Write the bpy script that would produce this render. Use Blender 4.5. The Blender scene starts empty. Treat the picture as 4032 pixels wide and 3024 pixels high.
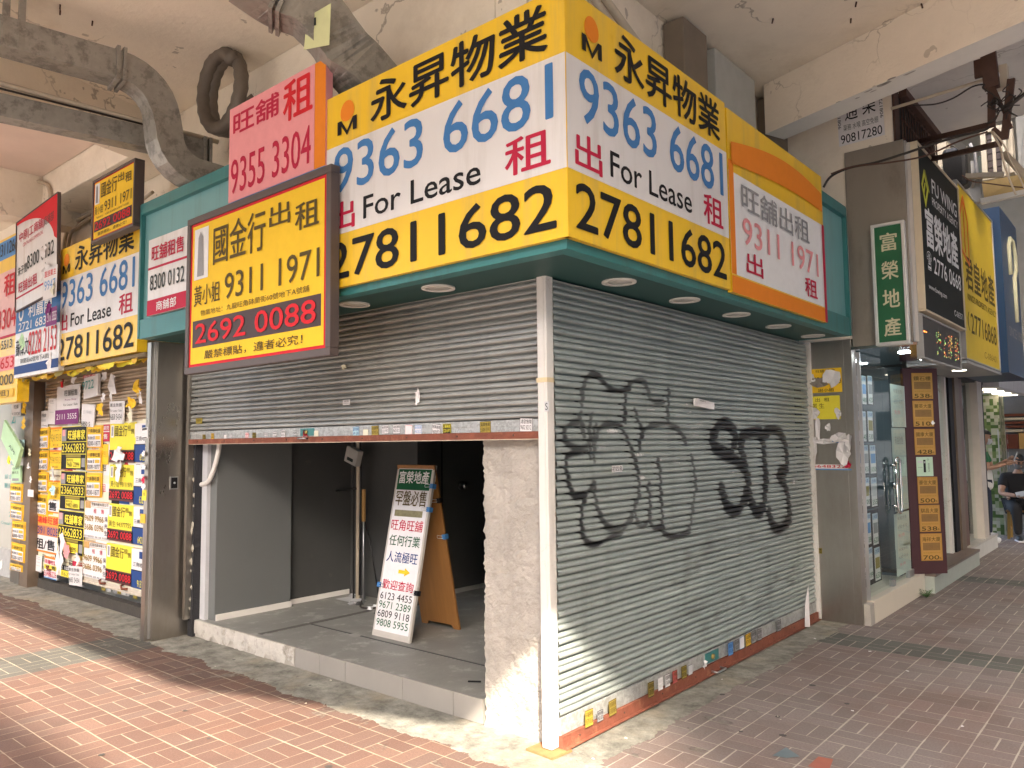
import bpy, bmesh, math, random
import numpy as np
from mathutils import Vector, Matrix, Euler
R = math.radians
random.seed(7)
SC = bpy.context.scene
COL = SC.collection

# ------------------------------------------------------------------ camera, world, sun, exposure
K = 4032 / 2212                       # measured in a 2212 px wide view of the photograph
FPX, CX, CY = 3055.5, 2016.0, 1512.0
YAW, PIT, ROL = R(40.445), R(4.42), R(-0.606)
CAM = Vector((2.549, -3.314, 1.6))
_f = Vector((-math.sin(YAW)*math.cos(PIT), math.cos(YAW)*math.cos(PIT), math.sin(PIT)))
_r0 = Vector((math.cos(YAW), math.sin(YAW), 0))
_u0 = _r0.cross(_f)
_r = math.cos(ROL)*_r0 + math.sin(ROL)*_u0
_u = -math.sin(ROL)*_r0 + math.cos(ROL)*_u0
cam_data = bpy.data.cameras.new('camera')
cam_data.sensor_width = 36
cam_data.lens = 36*FPX/4032
cam_data.clip_start = .05
cam_data.clip_end = 1000
cam = bpy.data.objects.new('camera', cam_data)
COL.objects.link(cam)
m3 = Matrix((_r, _u, -_f)).transposed()
cam.matrix_world = Matrix.Translation(CAM) @ m3.to_4x4()
SC.camera = cam

SUN = Vector((.55, -.50, .67)).normalized()      # towards the sun
world = bpy.data.worlds.new('World')
SC.world = world
world.use_nodes = True
wn = world.node_tree.nodes
sky = wn.new('ShaderNodeTexSky')
sky.sky_type = 'NISHITA'
sky.sun_disc = False
sky.sun_elevation = math.asin(SUN.z)
sky.sun_rotation = math.atan2(SUN.x, SUN.y)
sky.dust_density = 6
sky.air_density = 1.0
sky.ozone_density = .6
world.node_tree.links.new(sky.outputs[0], wn['Background'].inputs[0])
wn['Background'].inputs[1].default_value = .13
sun_data = bpy.data.lights.new('sun', 'SUN')
sun_data.energy = 2.4
sun_data.angle = R(.9)
sun_data.color = (1, .86, .70)
sun = bpy.data.objects.new('sun', sun_data)
COL.objects.link(sun)
sun.rotation_euler = SUN.to_track_quat('Z', 'Y').to_euler()
sun.location = (12, -14, 20)
SC.view_settings.view_transform = 'Standard'
SC.view_settings.look = 'None'
SC.view_settings.gamma = 1
SC.view_settings.use_curve_mapping = False
SC.view_settings.exposure = 3.02
SC.render.engine = 'CYCLES'
SC.cycles.max_bounces = 8
SC.cycles.diffuse_bounces = 5
SC.cycles.glossy_bounces = 4
SC.cycles.transparent_max_bounces = 12
SC.cycles.sample_clamp_indirect = 6
SC.cycles.use_denoising = True

def pt(x, y, ax, v):
    """the point on the plane axis = v that lies behind pixel (x, y) of the measured view"""
    d = _f + (x*K-CX)/FPX*_r - (y*K-CY)/FPX*_u
    return CAM + d*((v-CAM[ax])/d[ax])
def crop(ox, oy, s):
    return lambda x, y: ((ox+x*s)/K, (oy+y*s)/K)

# ------------------------------------------------------------------ materials
MATS = {}
def nlink(nt, a, b): nt.links.new(a, b)
def M(name, col, rough=.6, metal=0., var=.12, scale=6., bump=0., bscale=40., stretch=(1, 1, 1),
      col2=None, c2scale=3., c2lo=.5, c2hi=.62, spec=.5, coat=0., rvar=0., streak=None, crack=None):
    if name in MATS: return MATS[name]
    m = bpy.data.materials.new(name); m.use_nodes = True
    nt = m.node_tree; b = nt.nodes['Principled BSDF']
    b.inputs['Roughness'].default_value = rough
    b.inputs['Metallic'].default_value = metal
    b.inputs['Specular IOR Level'].default_value = spec
    b.inputs['Coat Weight'].default_value = coat
    col = tuple(col)
    if var <= 0 and not bump and not col2 and not streak and not crack:
        b.inputs['Base Color'].default_value = (*col, 1)
    else:
        tc = nt.nodes.new('ShaderNodeTexCoord'); mp = nt.nodes.new('ShaderNodeMapping')
        mp.inputs['Scale'].default_value = stretch
        nlink(nt, tc.outputs['Object'], mp.inputs[0])
        n = nt.nodes.new('ShaderNodeTexNoise'); n.inputs['Scale'].default_value = scale
        n.inputs['Detail'].default_value = 6; n.inputs['Roughness'].default_value = .62
        nlink(nt, mp.outputs[0], n.inputs['Vector'])
        mx = nt.nodes.new('ShaderNodeMix'); mx.data_type = 'RGBA'
        mx.inputs[6].default_value = (*[max(0, c*(1-var*1.6)) for c in col], 1)
        mx.inputs[7].default_value = (*[min(1, c*(1+var*1.6)) for c in col], 1)
        nlink(nt, n.outputs[0], mx.inputs[0])
        out = mx.outputs[2]
        if col2:
            n2 = nt.nodes.new('ShaderNodeTexNoise'); n2.inputs['Scale'].default_value = c2scale
            n2.inputs['Detail'].default_value = 9; n2.inputs['Roughness'].default_value = .7
            nlink(nt, mp.outputs[0], n2.inputs['Vector'])
            mr = nt.nodes.new('ShaderNodeMapRange')
            mr.inputs[1].default_value = c2lo; mr.inputs[2].default_value = c2hi
            nlink(nt, n2.outputs[0], mr.inputs[0])
            m2 = nt.nodes.new('ShaderNodeMix'); m2.data_type = 'RGBA'
            m2.inputs[7].default_value = (*col2, 1)
            nlink(nt, mr.outputs[0], m2.inputs[0]); nlink(nt, out, m2.inputs[6])
            out = m2.outputs[2]
        if streak:                                  # rain and dust marks running down: (colour, amount, threshold)
            mq = nt.nodes.new('ShaderNodeMapping'); mq.inputs['Scale'].default_value = (7, 7, .55); nlink(nt, tc.outputs['Object'], mq.inputs[0])
            n3 = nt.nodes.new('ShaderNodeTexNoise'); n3.inputs['Scale'].default_value = 1.; n3.inputs['Detail'].default_value = 8; n3.inputs['Roughness'].default_value = .7
            nlink(nt, mq.outputs[0], n3.inputs['Vector']); mr = nt.nodes.new('ShaderNodeMapRange')
            mr.inputs[1].default_value = streak[2]; mr.inputs[2].default_value = streak[2]+.22; mr.inputs[4].default_value = streak[1]; nlink(nt, n3.outputs[0], mr.inputs[0])
            m3_ = nt.nodes.new('ShaderNodeMix'); m3_.data_type = 'RGBA'; m3_.inputs[7].default_value = (*streak[0], 1); nlink(nt, mr.outputs[0], m3_.inputs[0]); nlink(nt, out, m3_.inputs[6]); out = m3_.outputs[2]
        if crack:                                   # hairline cracks and flaked spots: (scale, colour)
            vr = nt.nodes.new('ShaderNodeTexVoronoi'); vr.feature = 'DISTANCE_TO_EDGE'; vr.inputs['Scale'].default_value = crack[0]
            nw = nt.nodes.new('ShaderNodeTexNoise'); nw.inputs['Scale'].default_value = 5; nw.inputs['Detail'].default_value = 5; nlink(nt, mp.outputs[0], nw.inputs['Vector'])
            vm = nt.nodes.new('ShaderNodeVectorMath'); vm.operation = 'MULTIPLY_ADD'; vm.inputs[1].default_value = (.35, .35, .35); nlink(nt, nw.outputs['Color'], vm.inputs[0]); nlink(nt, mp.outputs[0], vm.inputs[2]); nlink(nt, vm.outputs[0], vr.inputs['Vector'])
            lt = nt.nodes.new('ShaderNodeMapRange'); lt.inputs[1].default_value = .003; lt.inputs[2].default_value = .012; lt.inputs[3].default_value = 1; lt.inputs[4].default_value = 0; nlink(nt, vr.outputs['Distance'], lt.inputs[0])
            nm = nt.nodes.new('ShaderNodeTexNoise'); nm.inputs['Scale'].default_value = .9; nlink(nt, mp.outputs[0], nm.inputs['Vector'])
            ms_ = nt.nodes.new('ShaderNodeMapRange'); ms_.inputs[1].default_value = .5; ms_.inputs[2].default_value = .6; ms_.inputs[4].default_value = .7; nlink(nt, nm.outputs[0], ms_.inputs[0])
            mu = nt.nodes.new('ShaderNodeMath'); mu.operation = 'MULTIPLY'; nlink(nt, lt.outputs[0], mu.inputs[0]); nlink(nt, ms_.outputs[0], mu.inputs[1])
            fl = nt.nodes.new('ShaderNodeTexNoise'); fl.inputs['Scale'].default_value = 7; fl.inputs['Detail'].default_value = 3; nlink(nt, mp.outputs[0], fl.inputs['Vector'])
            fr_ = nt.nodes.new('ShaderNodeMapRange'); fr_.inputs[1].default_value = .70; fr_.inputs[2].default_value = .715; fr_.inputs[4].default_value = .6; nlink(nt, fl.outputs[0], fr_.inputs[0])
            mm = nt.nodes.new('ShaderNodeMath'); mm.operation = 'MAXIMUM'; nlink(nt, mu.outputs[0], mm.inputs[0]); nlink(nt, fr_.outputs[0], mm.inputs[1])
            m4 = nt.nodes.new('ShaderNodeMix'); m4.data_type = 'RGBA'; m4.inputs[7].default_value = (*crack[1], 1); nlink(nt, mm.outputs[0], m4.inputs[0]); nlink(nt, out, m4.inputs[6]); out = m4.outputs[2]
        nlink(nt, out, b.inputs['Base Color'])
        if rvar:
            rr = nt.nodes.new('ShaderNodeMapRange')
            rr.inputs[3].default_value = max(.02, rough-rvar); rr.inputs[4].default_value = min(1, rough+rvar)
            nlink(nt, n.outputs[0], rr.inputs[0]); nlink(nt, rr.outputs[0], b.inputs['Roughness'])
        if bump:
            nb = nt.nodes.new('ShaderNodeTexNoise'); nb.inputs['Scale'].default_value = bscale
            nb.inputs['Detail'].default_value = 7; nb.inputs['Roughness'].default_value = .65
            nlink(nt, mp.outputs[0], nb.inputs['Vector'])
            bp = nt.nodes.new('ShaderNodeBump'); bp.inputs['Strength'].default_value = bump
            bp.inputs['Distance'].default_value = .02
            nlink(nt, nb.outputs[0], bp.inputs['Height']); nlink(nt, bp.outputs[0], b.inputs['Normal'])
    MATS[name] = m
    return m
def EM(name, col, power):
    if name in MATS: return MATS[name]
    m = M(name, col, var=0); b = m.node_tree.nodes['Principled BSDF']
    b.inputs['Emission Color'].default_value = (*col, 1); b.inputs['Emission Strength'].default_value = power
    return m
def GL(name, tint, refl=1.5, base=.04):
    if name in MATS: return MATS[name]
    m = bpy.data.materials.new(name); m.use_nodes = True; nt = m.node_tree; nt.nodes.clear()
    o = nt.nodes.new('ShaderNodeOutputMaterial'); t = nt.nodes.new('ShaderNodeBsdfTransparent')
    g = nt.nodes.new('ShaderNodeBsdfGlossy'); g.inputs['Roughness'].default_value = .015
    g.inputs['Color'].default_value = (.9, .95, .95, 1)
    t.inputs['Color'].default_value = (*tint, 1)
    fr = nt.nodes.new('ShaderNodeMath'); fr.operation = 'POWER'; fr.inputs[1].default_value = 4.
    lw = nt.nodes.new('ShaderNodeLayerWeight'); lw.inputs[0].default_value = .5; nlink(nt, lw.outputs['Facing'], fr.inputs[0])
    ad = nt.nodes.new('ShaderNodeMath'); ad.operation = 'MULTIPLY_ADD'
    ad.inputs[1].default_value = refl; ad.inputs[2].default_value = base; ad.use_clamp = True
    mx = nt.nodes.new('ShaderNodeMixShader')
    nlink(nt, fr.outputs[0], ad.inputs[0]); nlink(nt, ad.outputs[0], mx.inputs[0])
    nlink(nt, t.outputs[0], mx.inputs[1]); nlink(nt, g.outputs[0], mx.inputs[2]); nlink(nt, mx.outputs[0], o.inputs[0])
    MATS[name] = m
    return m

INK = dict(black=(.012, .012, .014), white=(.78, .78, .78), paper=(.74, .72, .72), yellow=(.86, .55, .03), lemon=(.80, .70, .06),
           gold=(.72, .45, .05), orange=(.80, .24, .02), red=(.62, .02, .03), crimson=(.50, .02, .06), pink=(.80, .32, .33),
           blue=(.06, .20, .46), navy=(.02, .06, .22), purple=(.20, .03, .17), green=(.02, .16, .06), dkgreen=(.008, .09, .035),
           mint=(.45, .68, .42), ltblue=(.45, .68, .72), gray=(.30, .30, .31), dkgray=(.075, .075, .075), cream=(.72, .70, .55),
           brown=(.16, .05, .03), olive=(.28, .22, .04), tan=(.55, .33, .12), ink_blue=(.03, .05, .25), amber=(.75, .38, .06),
           char=(.035, .045, .042), ltgray=(.55, .56, .57), bronze=(.33, .20, .03), teal=(.03, .30, .28), sky=(.12, .30, .60),
           sepia=(.10, .07, .02))
def ink(c):
    return M('ink_'+c, INK[c], rough=.6, var=.05, scale=14, spec=.22)

def s(m): return m if not isinstance(m, str) else ink(m)

# ------------------------------------------------------------------ mesh builder
class MB:
    def __init__(self): self.v = []; self.f = []; self.mi = []; self.mats = []; self.sm = []
    def mat(self, m):
        m = s(m)
        if m not in self.mats: self.mats.append(m)
        return self.mats.index(m)
    def add(self, vs, fs, m, smooth=False):
        o = len(self.v); i = self.mat(m)
        self.v += [tuple(p) for p in vs]
        for q in fs: self.f.append([a+o for a in q]); self.mi.append(i); self.sm.append(smooth)
        return self
    def box(self, a, b, m, jit=0):
        x0, y0, z0 = a; x1, y1, z1 = b
        vs = [(x0,y0,z0),(x1,y0,z0),(x1,y1,z0),(x0,y1,z0),(x0,y0,z1),(x1,y0,z1),(x1,y1,z1),(x0,y1,z1)]
        if jit: vs = [tuple(c+random.uniform(-jit, jit) for c in p) for p in vs]
        return self.add(vs, [(0,3,2,1),(4,5,6,7),(0,1,5,4),(1,2,6,5),(2,3,7,6),(3,0,4,7)], m)
    def quad(self, pts, m): return self.add(pts, [tuple(range(len(pts)))], m)
    def obox(self, c, ax, ay, az, m):
        """box from centre and three half-axis vectors"""
        c = Vector(c); ax, ay, az = Vector(ax), Vector(ay), Vector(az); vs = []
        for k in (-1, 1):
            for i, j in ((-1,-1),(1,-1),(1,1),(-1,1)): vs.append(c+i*ax+j*ay+k*az)
        return self.add(vs, [(0,3,2,1),(4,5,6,7),(0,1,5,4),(1,2,6,5),(2,3,7,6),(3,0,4,7)], m)
    def bar(self, p, q, w, h, m, up=(0, 0, 1)):
        p, q = Vector(p), Vector(q); d = (q-p); L = d.length; d.normalize(); u = Vector(up)
        if abs(d.dot(u)) > .98: u = Vector((0, 1, 0))
        sx = d.cross(u).normalized(); sz = sx.cross(d).normalized()
        return self.obox((p+q)/2, d*L/2, sx*w/2, sz*h/2, m)
    def tube(self, pts, r, m, n=8, cap=True):
        pts = [Vector(p) for p in pts]; rings = []; prev = None
        rs = r if isinstance(r, (list, tuple)) else [r]*len(pts)
        for i, p in enumerate(pts):
            d = (pts[min(i+1, len(pts)-1)]-pts[max(i-1, 0)]).normalized()
            if prev is None:
                a = Vector((0, 0, 1)) if abs(d.z) < .9 else Vector((1, 0, 0)); x = d.cross(a).normalized()
            else: x = (prev-d*prev.dot(d)).normalized()
            prev = x; y = d.cross(x)
            rings.append([p+rs[i]*(math.cos(2*math.pi*k/n)*x+math.sin(2*math.pi*k/n)*y) for k in range(n)])
        vs = [p for rg in rings for p in rg]; fs = []
        for i in range(len(rings)-1):
            for k in range(n): fs.append((i*n+k, i*n+(k+1) % n, (i+1)*n+(k+1) % n, (i+1)*n+k))
        if cap: fs += [tuple(range(n-1, -1, -1)), tuple((len(rings)-1)*n+k for k in range(n))]
        return self.add(vs, fs, m, True)
    def disc(self, c, nrm, r, h, m, n=20):
        c = Vector(c); nrm = Vector(nrm).normalized()
        return self.tube([c, c+nrm*h], r, m, n)
    def ring(self, c, r0, r1, h, m, n=24):
        c = Vector(c); vs = []
        for z in (0, h):
            for rr in (r0, r1):
                vs += [c+Vector((rr*math.cos(2*math.pi*k/n), rr*math.sin(2*math.pi*k/n), z)) for k in range(n)]
        fs = []
        for k in range(n):
            l = (k+1) % n
            fs += [(k, l, n+l, n+k), (2*n+k, 3*n+k, 3*n+l, 2*n+l), (n+k, n+l, 3*n+l, 3*n+k), (k, 2*n+k, 2*n+l, l)]
        return self.add(vs, fs, m)
    def prism(self, poly, z0, z1, m):
        n = len(poly); vs = [(x, y, z0) for x, y in poly]+[(x, y, z1) for x, y in poly]
        fs = [tuple(range(n-1, -1, -1)), tuple(range(n, 2*n))]+[(i, (i+1) % n, n+(i+1) % n, n+i) for i in range(n)]
        return self.add(vs, fs, m)
    def prism_xz(self, poly, y0, y1, m):
        n = len(poly); vs = [(x, y0, z) for x, z in poly]+[(x, y1, z) for x, z in poly]
        fs = [tuple(range(n)), tuple(range(2*n-1, n-1, -1))]+[((i+1) % n, i, n+i, n+(i+1) % n) for i in range(n)]
        return self.add(vs, fs, m)
    def mesh(self, name):
        me = bpy.data.meshes.new(name); me.from_pydata([tuple(p) for p in self.v], [], self.f)
        for m in self.mats: me.materials.append(m)
        me.polygons.foreach_set('material_index', self.mi); me.polygons.foreach_set('use_smooth', self.sm)
        me.update(); return me
    def build(self, name, parent=None, bevel=0, loc=None, rotz=0):
        o = bpy.data.objects.new(name, self.mesh(name)); COL.objects.link(o)
        if parent: o.parent = parent
        if loc is not None: o.location = loc
        if rotz: o.rotation_euler.z = rotz
        if bevel:
            b = o.modifiers.new('bevel', 'BEVEL'); b.width = bevel; b.segments = 2; b.limit_method = 'ANGLE'; b.angle_limit = R(50)
        return o
def tag(o, label, cat, group=None, kind=None):
    if label: o['label'] = label
    if cat: o['category'] = cat
    if group: o['group'] = group
    if kind: o['kind'] = kind
    return o
def thing(name, label, cat, loc=(0, 0, 0), rotz=0, group=None):
    o = bpy.data.objects.new(name, None); COL.objects.link(o); o.empty_display_size = .1
    o.location = loc; o.rotation_euler.z = rotz
    return tag(o, label, cat, group)

# ------------------------------------------------------------------ lettering (built at the end in one batch)
JOBS = []
def write(obj, texts, w, h, y=-.001):
    """texts: (string, cx, cz, width, height, colour[, bold]) as fractions of a w x h panel, local origin at its lower left"""
    JOBS.append((obj, texts, w, h, y))
def boldness(t):
    """outline offset for Latin strings; Chinese strokes are thickened with shifted copies instead"""
    b = t[6] if len(t) > 6 else .012
    cjk = any(ord(ch) > 0x2fff for ch in t[0])
    return (0., b) if cjk else (0., b*.75)
def finish_lettering():
    keys = {}
    for obj, texts, w, h, y in JOBS:
        for t in texts: keys.setdefault((t[0], boldness(t)[0]), None)
    tmp = []
    for (st, bd) in keys:
        c = bpy.data.curves.new('t', 'FONT'); c.body = st; c.size = 1; c.resolution_u = 3; c.offset = bd; c.dimensions = '2D'; c.fill_mode = 'BOTH'
        o = bpy.data.objects.new('t', c); COL.objects.link(o); tmp.append(((st, bd), o))
    dg = bpy.context.evaluated_depsgraph_get(); dg.update()
    for k_, o in tmp:
        me = o.evaluated_get(dg).to_mesh()
        n = len(me.vertices); co = np.zeros(n*3, np.float32); me.vertices.foreach_get('co', co); co = co.reshape(-1, 3)[:, :2]
        fs = [tuple(p.vertices) for p in me.polygons]
        keys[k_] = (co, fs)
        o.evaluated_get(dg).to_mesh_clear()
    for k_, o in tmp:
        c = o.data; bpy.data.objects.remove(o); bpy.data.curves.remove(c)
    for obj, texts, w, h, y in JOBS:
        mb = MB()
        for i, t in enumerate(texts):
            st, cx, cz, tw, th, colr = t[:6]; bd, thick = boldness(t)
            co, fs = keys[(st, bd)]
            if not len(co): continue
            lo, hi = co.min(0), co.max(0); sp = np.maximum(hi-lo, 1e-4)
            q = (co-lo)/sp-.5
            rot = t[7] if len(t) > 7 else 0
            qx, qz = q[:, 0]*tw*w, q[:, 1]*th*h
            ca, sa = math.cos(rot), math.sin(rot)
            X = cx*w+qx*ca-qz*sa; Z = cz*h+qx*sa+qz*ca
            n_ = max(1, len(st.replace(' ', ''))); ex = thick*.62*min(tw*w/n_, th*h*1.3)
            for j, (ox, oz) in enumerate(((0, 0), (ex, 0), (-ex, 0), (0, ex*.8), (0, -ex*.8)) if ex > 0 else ((0, 0),)):
                mb.add([(a+ox, y-.00015*(i % 3)-.00003*j, b+oz) for a, b in zip(X.tolist(), Z.tolist())], fs, colr)
        old = obj.data
        nb = MB(); nb.v = mb.v; nb.f = mb.f; nb.mi = mb.mi; nb.mats = mb.mats; nb.sm = mb.sm
        if len(old.vertices):                       # append to the sheet's own mesh
            off = len(old.vertices); vs = [tuple(v.co) for v in old.vertices]; fs = [tuple(p.vertices) for p in old.polygons]
            mats = [m for m in old.materials]; mi = [p.material_index for p in old.polygons]
            for m in mb.mats:
                if m not in mats: mats.append(m)
            nb.v = vs+mb.v; nb.f = fs+[[a+off for a in f] for f in mb.f]
            nb.mi = mi+[mats.index(mb.mats[i]) for i in mb.mi]; nb.mats = mats; nb.sm = [False]*len(nb.f)
        nm = obj.name; obj.data = nb.mesh(nm)

# faces a flat thing can hang on: ('L', y) looks towards -Y, ('R', x) looks towards +X
def base(face, p):
    if face[0] == 'L': return (p.x, face[1], p.z), 0
    return (face[1], p.y, p.z), R(90)
def span(face, tl, br):
    ax = 1 if face[0] == 'L' else 0
    a, b = pt(*tl, ax, face[1]), pt(*br, ax, face[1])
    u = 0 if face[0] == 'L' else 1
    lo = Vector(b); lo[u] = a[u]; lo.z = b.z
    return lo, b[u]-a[u], a.z-b.z
def sheet_mesh(w, h, rects, basecol, th=.0015, curl=0., gap=.0007):
    mb = MB(); c = [(0, 0), (w, 0), (w, h), (0, h)]
    f = [(x, -th-random.uniform(0, curl), z) for x, z in c]
    mb.add(f+[(x, 0, z) for x, z in c], [(0,1,2,3),(7,6,5,4),(1,0,4,5),(2,1,5,6),(3,2,6,7),(0,3,7,4)], basecol)
    if len(rects) > 30: gap = .00009
    for i, (x0, z0, x1, z1, cc) in enumerate(rects):
        y = -th-curl-gap*(i+1)
        mb.quad([(x0*w, y, z0*h), (x1*w, y, z0*h), (x1*w, y, z1*h), (x0*w, y, z1*h)], cc)
    return mb, -th-curl-gap*(len(rects)+1)
def poster(name, label, cat, face, tl, br, basecol, rects=(), texts=(), group=None, rot=0, th=.0015, curl=0., size=None):
    lo, w, h = span(face, tl, br)
    if size: w, h = size
    loc, rz = base(face, lo)
    mb, y = sheet_mesh(w, h, rects, basecol, th, curl)
    o = mb.build(name, loc=loc); o.rotation_euler = (0, rot, rz)
    tag(o, label, cat, group)
    if texts: write(o, texts, w, h, y)
    return o
def sign(name, label, cat, face, lo, w, h, depth, panel, rects=(), texts=(), frame=None, fw=.03, group=None, rot=0, extra=None):
    """a sign box: panel, optional frame and lettering as parts"""
    loc, rz = base(face, Vector(lo)); t = thing(name, label, cat, loc, 0, group); t.rotation_euler = (0, rot, rz)
    mb = MB(); mb.box((0, 0, 0), (w, depth, h), panel)
    for i, (x0, z0, x1, z1, cc) in enumerate(rects):
        y = -.0015*(i+1)
        mb.quad([(x0*w, y, z0*h), (x1*w, y, z0*h), (x1*w, y, z1*h), (x0*w, y, z1*h)], cc)
    mb.build('panel', t)
    y = -.0015*(len(rects)+1)
    if frame:
        fm, q = MB(), fw
        fm.box((-q, -.012, -q), (w+q, depth+.004, -.001), frame); fm.box((-q, -.012, h+.001), (w+q, depth+.004, h+q), frame)
        fm.box((-q, -.012, -.0008), (-.001, depth+.004, h+.0008), frame); fm.box((w+.001, -.012, -.0008), (w+q, depth+.004, h+.0008), frame)
        fm.build('frame', t, bevel=.004)
    if texts:
        l = MB().build('lettering', t); write(l, texts, w, h, y)
    if extra: extra(t, w, h, y)
    return t
def scrap(name, label, face, c, r, col='paper', n=9, group='scraps of torn paper', asp=1., lift=.006):
    """a torn bit of paper with an uneven outline, lifting at its edge"""
    ax = 1 if face[0] == 'L' else 0
    p = pt(*c, ax, face[1]); loc, rz = base(face, p); mb = MB(); vs = [(0, -.003, 0)]
    for i in range(n):
        a = 2*math.pi*i/n; q = r*random.uniform(.45, 1.1)
        vs.append((q*math.cos(a)*asp, -random.uniform(.003, lift+r*.25), q*math.sin(a)/asp))
    mb.add(vs, [(0, i+1, (i+1) % n+1) for i in range(n)], col)
    o = mb.build(name, loc=loc, rotz=rz); return tag(o, label, 'paper scrap', group)
# ------------------------------------------------------------------ ground
class NT:
    def __init__(self, nt): self.nt = nt
    def v(self, x):
        if isinstance(x, (int, float)):
            n = self.nt.nodes.new('ShaderNodeValue'); n.outputs[0].default_value = x; return n.outputs[0]
        return x
    def m(self, op, a, b=None, c=None):
        n = self.nt.nodes.new('ShaderNodeMath'); n.operation = op
        for i, q in enumerate((a, b, c)):
            if q is None: continue
            if isinstance(q, (int, float)): n.inputs[i].default_value = q
            else: nlink(self.nt, q, n.inputs[i])
        return n.outputs[0]
    def mix(self, f, a, b):
        n = self.nt.nodes.new('ShaderNodeMix'); n.data_type = 'RGBA'
        for i, q in ((0, f), (6, a), (7, b)):
            if isinstance(q, tuple): n.inputs[i].default_value = (*q, 1)
            elif isinstance(q, (int, float)): n.inputs[i].default_value = q
            else: nlink(self.nt, q, n.inputs[i])
        return n.outputs[2]
    def fmix(self, f, a, b): return self.m('ADD', self.m('MULTIPLY', a, self.m('SUBTRACT', 1, f)), self.m('MULTIPLY', b, f))
    def noise(self, vec, sc, det=6, ro=.6):
        n = self.nt.nodes.new('ShaderNodeTexNoise'); n.inputs['Scale'].default_value = sc
        n.inputs['Detail'].default_value = det; n.inputs['Roughness'].default_value = ro
        nlink(self.nt, vec, n.inputs['Vector']); return n.outputs[0]
    def ramp(self, x, lo, hi, a=0., b=1.):
        n = self.nt.nodes.new('ShaderNodeMapRange')
        for i, q in ((1, lo), (2, hi), (3, a), (4, b)): n.inputs[i].default_value = q
        nlink(self.nt, x, n.inputs[0]); return n.outputs[0]
def pavement_material():
    m = bpy.data.materials.new('brick_pavers'); m.use_nodes = True; nt = m.node_tree; b = nt.nodes['Principled BSDF']; N = NT(nt)
    g = nt.nodes.new('ShaderNodeNewGeometry'); pos = g.outputs['Position']
    sp = nt.nodes.new('ShaderNodeSeparateXYZ'); nlink(nt, pos, sp.inputs[0]); x, y = sp.outputs[0], sp.outputs[1]
    right = N.m('GREATER_THAN', N.m('ADD', x, y), 0.)
    wob = N.m('MULTIPLY', N.m('SUBTRACT', N.noise(pos, 1.3, 3), .5), .03)
    U0 = N.fmix(right, x, y); V0 = N.fmix(right, y, x)
    c = .205
    U = N.m('DIVIDE', N.m('ADD', U0, wob), c); V = N.m('DIVIDE', N.m('ADD', V0, N.m('MULTIPLY', wob, .6)), c)
    iu, iv = N.m('FLOOR', U), N.m('FLOOR', V); fu, fv = N.m('FRACT', U), N.m('FRACT', V)
    par = N.m('FLOORED_MODULO', N.m('ADD', iu, iv), 2.)
    du = N.m('MINIMUM', fu, N.m('SUBTRACT', 1., fu)); dv = N.m('MINIMUM', fv, N.m('SUBTRACT', 1., fv))
    hu, hv = N.m('ABSOLUTE', N.m('SUBTRACT', fu, .5)), N.m('ABSOLUTE', N.m('SUBTRACT', fv, .5))
    half = N.fmix(par, hu, hv)
    jw = N.ramp(N.noise(pos, 3.2, 4), .3, .7, .2, 1.3)             # joints wash out here and there
    Lv = N.m('MULTIPLY', N.m('LESS_THAN', dv, N.m('MULTIPLY', .024, jw)), 1.)
    Lu = N.m('MULTIPLY', N.m('LESS_THAN', du, N.m('MULTIPLY', .017, jw)), .8)
    Lh = N.m('MULTIPLY', N.m('LESS_THAN', half, N.m('MULTIPLY', N.fmix(par, .012, .021), jw)), .9)
    line = N.m('MAXIMUM', N.m('MAXIMUM', Lv, Lu), Lh)
    # brick identity
    sub = N.fmix(par, N.m('GREATER_THAN', fu, .5), N.m('GREATER_THAN', fv, .5))
    cb = nt.nodes.new('ShaderNodeCombineXYZ')
    nlink(nt, iu, cb.inputs[0]); nlink(nt, iv, cb.inputs[1]); nlink(nt, N.m('ADD', N.m('MULTIPLY', sub, 3.7), N.m('MULTIPLY', right, 9.)), cb.inputs[2])
    wnz = nt.nodes.new('ShaderNodeTexWhiteNoise'); nlink(nt, cb.outputs[0], wnz.inputs[0]); rnd = wnz.outputs[0]
    cr = nt.nodes.new('ShaderNodeValToRGB'); nlink(nt, rnd, cr.inputs[0])
    el = cr.color_ramp.elements; el[0].position = 0; el[0].color = (.155, .078, .056, 1); el[1].position = 1; el[1].color = (.225, .122, .086, 1)
    for p_, q in ((.3, (.178, .088, .062)), (.6, (.172, .098, .074)), (.85, (.205, .098, .064))):
        e = el.new(p_); e.color = (*q, 1)
    big = N.ramp(N.noise(pos, .8, 5), .38, .66)
    mauve = N.mix(rnd, (.195, .166, .157), (.245, .213, .203))
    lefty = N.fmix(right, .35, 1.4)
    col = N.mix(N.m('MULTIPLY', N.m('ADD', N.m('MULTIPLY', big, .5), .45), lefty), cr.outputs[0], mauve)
    # grey-green bands crossing the pavement
    st1 = N.m('MULTIPLY', right, N.m('LESS_THAN', N.m('ABSOLUTE', N.m('SUBTRACT', y, 3.28)), .2))
    st2 = N.m('MULTIPLY', right, N.m('LESS_THAN', N.m('ABSOLUTE', N.m('SUBTRACT', y, 6.97)), .2))
    st3 = N.m('MULTIPLY', N.m('SUBTRACT', 1., right), N.m('LESS_THAN', N.m('ABSOLUTE', N.m('SUBTRACT', x, -4.1)), .31))
    st = N.m('MAXIMUM', N.m('MAXIMUM', st1, st2), st3)
    col = N.mix(N.m('MULTIPLY', st, .9), col, N.mix(rnd, (.085, .095, .085), (.12, .13, .118)))
    fine = N.noise(pos, 85, 6, .75); col = N.mix(N.ramp(fine, .42, .66, 0., .42), col, (.085, .058, .048)); col = N.mix(N.ramp(N.noise(pos, 120, 3, .7), .60, .70, 0., .35), col, (.36, .30, .25))
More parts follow.
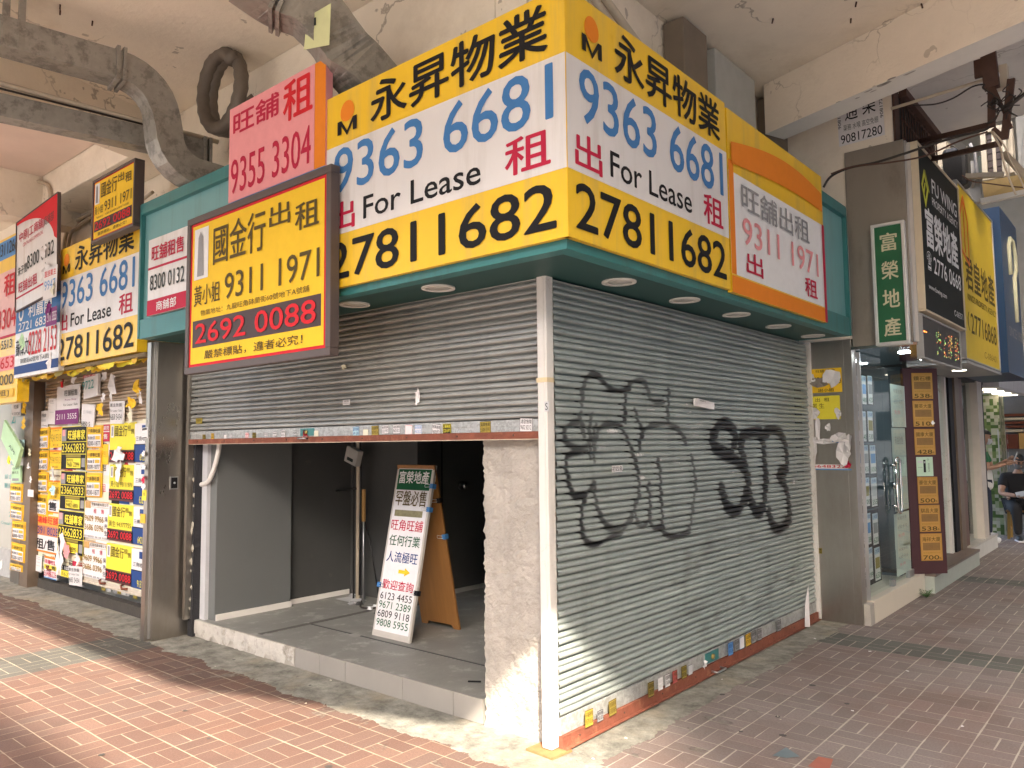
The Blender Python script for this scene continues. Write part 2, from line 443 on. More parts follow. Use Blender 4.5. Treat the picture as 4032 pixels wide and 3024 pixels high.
    grime = N.ramp(N.noise(pos, 2.1, 8, .7), .55, .8); col = N.mix(N.m('MULTIPLY', grime, .45), col, (.075, .058, .05))
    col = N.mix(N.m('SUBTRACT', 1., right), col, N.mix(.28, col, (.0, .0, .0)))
    mort = N.mix(right, N.mix(N.noise(pos, 9, 4), (.28, .225, .155), (.40, .345, .265)), N.mix(N.noise(pos, 9, 4), (.38, .34, .28), (.52, .47, .40)))
    col = N.mix(N.m('MULTIPLY', line, N.ramp(N.noise(pos, 5, 3), .3, .6, .55, 1.)), col, mort)
    # cement apron smeared along the shop fronts, with an uneven edge
    d = N.m('MAXIMUM', N.m('MULTIPLY', y, -1.), x)
    edge = N.m('ADD', N.fmix(right, .32, .28), N.m('MULTIPLY', N.m('SUBTRACT', N.noise(pos, 2.4, 8, .65), .5), .34))
    blot = N.m('MULTIPLY', N.ramp(N.noise(pos, 3.3, 8, .72), .57, .66), N.m('LESS_THAN', d, N.m('ADD', edge, .33)))
    ap = N.m('MAXIMUM', N.m('LESS_THAN', d, edge), N.m('MULTIPLY', blot, .75))
    cem = N.mix(N.ramp(N.noise(pos, 6, 9, .75), .34, .68), (.12, .12, .105), (.40, .39, .34))
    cem = N.mix(N.ramp(N.noise(pos, 1.7, 5), .5, .72, 0., .7), cem, (.36, .30, .21))
    cem = N.mix(N.ramp(N.noise(pos, 22, 4, .7), .60, .68, 0., .5), cem, (.10, .10, .09))
    col = N.mix(ap, col, cem)
    nlink(nt, col, b.inputs['Base Color'])
    b.inputs['Roughness'].default_value = .82; b.inputs['Specular IOR Level'].default_value = .35
    tilt = N.m('MULTIPLY', rnd, .005)
    hgt = N.m('ADD', N.m('ADD', N.m('MULTIPLY', line, -.008), N.m('MULTIPLY', fine, .0035)), tilt)
    rough = N.m('MULTIPLY', N.noise(pos, 18, 9, .75), .03)
    hgt = N.fmix(ap, hgt, N.m('ADD', rough, .012))
    bp = nt.nodes.new('ShaderNodeBump'); bp.inputs['Strength'].default_value = .8; bp.inputs['Distance'].default_value = 1.
    nlink(nt, hgt, bp.inputs['Height']); nlink(nt, bp.outputs[0], b.inputs['Normal'])
    return m
PAV = pavement_material()
KX, KY = 4.7, -5.3                          # kerb lines of the two streets
g = MB()
g.quad([(-60, KY, 0), (KX, KY, 0), (KX, 90, 0), (.0, 90, 0), (.0, .3, 0), (-60, .3, 0)], PAV)
tag(g.build('pavement'), None, None, kind='structure')
kb = MB(); kg = M('kerb_stone', (.33, .32, .30), .8, bump=.3)
kb.box((-60, KY-.15, -.15), (KX+.15, KY-.001, .003), kg); kb.box((KX+.001, KY, -.15), (KX+.15, 90, .003), kg)
tag(kb.build('kerb'), None, None, kind='structure')
rd = MB(); rd.quad([(-300, -300, -.13), (300, -300, -.13), (300, 300, -.13), (-300, 300, -.13)], M('pale_bounce_road', (.23, .232, .228), .85, bump=.4, bscale=90))  # unseen road, tone kept pale to bounce neutral fill light
tag(rd.build('road'), None, None, kind='structure')

# ------------------------------------------------------------------ shared materials
PLASTER = M('aged_cream_plaster', (.82, .735, .61), .85, var=.07, scale=2.5, bump=.35, bscale=16, col2=(.62, .53, .41), c2scale=1.1, c2lo=.5, c2hi=.8, crack=(1.1, (.30, .25, .19)))
PLASTER_DK = M('grey_plaster', (.66, .65, .61), .85, var=.12, scale=2, bump=.3, bscale=12, col2=(.50, .48, .44), c2scale=1.5, c2lo=.5, c2hi=.8, crack=(1.3, (.30, .28, .25)))
PINKPL = M('pinkish_plaster', (.74, .60, .51), .85, var=.08, scale=2, bump=.22, bscale=12)
WHITEPL = M('peeling_white_paint', (.78, .76, .70), .75, var=.06, scale=5, bump=.2, bscale=20)
BARECON = M('bare_rough_concrete', (.43, .40, .355), .92, var=.16, scale=5, bump=1., bscale=22, col2=(.36, .335, .295), c2scale=4, c2lo=.5, c2hi=.7, streak=((.30, .275, .24), .5, .5))
STEEL = M('dull_stainless_steel', (.40, .375, .34), .30, .92, var=.14, scale=2.2, bump=.03, bscale=30, stretch=(1, 1, .35), col2=(.27, .235, .195), c2scale=2., c2lo=.45, c2hi=.85, rvar=.1)
STEEL_EDGE = M('bright_steel_edge', (.55, .56, .57), .3, .85, var=.08)
GALV = M('galvanised_duct', (.34, .325, .29), .5, .55, var=.16, scale=16, bump=.05, col2=(.22, .21, .19), c2scale=9, c2lo=.5, c2hi=.6)
RUST = M('rusty_red_oxide', (.20, .062, .035), .8, var=.3, scale=18, bump=.3, col2=(.31, .13, .07), c2scale=11, c2lo=.55, c2hi=.7)
BROWNST = M('rust_brown_steel', (.085, .042, .028), .75, var=.25, scale=14, bump=.2)
WHITEP = M('white_painted_post', (.68, .66, .62), .5, var=.06, scale=5, streak=((.36, .31, .24), .5, .5), bump=.08, bscale=25, crack=(9, (.30, .20, .13)), col2=(.62, .55, .45), c2scale=7, c2lo=.62, c2hi=.75)
TEAL = M('teal_painted_panel', (.04, .19, .19), .42, var=.1, scale=3, streak=((.05, .09, .08), .55, .5), bump=.04, bscale=5)
TEAL_L = M('pale_teal_panel', (.16, .36, .37), .4, var=.07, scale=3, streak=((.12, .20, .19), .5, .5), bump=.04, bscale=5)
TEAL_D = M('dark_teal_soffit', (.02, .075, .07), .5, var=.08)
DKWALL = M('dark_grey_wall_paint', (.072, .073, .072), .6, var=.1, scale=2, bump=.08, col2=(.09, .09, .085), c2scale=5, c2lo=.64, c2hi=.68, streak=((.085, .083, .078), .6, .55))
FLOORM = M('worn_cement_floor', (.235, .235, .215), .5, var=.25, scale=3, bump=.15, bscale=30, col2=(.37, .365, .34), c2scale=6, c2lo=.56, c2hi=.66)
TILE = M('grey_riser_tile', (.27, .255, .235), .45, var=.08, scale=4)
MORTAR = M('torn_white_mortar', (.50, .475, .43), .9, var=.16, scale=12, bump=.5, bscale=30, col2=(.27, .24, .20), c2scale=9, c2lo=.52, c2hi=.66)
WOODP = M('yellow_plywood', (.27, .125, .035), .5, var=.2, scale=3, stretch=(6, 1, .6), bump=.04)
BLACKP = M('black_plastic', (.015, .015, .016), .45, var=0)
CABLE = M('dark_cable', (.03, .024, .02), .6, var=.1)
CREAMPIPE = M('cream_conduit', (.55, .47, .36), .6, var=.12, scale=10)
WHITEPIPE = M('white_conduit', (.72, .70, .67), .45, var=.05)
CONC_DK = M('dark_sill_concrete', (.055, .048, .04), .9, var=.2, scale=8, bump=.4)
ALU = M('aluminium_frame', (.62, .60, .57), .4, .5, var=.07)

# ------------------------------------------------------------------ arcade building over the shops
ZC = 4.75
arc = thing('arcade_building', 'old cream plastered arcade ceiling and beams over the pavement', 'building')
mb = MB()
slab = [(-16, .6), (-16, -4.27), (1.2, -4.27), (3.2, -3.62), (3.34, -3.02), (4.25, -2.55), (4.25, 5.5), (-.6, 5.5), (-.6, .6)]  # outer outline shaped to set where the sunlit patch on the pavement ends
mb.prism(slab, ZC, ZC+.25, PLASTER); mb.build('ceiling_slab', arc)
mb = MB(); mb.prism([(-.6, 5.51), (4.6, 5.51), (4.6, 24), (-.6, 24)], 6.6, 6.8, PLASTER_DK); mb.prism([(4.4, 5.52), (4.6, 5.52), (4.6, 24), (4.4, 24)], 4.2, 6.599, PLASTER_DK); mb.build('rear_slab_and_shade_wall', arc)  # street-side wall added to keep daylight off the bay behind
# ceiling beyond the beam on the right-hand street is greyer
mb = MB(); mb.prism([(.0, 3.3), (4.2, 2.3), (4.2, 5.495), (.0, 5.495)], ZC-.02, ZC-.001, PLASTER_DK); mb.build('ceiling_panel', arc)
def beam(p0, p1, w, z0, z1, m, m2, parent):
    """beam with its own plaster on the underside"""
    a, b = Vector((*p0, 0)), Vector((*p1, 0)); d = (b-a).normalized(); n = Vector((-d.y, d.x, 0))
    q = MB(); c0, c1, c2, c3 = a, b, b+n*w, a+n*w; N_ = 26
    z = lambda v, h: (v.x, v.y, h)
    q.quad([z(c0, z0), z(c1, z0), z(c1, z1), z(c0, z1)], m); q.quad([z(c2, z0), z(c3, z0), z(c3, z1), z(c2, z1)], m)
    q.quad([z(c3, z0), z(c2, z0), z(c1, z0), z(c0, z0)], m2); q.quad([z(c1, z0), z(c2, z0), z(c2, z1), z(c1, z1)], m)
    q.quad([z(c3, z0), z(c0, z0), z(c0, z1), z(c3, z1)], m)
    return q.build('beam', parent)
PLB = M('beam_cream_plaster', (.85, .745, .61), .85, var=.06, scale=3, bump=.4, bscale=18, col2=(.68, .58, .45), c2scale=2, c2lo=.55, c2hi=.8, crack=(1.6, (.42, .34, .25)))
b1 = beam((-.05, 3.215), (4.3, 1.75), .245, 4.3, ZC-.001, PLB, WHITEPL, arc)
b2 = beam((-5.02, .4), (-3.78, -4.1), .25, 4.35, ZC-.001, PLASTER, PLB, arc)
# spalled patches on the right-hand beam's lower edge
mb = MB()
for px_, py_, r in ((1925, 175, .055), (1932, 262, .03), (1985, 148, .035), (1950, 165, .03), (1858, 215, .02), (1898, 200, .02), (1818, 240, .015), (1890, 232, .03)):
    t_ = max(.05, min(1, (px_-1781)/431)); x = .53+1.43*t_; y = 3.0-.48*t_
    c_ = Vector((x, y+.01+.11*(py_ % 3)/3, 4.2985)); n = 9; d = Vector((.947, -.32, 0)); e = Vector((.32, .947, 0))
    vs = [c_+d*r*1.7*math.cos(2*math.pi*i/n)*random.uniform(.5, 1.1)+e*r*.5*math.sin(2*math.pi*i/n)*random.uniform(.5, 1.1) for i in range(n)]
    mb.add([c_]+vs, [(0, (i+1) % n+1, i+1) for i in range(n)], BARECON)
mb.build('spalled_patch', b1)
# beam over the left shop fronts and the cross beam at the far end
mb = MB(); mb.box((-7.25, -.15, 4.40), (-4.62, .28, ZC-.002), PLASTER); mb.build('facade_beam', arc, bevel=.01)
mb = MB(); mb.box((-7.6, -4.2, 4.22), (-7.26, .28, ZC-.003), PLASTER); mb.build('cross_beam', arc)
mb = MB(); mb.box((-16, .29, 2.6), (-4.6, .5, ZC-.004), PLASTER); mb.box((-4.595, .08, 3.62), (-.45, .3, ZC-.004), PLASTER)
mb.box((-.445, .08, 3.62), (-.2, 3.86, ZC-.004), PLASTER); mb.box((-.19, 3.87, 2.5), (.82, 5.49, ZC-.025), PLASTER); mb.box((-.6, 5.52, 2.6), (.3, 12., 6.59), PLASTER_DK)
mb.build('upper_wall', arc)
mb = MB(); mb.box((-16, .30, 0), (-4.06, .5, 2.598), PLASTER_DK); mb.build('lower_wall', arc)
mb = MB(); mb.box((.8205, 3.9, 4.2), (.84, 4.05, ZC-.03), BROWNST); mb.build('wall_corner_strip', arc)
# pinkish bay of the ceiling beyond the left beam
mb = MB(); mb.prism([(-7.25, -.16), (-7.25, -3), (-4.3, -3), (-5.1, -.16)], ZC-.012, ZC-.001, PINKPL); mb.build('ceiling_panel', arc)
# old fixing holes and stubs in the ceiling
mb = MB()
for x, y in ((130, 10), (130, 22), (200, 45), (1850, 4), (1838, 40), (1820, 115), (1990, 8), (2150, 30), (1670, 40)):
    p = pt(x, y, 2, ZC)
    if -7 < p.x < 4 and p.y < 9: mb.tube([p+Vector((0, 0, .0)), p+Vector((random.uniform(-.01, .01), 0, -.035))], .006, BROWNST, 6)
mb.build('bolt_stubs', arc)

# ------------------------------------------------------------------ empty corner shop
shop = thing('corner_shop', 'empty corner shop interior with dark grey walls and worn cement floor behind half open shutter', 'shop')
mb = MB(); mb.box((-4.05, .06, .0), (-.56, 1.2, .1395), FLOORM); mb.box((-4.05, 1.2, 0), (-.02, 5.2, .1395), FLOORM); mb.box((-.5, .4, 0), (-.12, 1.2, .139), FLOORM); mb.build('shop_floor', shop)
q = MB(); q.box((-3.0, .1, .139), (-2.95, 1.2, .143), M('floor_joint', (.12, .115, .105), .7)); q.box((-2.949, .55, .139), (-.57, .565, .1425), 'dkgray')
for i in range(26):
    x, y = random.uniform(-3.4, -.7), random.uniform(.12, 1.4); r = random.uniform(.01, .05)
    q.add([(x, y, .1432)]+[(x+r*1.6*math.cos(a)*random.uniform(.5, 1.1), y+r*math.sin(a)*random.uniform(.5, 1.1), .1430) for a in [2*math.pi*k/7 for k in range(7)]], [(0, k+1, (k+1) % 7+1) for k in range(7)], M('plaster_spill', (.36, .35, .33), .9))
q.build('floor_stains', shop)
# step riser: torn mortar on the left, grey tiles on the right
mb = MB(); xs = [-3.9]
while xs[-1] < -2.42: xs.append(min(-2.42, xs[-1]+.03))
vs = []; fs = []; prev = .0
for i, x in enumerate(xs):
    d = .040+random.uniform(0, .006); b_ = max(.0, .01+.03*math.sin(i*.7)+random.uniform(-.02, .02))
    vs += [(x, d, b_), (x, d-.003, .07), (x, d, .138), (x, .06, .1385)]
for i in range(len(xs)-1):
    for k_ in range(3): fs.append((i*4+k_, (i+1)*4+k_, (i+1)*4+k_+1, i*4+k_+1))
mb.add(vs, fs, MORTAR); mb.box((-3.9, .05, 0), (-2.42, .0598, .137), BARECON); mb.build('broken_riser', shop)
for a, b_ in ((-2.415, -2.12), (-2.116, -1.83), (-1.826, -1.25), (-1.246, -.80), (-.796, -.565)):
    mb = MB(); mb.box((a, .045, .002), (b_, .0597, .141), TILE); mb.build('riser_tile', shop, bevel=.002)
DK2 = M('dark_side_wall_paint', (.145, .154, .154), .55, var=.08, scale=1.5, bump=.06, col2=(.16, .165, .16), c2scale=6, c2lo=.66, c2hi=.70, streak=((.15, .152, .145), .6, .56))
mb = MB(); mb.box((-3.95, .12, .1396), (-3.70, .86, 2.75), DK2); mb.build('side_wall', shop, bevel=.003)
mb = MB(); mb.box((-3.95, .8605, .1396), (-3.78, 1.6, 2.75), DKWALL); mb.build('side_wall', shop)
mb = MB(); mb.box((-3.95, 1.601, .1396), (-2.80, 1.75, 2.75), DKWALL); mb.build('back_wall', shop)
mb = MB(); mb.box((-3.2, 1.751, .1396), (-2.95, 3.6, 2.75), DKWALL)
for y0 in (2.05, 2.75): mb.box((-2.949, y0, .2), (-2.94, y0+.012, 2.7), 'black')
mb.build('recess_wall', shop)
mb = MB(); mb.box((-3.2, 3.601, .1396), (-.02, 3.75, 2.75), M('near_black_wall', (.02, .02, .021), .7)); mb.build('rear_wall', shop)  # rear and partition walls are an even near black
mb = MB(); mb.box((-.12, .4, .1396), (-.06, 3.6, 2.75), M('near_black_wall', (.02, .02, .021), .7)); mb.build('partition_wall', shop)
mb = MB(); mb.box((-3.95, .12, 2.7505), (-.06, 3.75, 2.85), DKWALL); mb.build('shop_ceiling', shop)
mb = MB()
mb.box((-3.699, .13, .1396), (-3.685, .865, .19), WHITEPIPE); mb.box((-3.779, .87, .1396), (-3.768, 1.58, .185), WHITEPIPE); mb.box((-2.949, 1.76, .1396), (-2.938, 3.5, .18), M('dim_skirting', (.4, .4, .38), .6))
mb.build('skirting', shop)
# roughly hacked edge strip with plaster blobs beside the left pillar
mb = MB(); mb.box((-3.96, .02, .0), (-3.885, .11, 2.6), M('tarred_wall_edge', (.02, .02, .024), .7, bump=.5)); mb.box((-3.884, .085, .14), (-3.80, .118, 2.6), M('cut_board_edge', (.52, .53, .56), .7, var=.08, bump=.2))
for i in range(13):
    z = .2+i*.11+random.uniform(-.04, .04); c_ = Vector((-3.905+random.uniform(-.02, .02), .015, z)); r = random.choice((.01, .016, .024, .034))
    mb.add([c_+Vector((0, -.012, 0))]+[c_+Vector((r*math.cos(a)*random.uniform(.7, 1.1), 0, r*math.sin(a)*1.4)) for a in [2*math.pi*k/8 for k in range(8)]], [(0, k+1, (k+1) % 8+1) for k in range(8)], M('glue_blob', (.34, .32, .27), .8))
mb.build('wall_edge', shop)
# rough concrete column under the sign corner
def rough_face(x0, x1, z0, z1, y, mat, nx, nz, amp):
    vs = []; fs = []; rg = np.random.RandomState(3)
    a = np.zeros((nz+1, nx+1))
    for sc_, am in ((4, .45), (9, .3), (20, .2), (40, .16)):
        gx = rg.rand(sc_*6+2, sc_+2)
        for j in range(nz+1):
            v = j/nz*sc_*6; j0 = int(v); fv = v-j0
            for i in range(nx+1):
                u = i/nx*sc_; i0 = int(u); fu = u-i0
                a[j, i] += am*((gx[j0, i0]*(1-fu)+gx[j0, i0+1]*fu)*(1-fv)+(gx[j0+1, i0]*(1-fu)+gx[j0+1, i0+1]*fu)*fv)
    for j in range(nz+1):
        for i in range(nx+1):
            x = x0+(x1-x0)*i/nx
            if i == 0: x += rg.uniform(-.008, .008)
            vs.append((x, y-amp*a[j, i], z0+(z1-z0)*j/nz))
    for j in range(nz):
        for i in range(nx): fs.append((j*(nx+1)+i, j*(nx+1)+i+1, (j+1)*(nx+1)+i+1, (j+1)*(nx+1)+i))
    return vs, fs
mb = MB(); vs, fs = rough_face(-.545, -.09, .0, 2.6, .07, BARECON, 34, 180, .035); mb.add(vs, fs, BARECON)
mb.box((-.535, .075, 0), (-.06, .4, 2.6), BARECON); mb.build('concrete_column', shop)
# white steel corner post with rusty base plate
cp = thing('corner_post', 'white painted square steel post on a rusty plate between the two grey shutters', 'post', (-.032, -.003, 0))
mb = MB(); mb.box((-.033, -.033, .015), (.033, .033, 2.58), WHITEP); mb.build('post', cp, bevel=.006)
mb = MB(); mb.box((.008, -.0365, .02), (.018, -.0335, 2.58), WHITEP); mb.build('seam_strip', cp)
mb = MB(); mb.prism([(-.10, -.085), (.085, -.10), (.10, .05), (-.09, .07)], .001, .012, M('orange_rust', (.36, .15, .06), .85, var=.3, scale=20, bump=.3)); mb.build('base_plate', cp)
mb = MB(); mb.box((-.0355, -.0375, 1.93), (.0355, .03, 1.955), M('yellowed_tape', (.68, .56, .34), .5)); mb.build('tape_band', cp)

# ------------------------------------------------------------------ roller shutters
PITCH = .0725
PROF = [(0, -.030), (.0070, -.030), (.0072, .006), (.0100, .0125), (.0170, .0155), (.0270, .0150), (.0335, .0110), (.0360, .0050), (.0362, -.014), (.0415, -.014), (.0417, .0050), (.0470, .0090), (.0560, .0085), (.0640, .0040), (.0680, .0000)]
def prof_rows(z0, z1):
    rows = []; n = int(math.ceil((z1-z0)/PITCH))
    for i in range(n):
        for a, d in PROF:
            z = z0+i*PITCH+a
            if z < z1: rows.append((z, d))
    rows.append((z1, 0)); return rows
def shutter_mat(name, col, col2, metal=.35, rough=.42, dark=(.10, .095, .085)):
    m = M(name, col, rough, metal, var=.12, scale=30, bump=.06, bscale=80, stretch=(.25, .25, 1), col2=col2, c2scale=2.6, c2lo=.45, c2hi=.7)
    nt = m.node_tree; b = nt.nodes['Principled BSDF']; src = b.inputs['Base Color'].links[0].from_socket
    at = nt.nodes.new('ShaderNodeAttribute'); at.attribute_name = 'paint'
    N = NT(nt); sp = nt.nodes.new('ShaderNodeSeparateColor'); nlink(nt, at.outputs['Color'], sp.inputs[0])
    g_ = nt.nodes.new('ShaderNodeTexCoord'); mq = nt.nodes.new('ShaderNodeMapping'); mq.inputs['Scale'].default_value = (6, 6, .5); nlink(nt, g_.outputs['Object'], mq.inputs[0])
    src = N.mix(N.ramp(N.noise(mq.outputs[0], 1.1, 9, .72), .5, .74, 0., .55), src, tuple(k_*.42 for k_ in col))           # rain streaked grime
    mq2 = nt.nodes.new('ShaderNodeMapping'); mq2.inputs['Scale'].default_value = (.5, .5, 9); nlink(nt, g_.outputs['Object'], mq2.inputs[0])
    src = N.mix(N.ramp(N.noise(mq2.outputs[0], 2.2, 5, .6), .45, .72, 0., .5), src, tuple(k_*1.35 for k_ in col))          # slats weathered differently
    src = N.mix(N.ramp(N.noise(g_.outputs['Object'], 34, 4, .7), .70, .76, 0., .7), src, (.22, .15, .10))                  # rust freckles
    c = N.mix(sp.outputs[1], src, (.66, .66, .64)); c = N.mix(sp.outputs[2], c, dark); c = N.mix(sp.outputs[0], c, (.012, .012, .013))
    nlink(nt, c, b.inputs['Base Color'])
    mt = N.m('MULTIPLY', N.m('SUBTRACT', 1., N.m('MAXIMUM', sp.outputs[0], sp.outputs[1])), metal); nlink(nt, mt, b.inputs['Metallic'])
    return m
def curtain(L, z0, z1, mat, nx, paintfn=None):
    rows = prof_rows(z0, z1); nz = len(rows); xs = np.linspace(0, L, nx+1)
    Z = np.array([r[0] for r in rows]); D = np.array([r[1] for r in rows])
    X, ZZ = np.meshgrid(xs, Z); _, DD = np.meshgrid(xs, D)
    rg = np.random.RandomState(5)
    sl = ((ZZ-z0)/PITCH).astype(int); off = rg.uniform(-.0015, .0015, sl.max()+1)
    rgz = rg.uniform(-1, 1, (sl.max()+2, 24)); xi = X/L*22; x0_ = xi.astype(int); fx = xi-x0_
    bend = rgz[sl, x0_]*(1-fx)+rgz[sl, x0_+1]*fx; wave = np.sin(X*2.1+1.3)*np.sin(ZZ*3.1+.4)
    for cx_, cz_, r_, am in [(rg.uniform(0, L), rg.uniform(z0, z1), rg.uniform(.08, .3), rg.uniform(-.004, .012)) for _ in range(14)]: wave = wave+am/.004*np.exp(-((X-cx_)**2+(ZZ-cz_)**2)/r_**2)
    co = np.stack([X, -DD+off[sl]+.0006*bend+.0028*wave, ZZ+.0008*bend+.0009*np.sin(X*1.7+sl*.35)], -1).reshape(-1, 3).astype(np.float32)
    i = np.arange(nz*(nx+1)).reshape(nz, nx+1)
    q = np.stack([i[:-1, :-1], i[:-1, 1:], i[1:, 1:], i[1:, :-1]], -1).reshape(-1, 4)
    me = bpy.data.meshes.new('slats'); me.vertices.add(len(co)); me.vertices.foreach_set('co', co.ravel())
    me.loops.add(q.size); me.loops.foreach_set('vertex_index', q.ravel().astype(np.int32))
    me.polygons.add(len(q)); me.polygons.foreach_set('loop_start', np.arange(0, q.size, 4, dtype=np.int32))
    me.polygons.foreach_set('loop_total', np.full(len(q), 4, np.int32))
    me.update(calc_edges=True); me.validate(); me.materials.append(mat)
    if paintfn:
        col = paintfn(X.ravel(), ZZ.ravel()).astype(np.float32)
        a = me.color_attributes.new('paint', 'FLOAT_COLOR', 'POINT'); a.data.foreach_set('color', col.ravel())
    return me
def seg_dist(X, Z, pts):
    d = np.full(X.shape, 9., np.float32); L = np.zeros(X.shape, np.float32)
    for (x0, z0), (x1, z1) in zip(pts[:-1], pts[1:]):
        lo_x, hi_x, lo_z, hi_z = min(x0, x1)-.12, max(x0, x1)+.12, min(z0, z1)-.12, max(z0, z1)+.12
        k_ = np.where((X > lo_x) & (X < hi_x) & (Z > lo_z) & (Z < hi_z))[0]
        if not len(k_): continue
        dx, dz = x1-x0, z1-z0; l2 = dx*dx+dz*dz+1e-9
        t = np.clip(((X[k_]-x0)*dx+(Z[k_]-z0)*dz)/l2, 0, 1)
        d[k_] = np.minimum(d[k_], np.hypot(X[k_]-x0-t*dx, Z[k_]-z0-t*dz))
    return d
def smooth(pts):
    out = []
    for i in range(len(pts)-1):
        p0, p1, p2, p3 = pts[max(i-1, 0)], pts[i], pts[i+1], pts[min(i+2, len(pts)-1)]
        for k_ in range(5):
            t = k_/5
            out.append(tuple(.5*((2*b_)+(-a+c_)*t+(2*a-5*b_+4*c_-d)*t*t+(-a+3*b_-3*c_+d)*t**3) for a, b_, c_, d in zip(p0, p1, p2, p3)))
    out.append(pts[-1]); return out
THIN = [[(320,490),(320,430),(335,350),(365,300),(410,285),(450,320),(500,375),(560,395),(620,385),(640,345),(690,325),(730,345),(750,400),(765,450),(800,470),(850,462)],
 [(615,385),(605,450),(605,520),(605,595)], [(885,395),(882,480),(880,560),(885,605)], [(665,520),(685,580),(705,630),(720,665),(705,710),(695,770),(700,790)],
 [(720,660),(770,625),(840,610),(900,622),(950,650),(985,700),(1000,735)], [(310,540),(300,590),(240,615),(205,660),(210,720),(250,755),(310,765),(365,755)],
 [(385,560),(370,620),(375,700),(370,760),(378,830)], [(310,600),(325,640),(330,690)],
 [(415,720),(425,670),(450,635),(510,610),(575,625),(612,690),(645,770),(672,860),(690,970),(692,1080),(665,1150),(650,1205),(620,1255),(560,1292),(500,1290),(460,1250),(430,1180),(405,1090),(395,1010)],
 [(350,790),(260,805),(215,840),(215,900),(230,980),(245,1050),(270,1090),(320,1080),(370,1040),(400,1000)],
 [(385,1020),(345,1070),(320,1150),(315,1230),(320,1310),(345,1380),(400,1400),(500,1360),(570,1325),(620,1260)],
 [(410,620),(400,700),(400,780),(400,855)], [(670,1190),(680,1250),(720,1280),(750,1250),(765,1180),(765,1100),(750,1040),(755,1010)],
 [(815,850),(830,930),(835,1020),(840,1120),(845,1220),(850,1300),(880,1340),(960,1340),(1020,1310),(1035,1230),(1050,1120),(1065,1040),(1060,950),(1045,870),(1035,825)], [(770,1260),(790,1295),(830,1290)]]
THICK = [[(1305,775),(1320,700),(1290,635),(1240,610),(1200,645),(1175,710),(1190,765),(1250,800),(1330,850),(1385,920),(1410,980),(1390,1080),(1360,1150),(1310,1180),(1265,1140),(1250,1080),(1232,1025)],
 [(1480,672),(1410,668),(1372,695),(1355,760),(1380,860),(1400,960),(1415,1080),(1440,1160),(1470,1190),(1505,1150),(1515,1050),(1520,950),(1510,850),(1500,750),(1480,672)],
 [(1500,700),(1540,650),(1600,665),(1645,740),(1660,850),(1645,915),(1600,950),(1640,1010),(1665,1100),(1675,1200),(1655,1270),(1600,1295),(1560,1255),(1540,1180)]]
g5 = crop(2100, 1300, .6027)
SX0 = .02                                   # shutter curtain of the right-hand front starts here
def tr(strokes): return [[((q := pt(*g5(*p), 0, .012)).y-SX0, q.z) for p in smooth(st)] for st in strokes]
def paint_right(X, Z):
    n = len(X); o = np.zeros((n, 4), np.float32); o[:, 3] = 1; rg = np.random.RandomState(2)
    blk = np.zeros(n, np.float32)
    for st in tr(THIN):
        d = seg_dist(X, Z, st); wv = .0155+.0045*np.sin(X*23+Z*31); fade = .9+.1*np.sin(X*7.3+Z*5.1); blk = np.maximum(blk, np.clip((wv+.010-d)/.014, 0, 1)*fade); blk = np.maximum(blk, np.clip((.075-d)/.075, 0, 1)**2*.13*(rg.rand(n) > .35))
    for st in tr(THICK):
        d = seg_dist(X, Z, st); wv = .046+.009*np.sin(X*13+Z*17); blk = np.maximum(blk, np.clip((wv+.012-d)/.018, 0, 1)); blk = np.maximum(blk, np.clip((.10-d)/.07, 0, 1)**2*.2*(rg.rand(n) > .35))
    o[:, 0] = blk
    wh = np.zeros(n, np.float32)
    for cx_, cy_, w_, h_ in ((530,660,70,12),(700,815,50,9),(715,965,35,12),(770,520,55,5),(880,620,60,4),(1060,640,70,4),(1060,685,60,4),(900,715,60,4),(1310,932,28,7),(1100,615,55,4),(960,862,30,5),(830,855,25,6),(1030,540,30,5),(800,900,40,3),(1020,1095,60,3),(1040,1045,60,3),(280,760,30,5),(1350,625,35,4),(1540,530,30,3),(460,765,45,3),(1000,480,40,3)):
        p = pt(*g5(cx_, cy_), 0, .012); ww, hh = w_/1.66/700*1.15, h_/1.66/700*1.5
        e = ((X-(p.y-SX0))/ww)**2+((Z-p.z)/hh)**2
        wh = np.maximum(wh, ((e+.9*rg.rand(n)*1.2*(np.sin(X*190)*.5+.5)) < 1).astype(np.float32)*1.)
    o[:, 1] = wh
    dk = np.zeros(n, np.float32)                # greasy smudges low on the right half
    for i in range(46):
        x, z, r = rg.uniform(1.2, 3.4), rg.uniform(.25, .95), rg.uniform(.03, .10)
        dk = np.maximum(dk, np.clip(1-np.hypot((X-x)/1.3, Z-z)/r, 0, 1)*rg.uniform(.2, .6))
    o[:, 2] = dk
    return o
SH_R = shutter_mat('galvanised_green_grey_slats', (.385, .435, .42), (.295, .335, .325))
SH_L = shutter_mat('galvanised_brown_grey_slats', (.35, .36, .345), (.25, .25, .235))
SH_B = shutter_mat('tan_slats', (.50, .40, .29), (.34, .25, .17), .1, .6)
BAND = M('galvanised_bottom_rail', (.44, .455, .45), .45, .35, var=.2, scale=45, col2=(.33, .34, .33), c2scale=38, c2lo=.48, c2hi=.55)
def link(name, me, parent, loc=(0, 0, 0)):
    o = bpy.data.objects.new(name, me); COL.objects.link(o); o.parent = parent; o.location = loc; return o
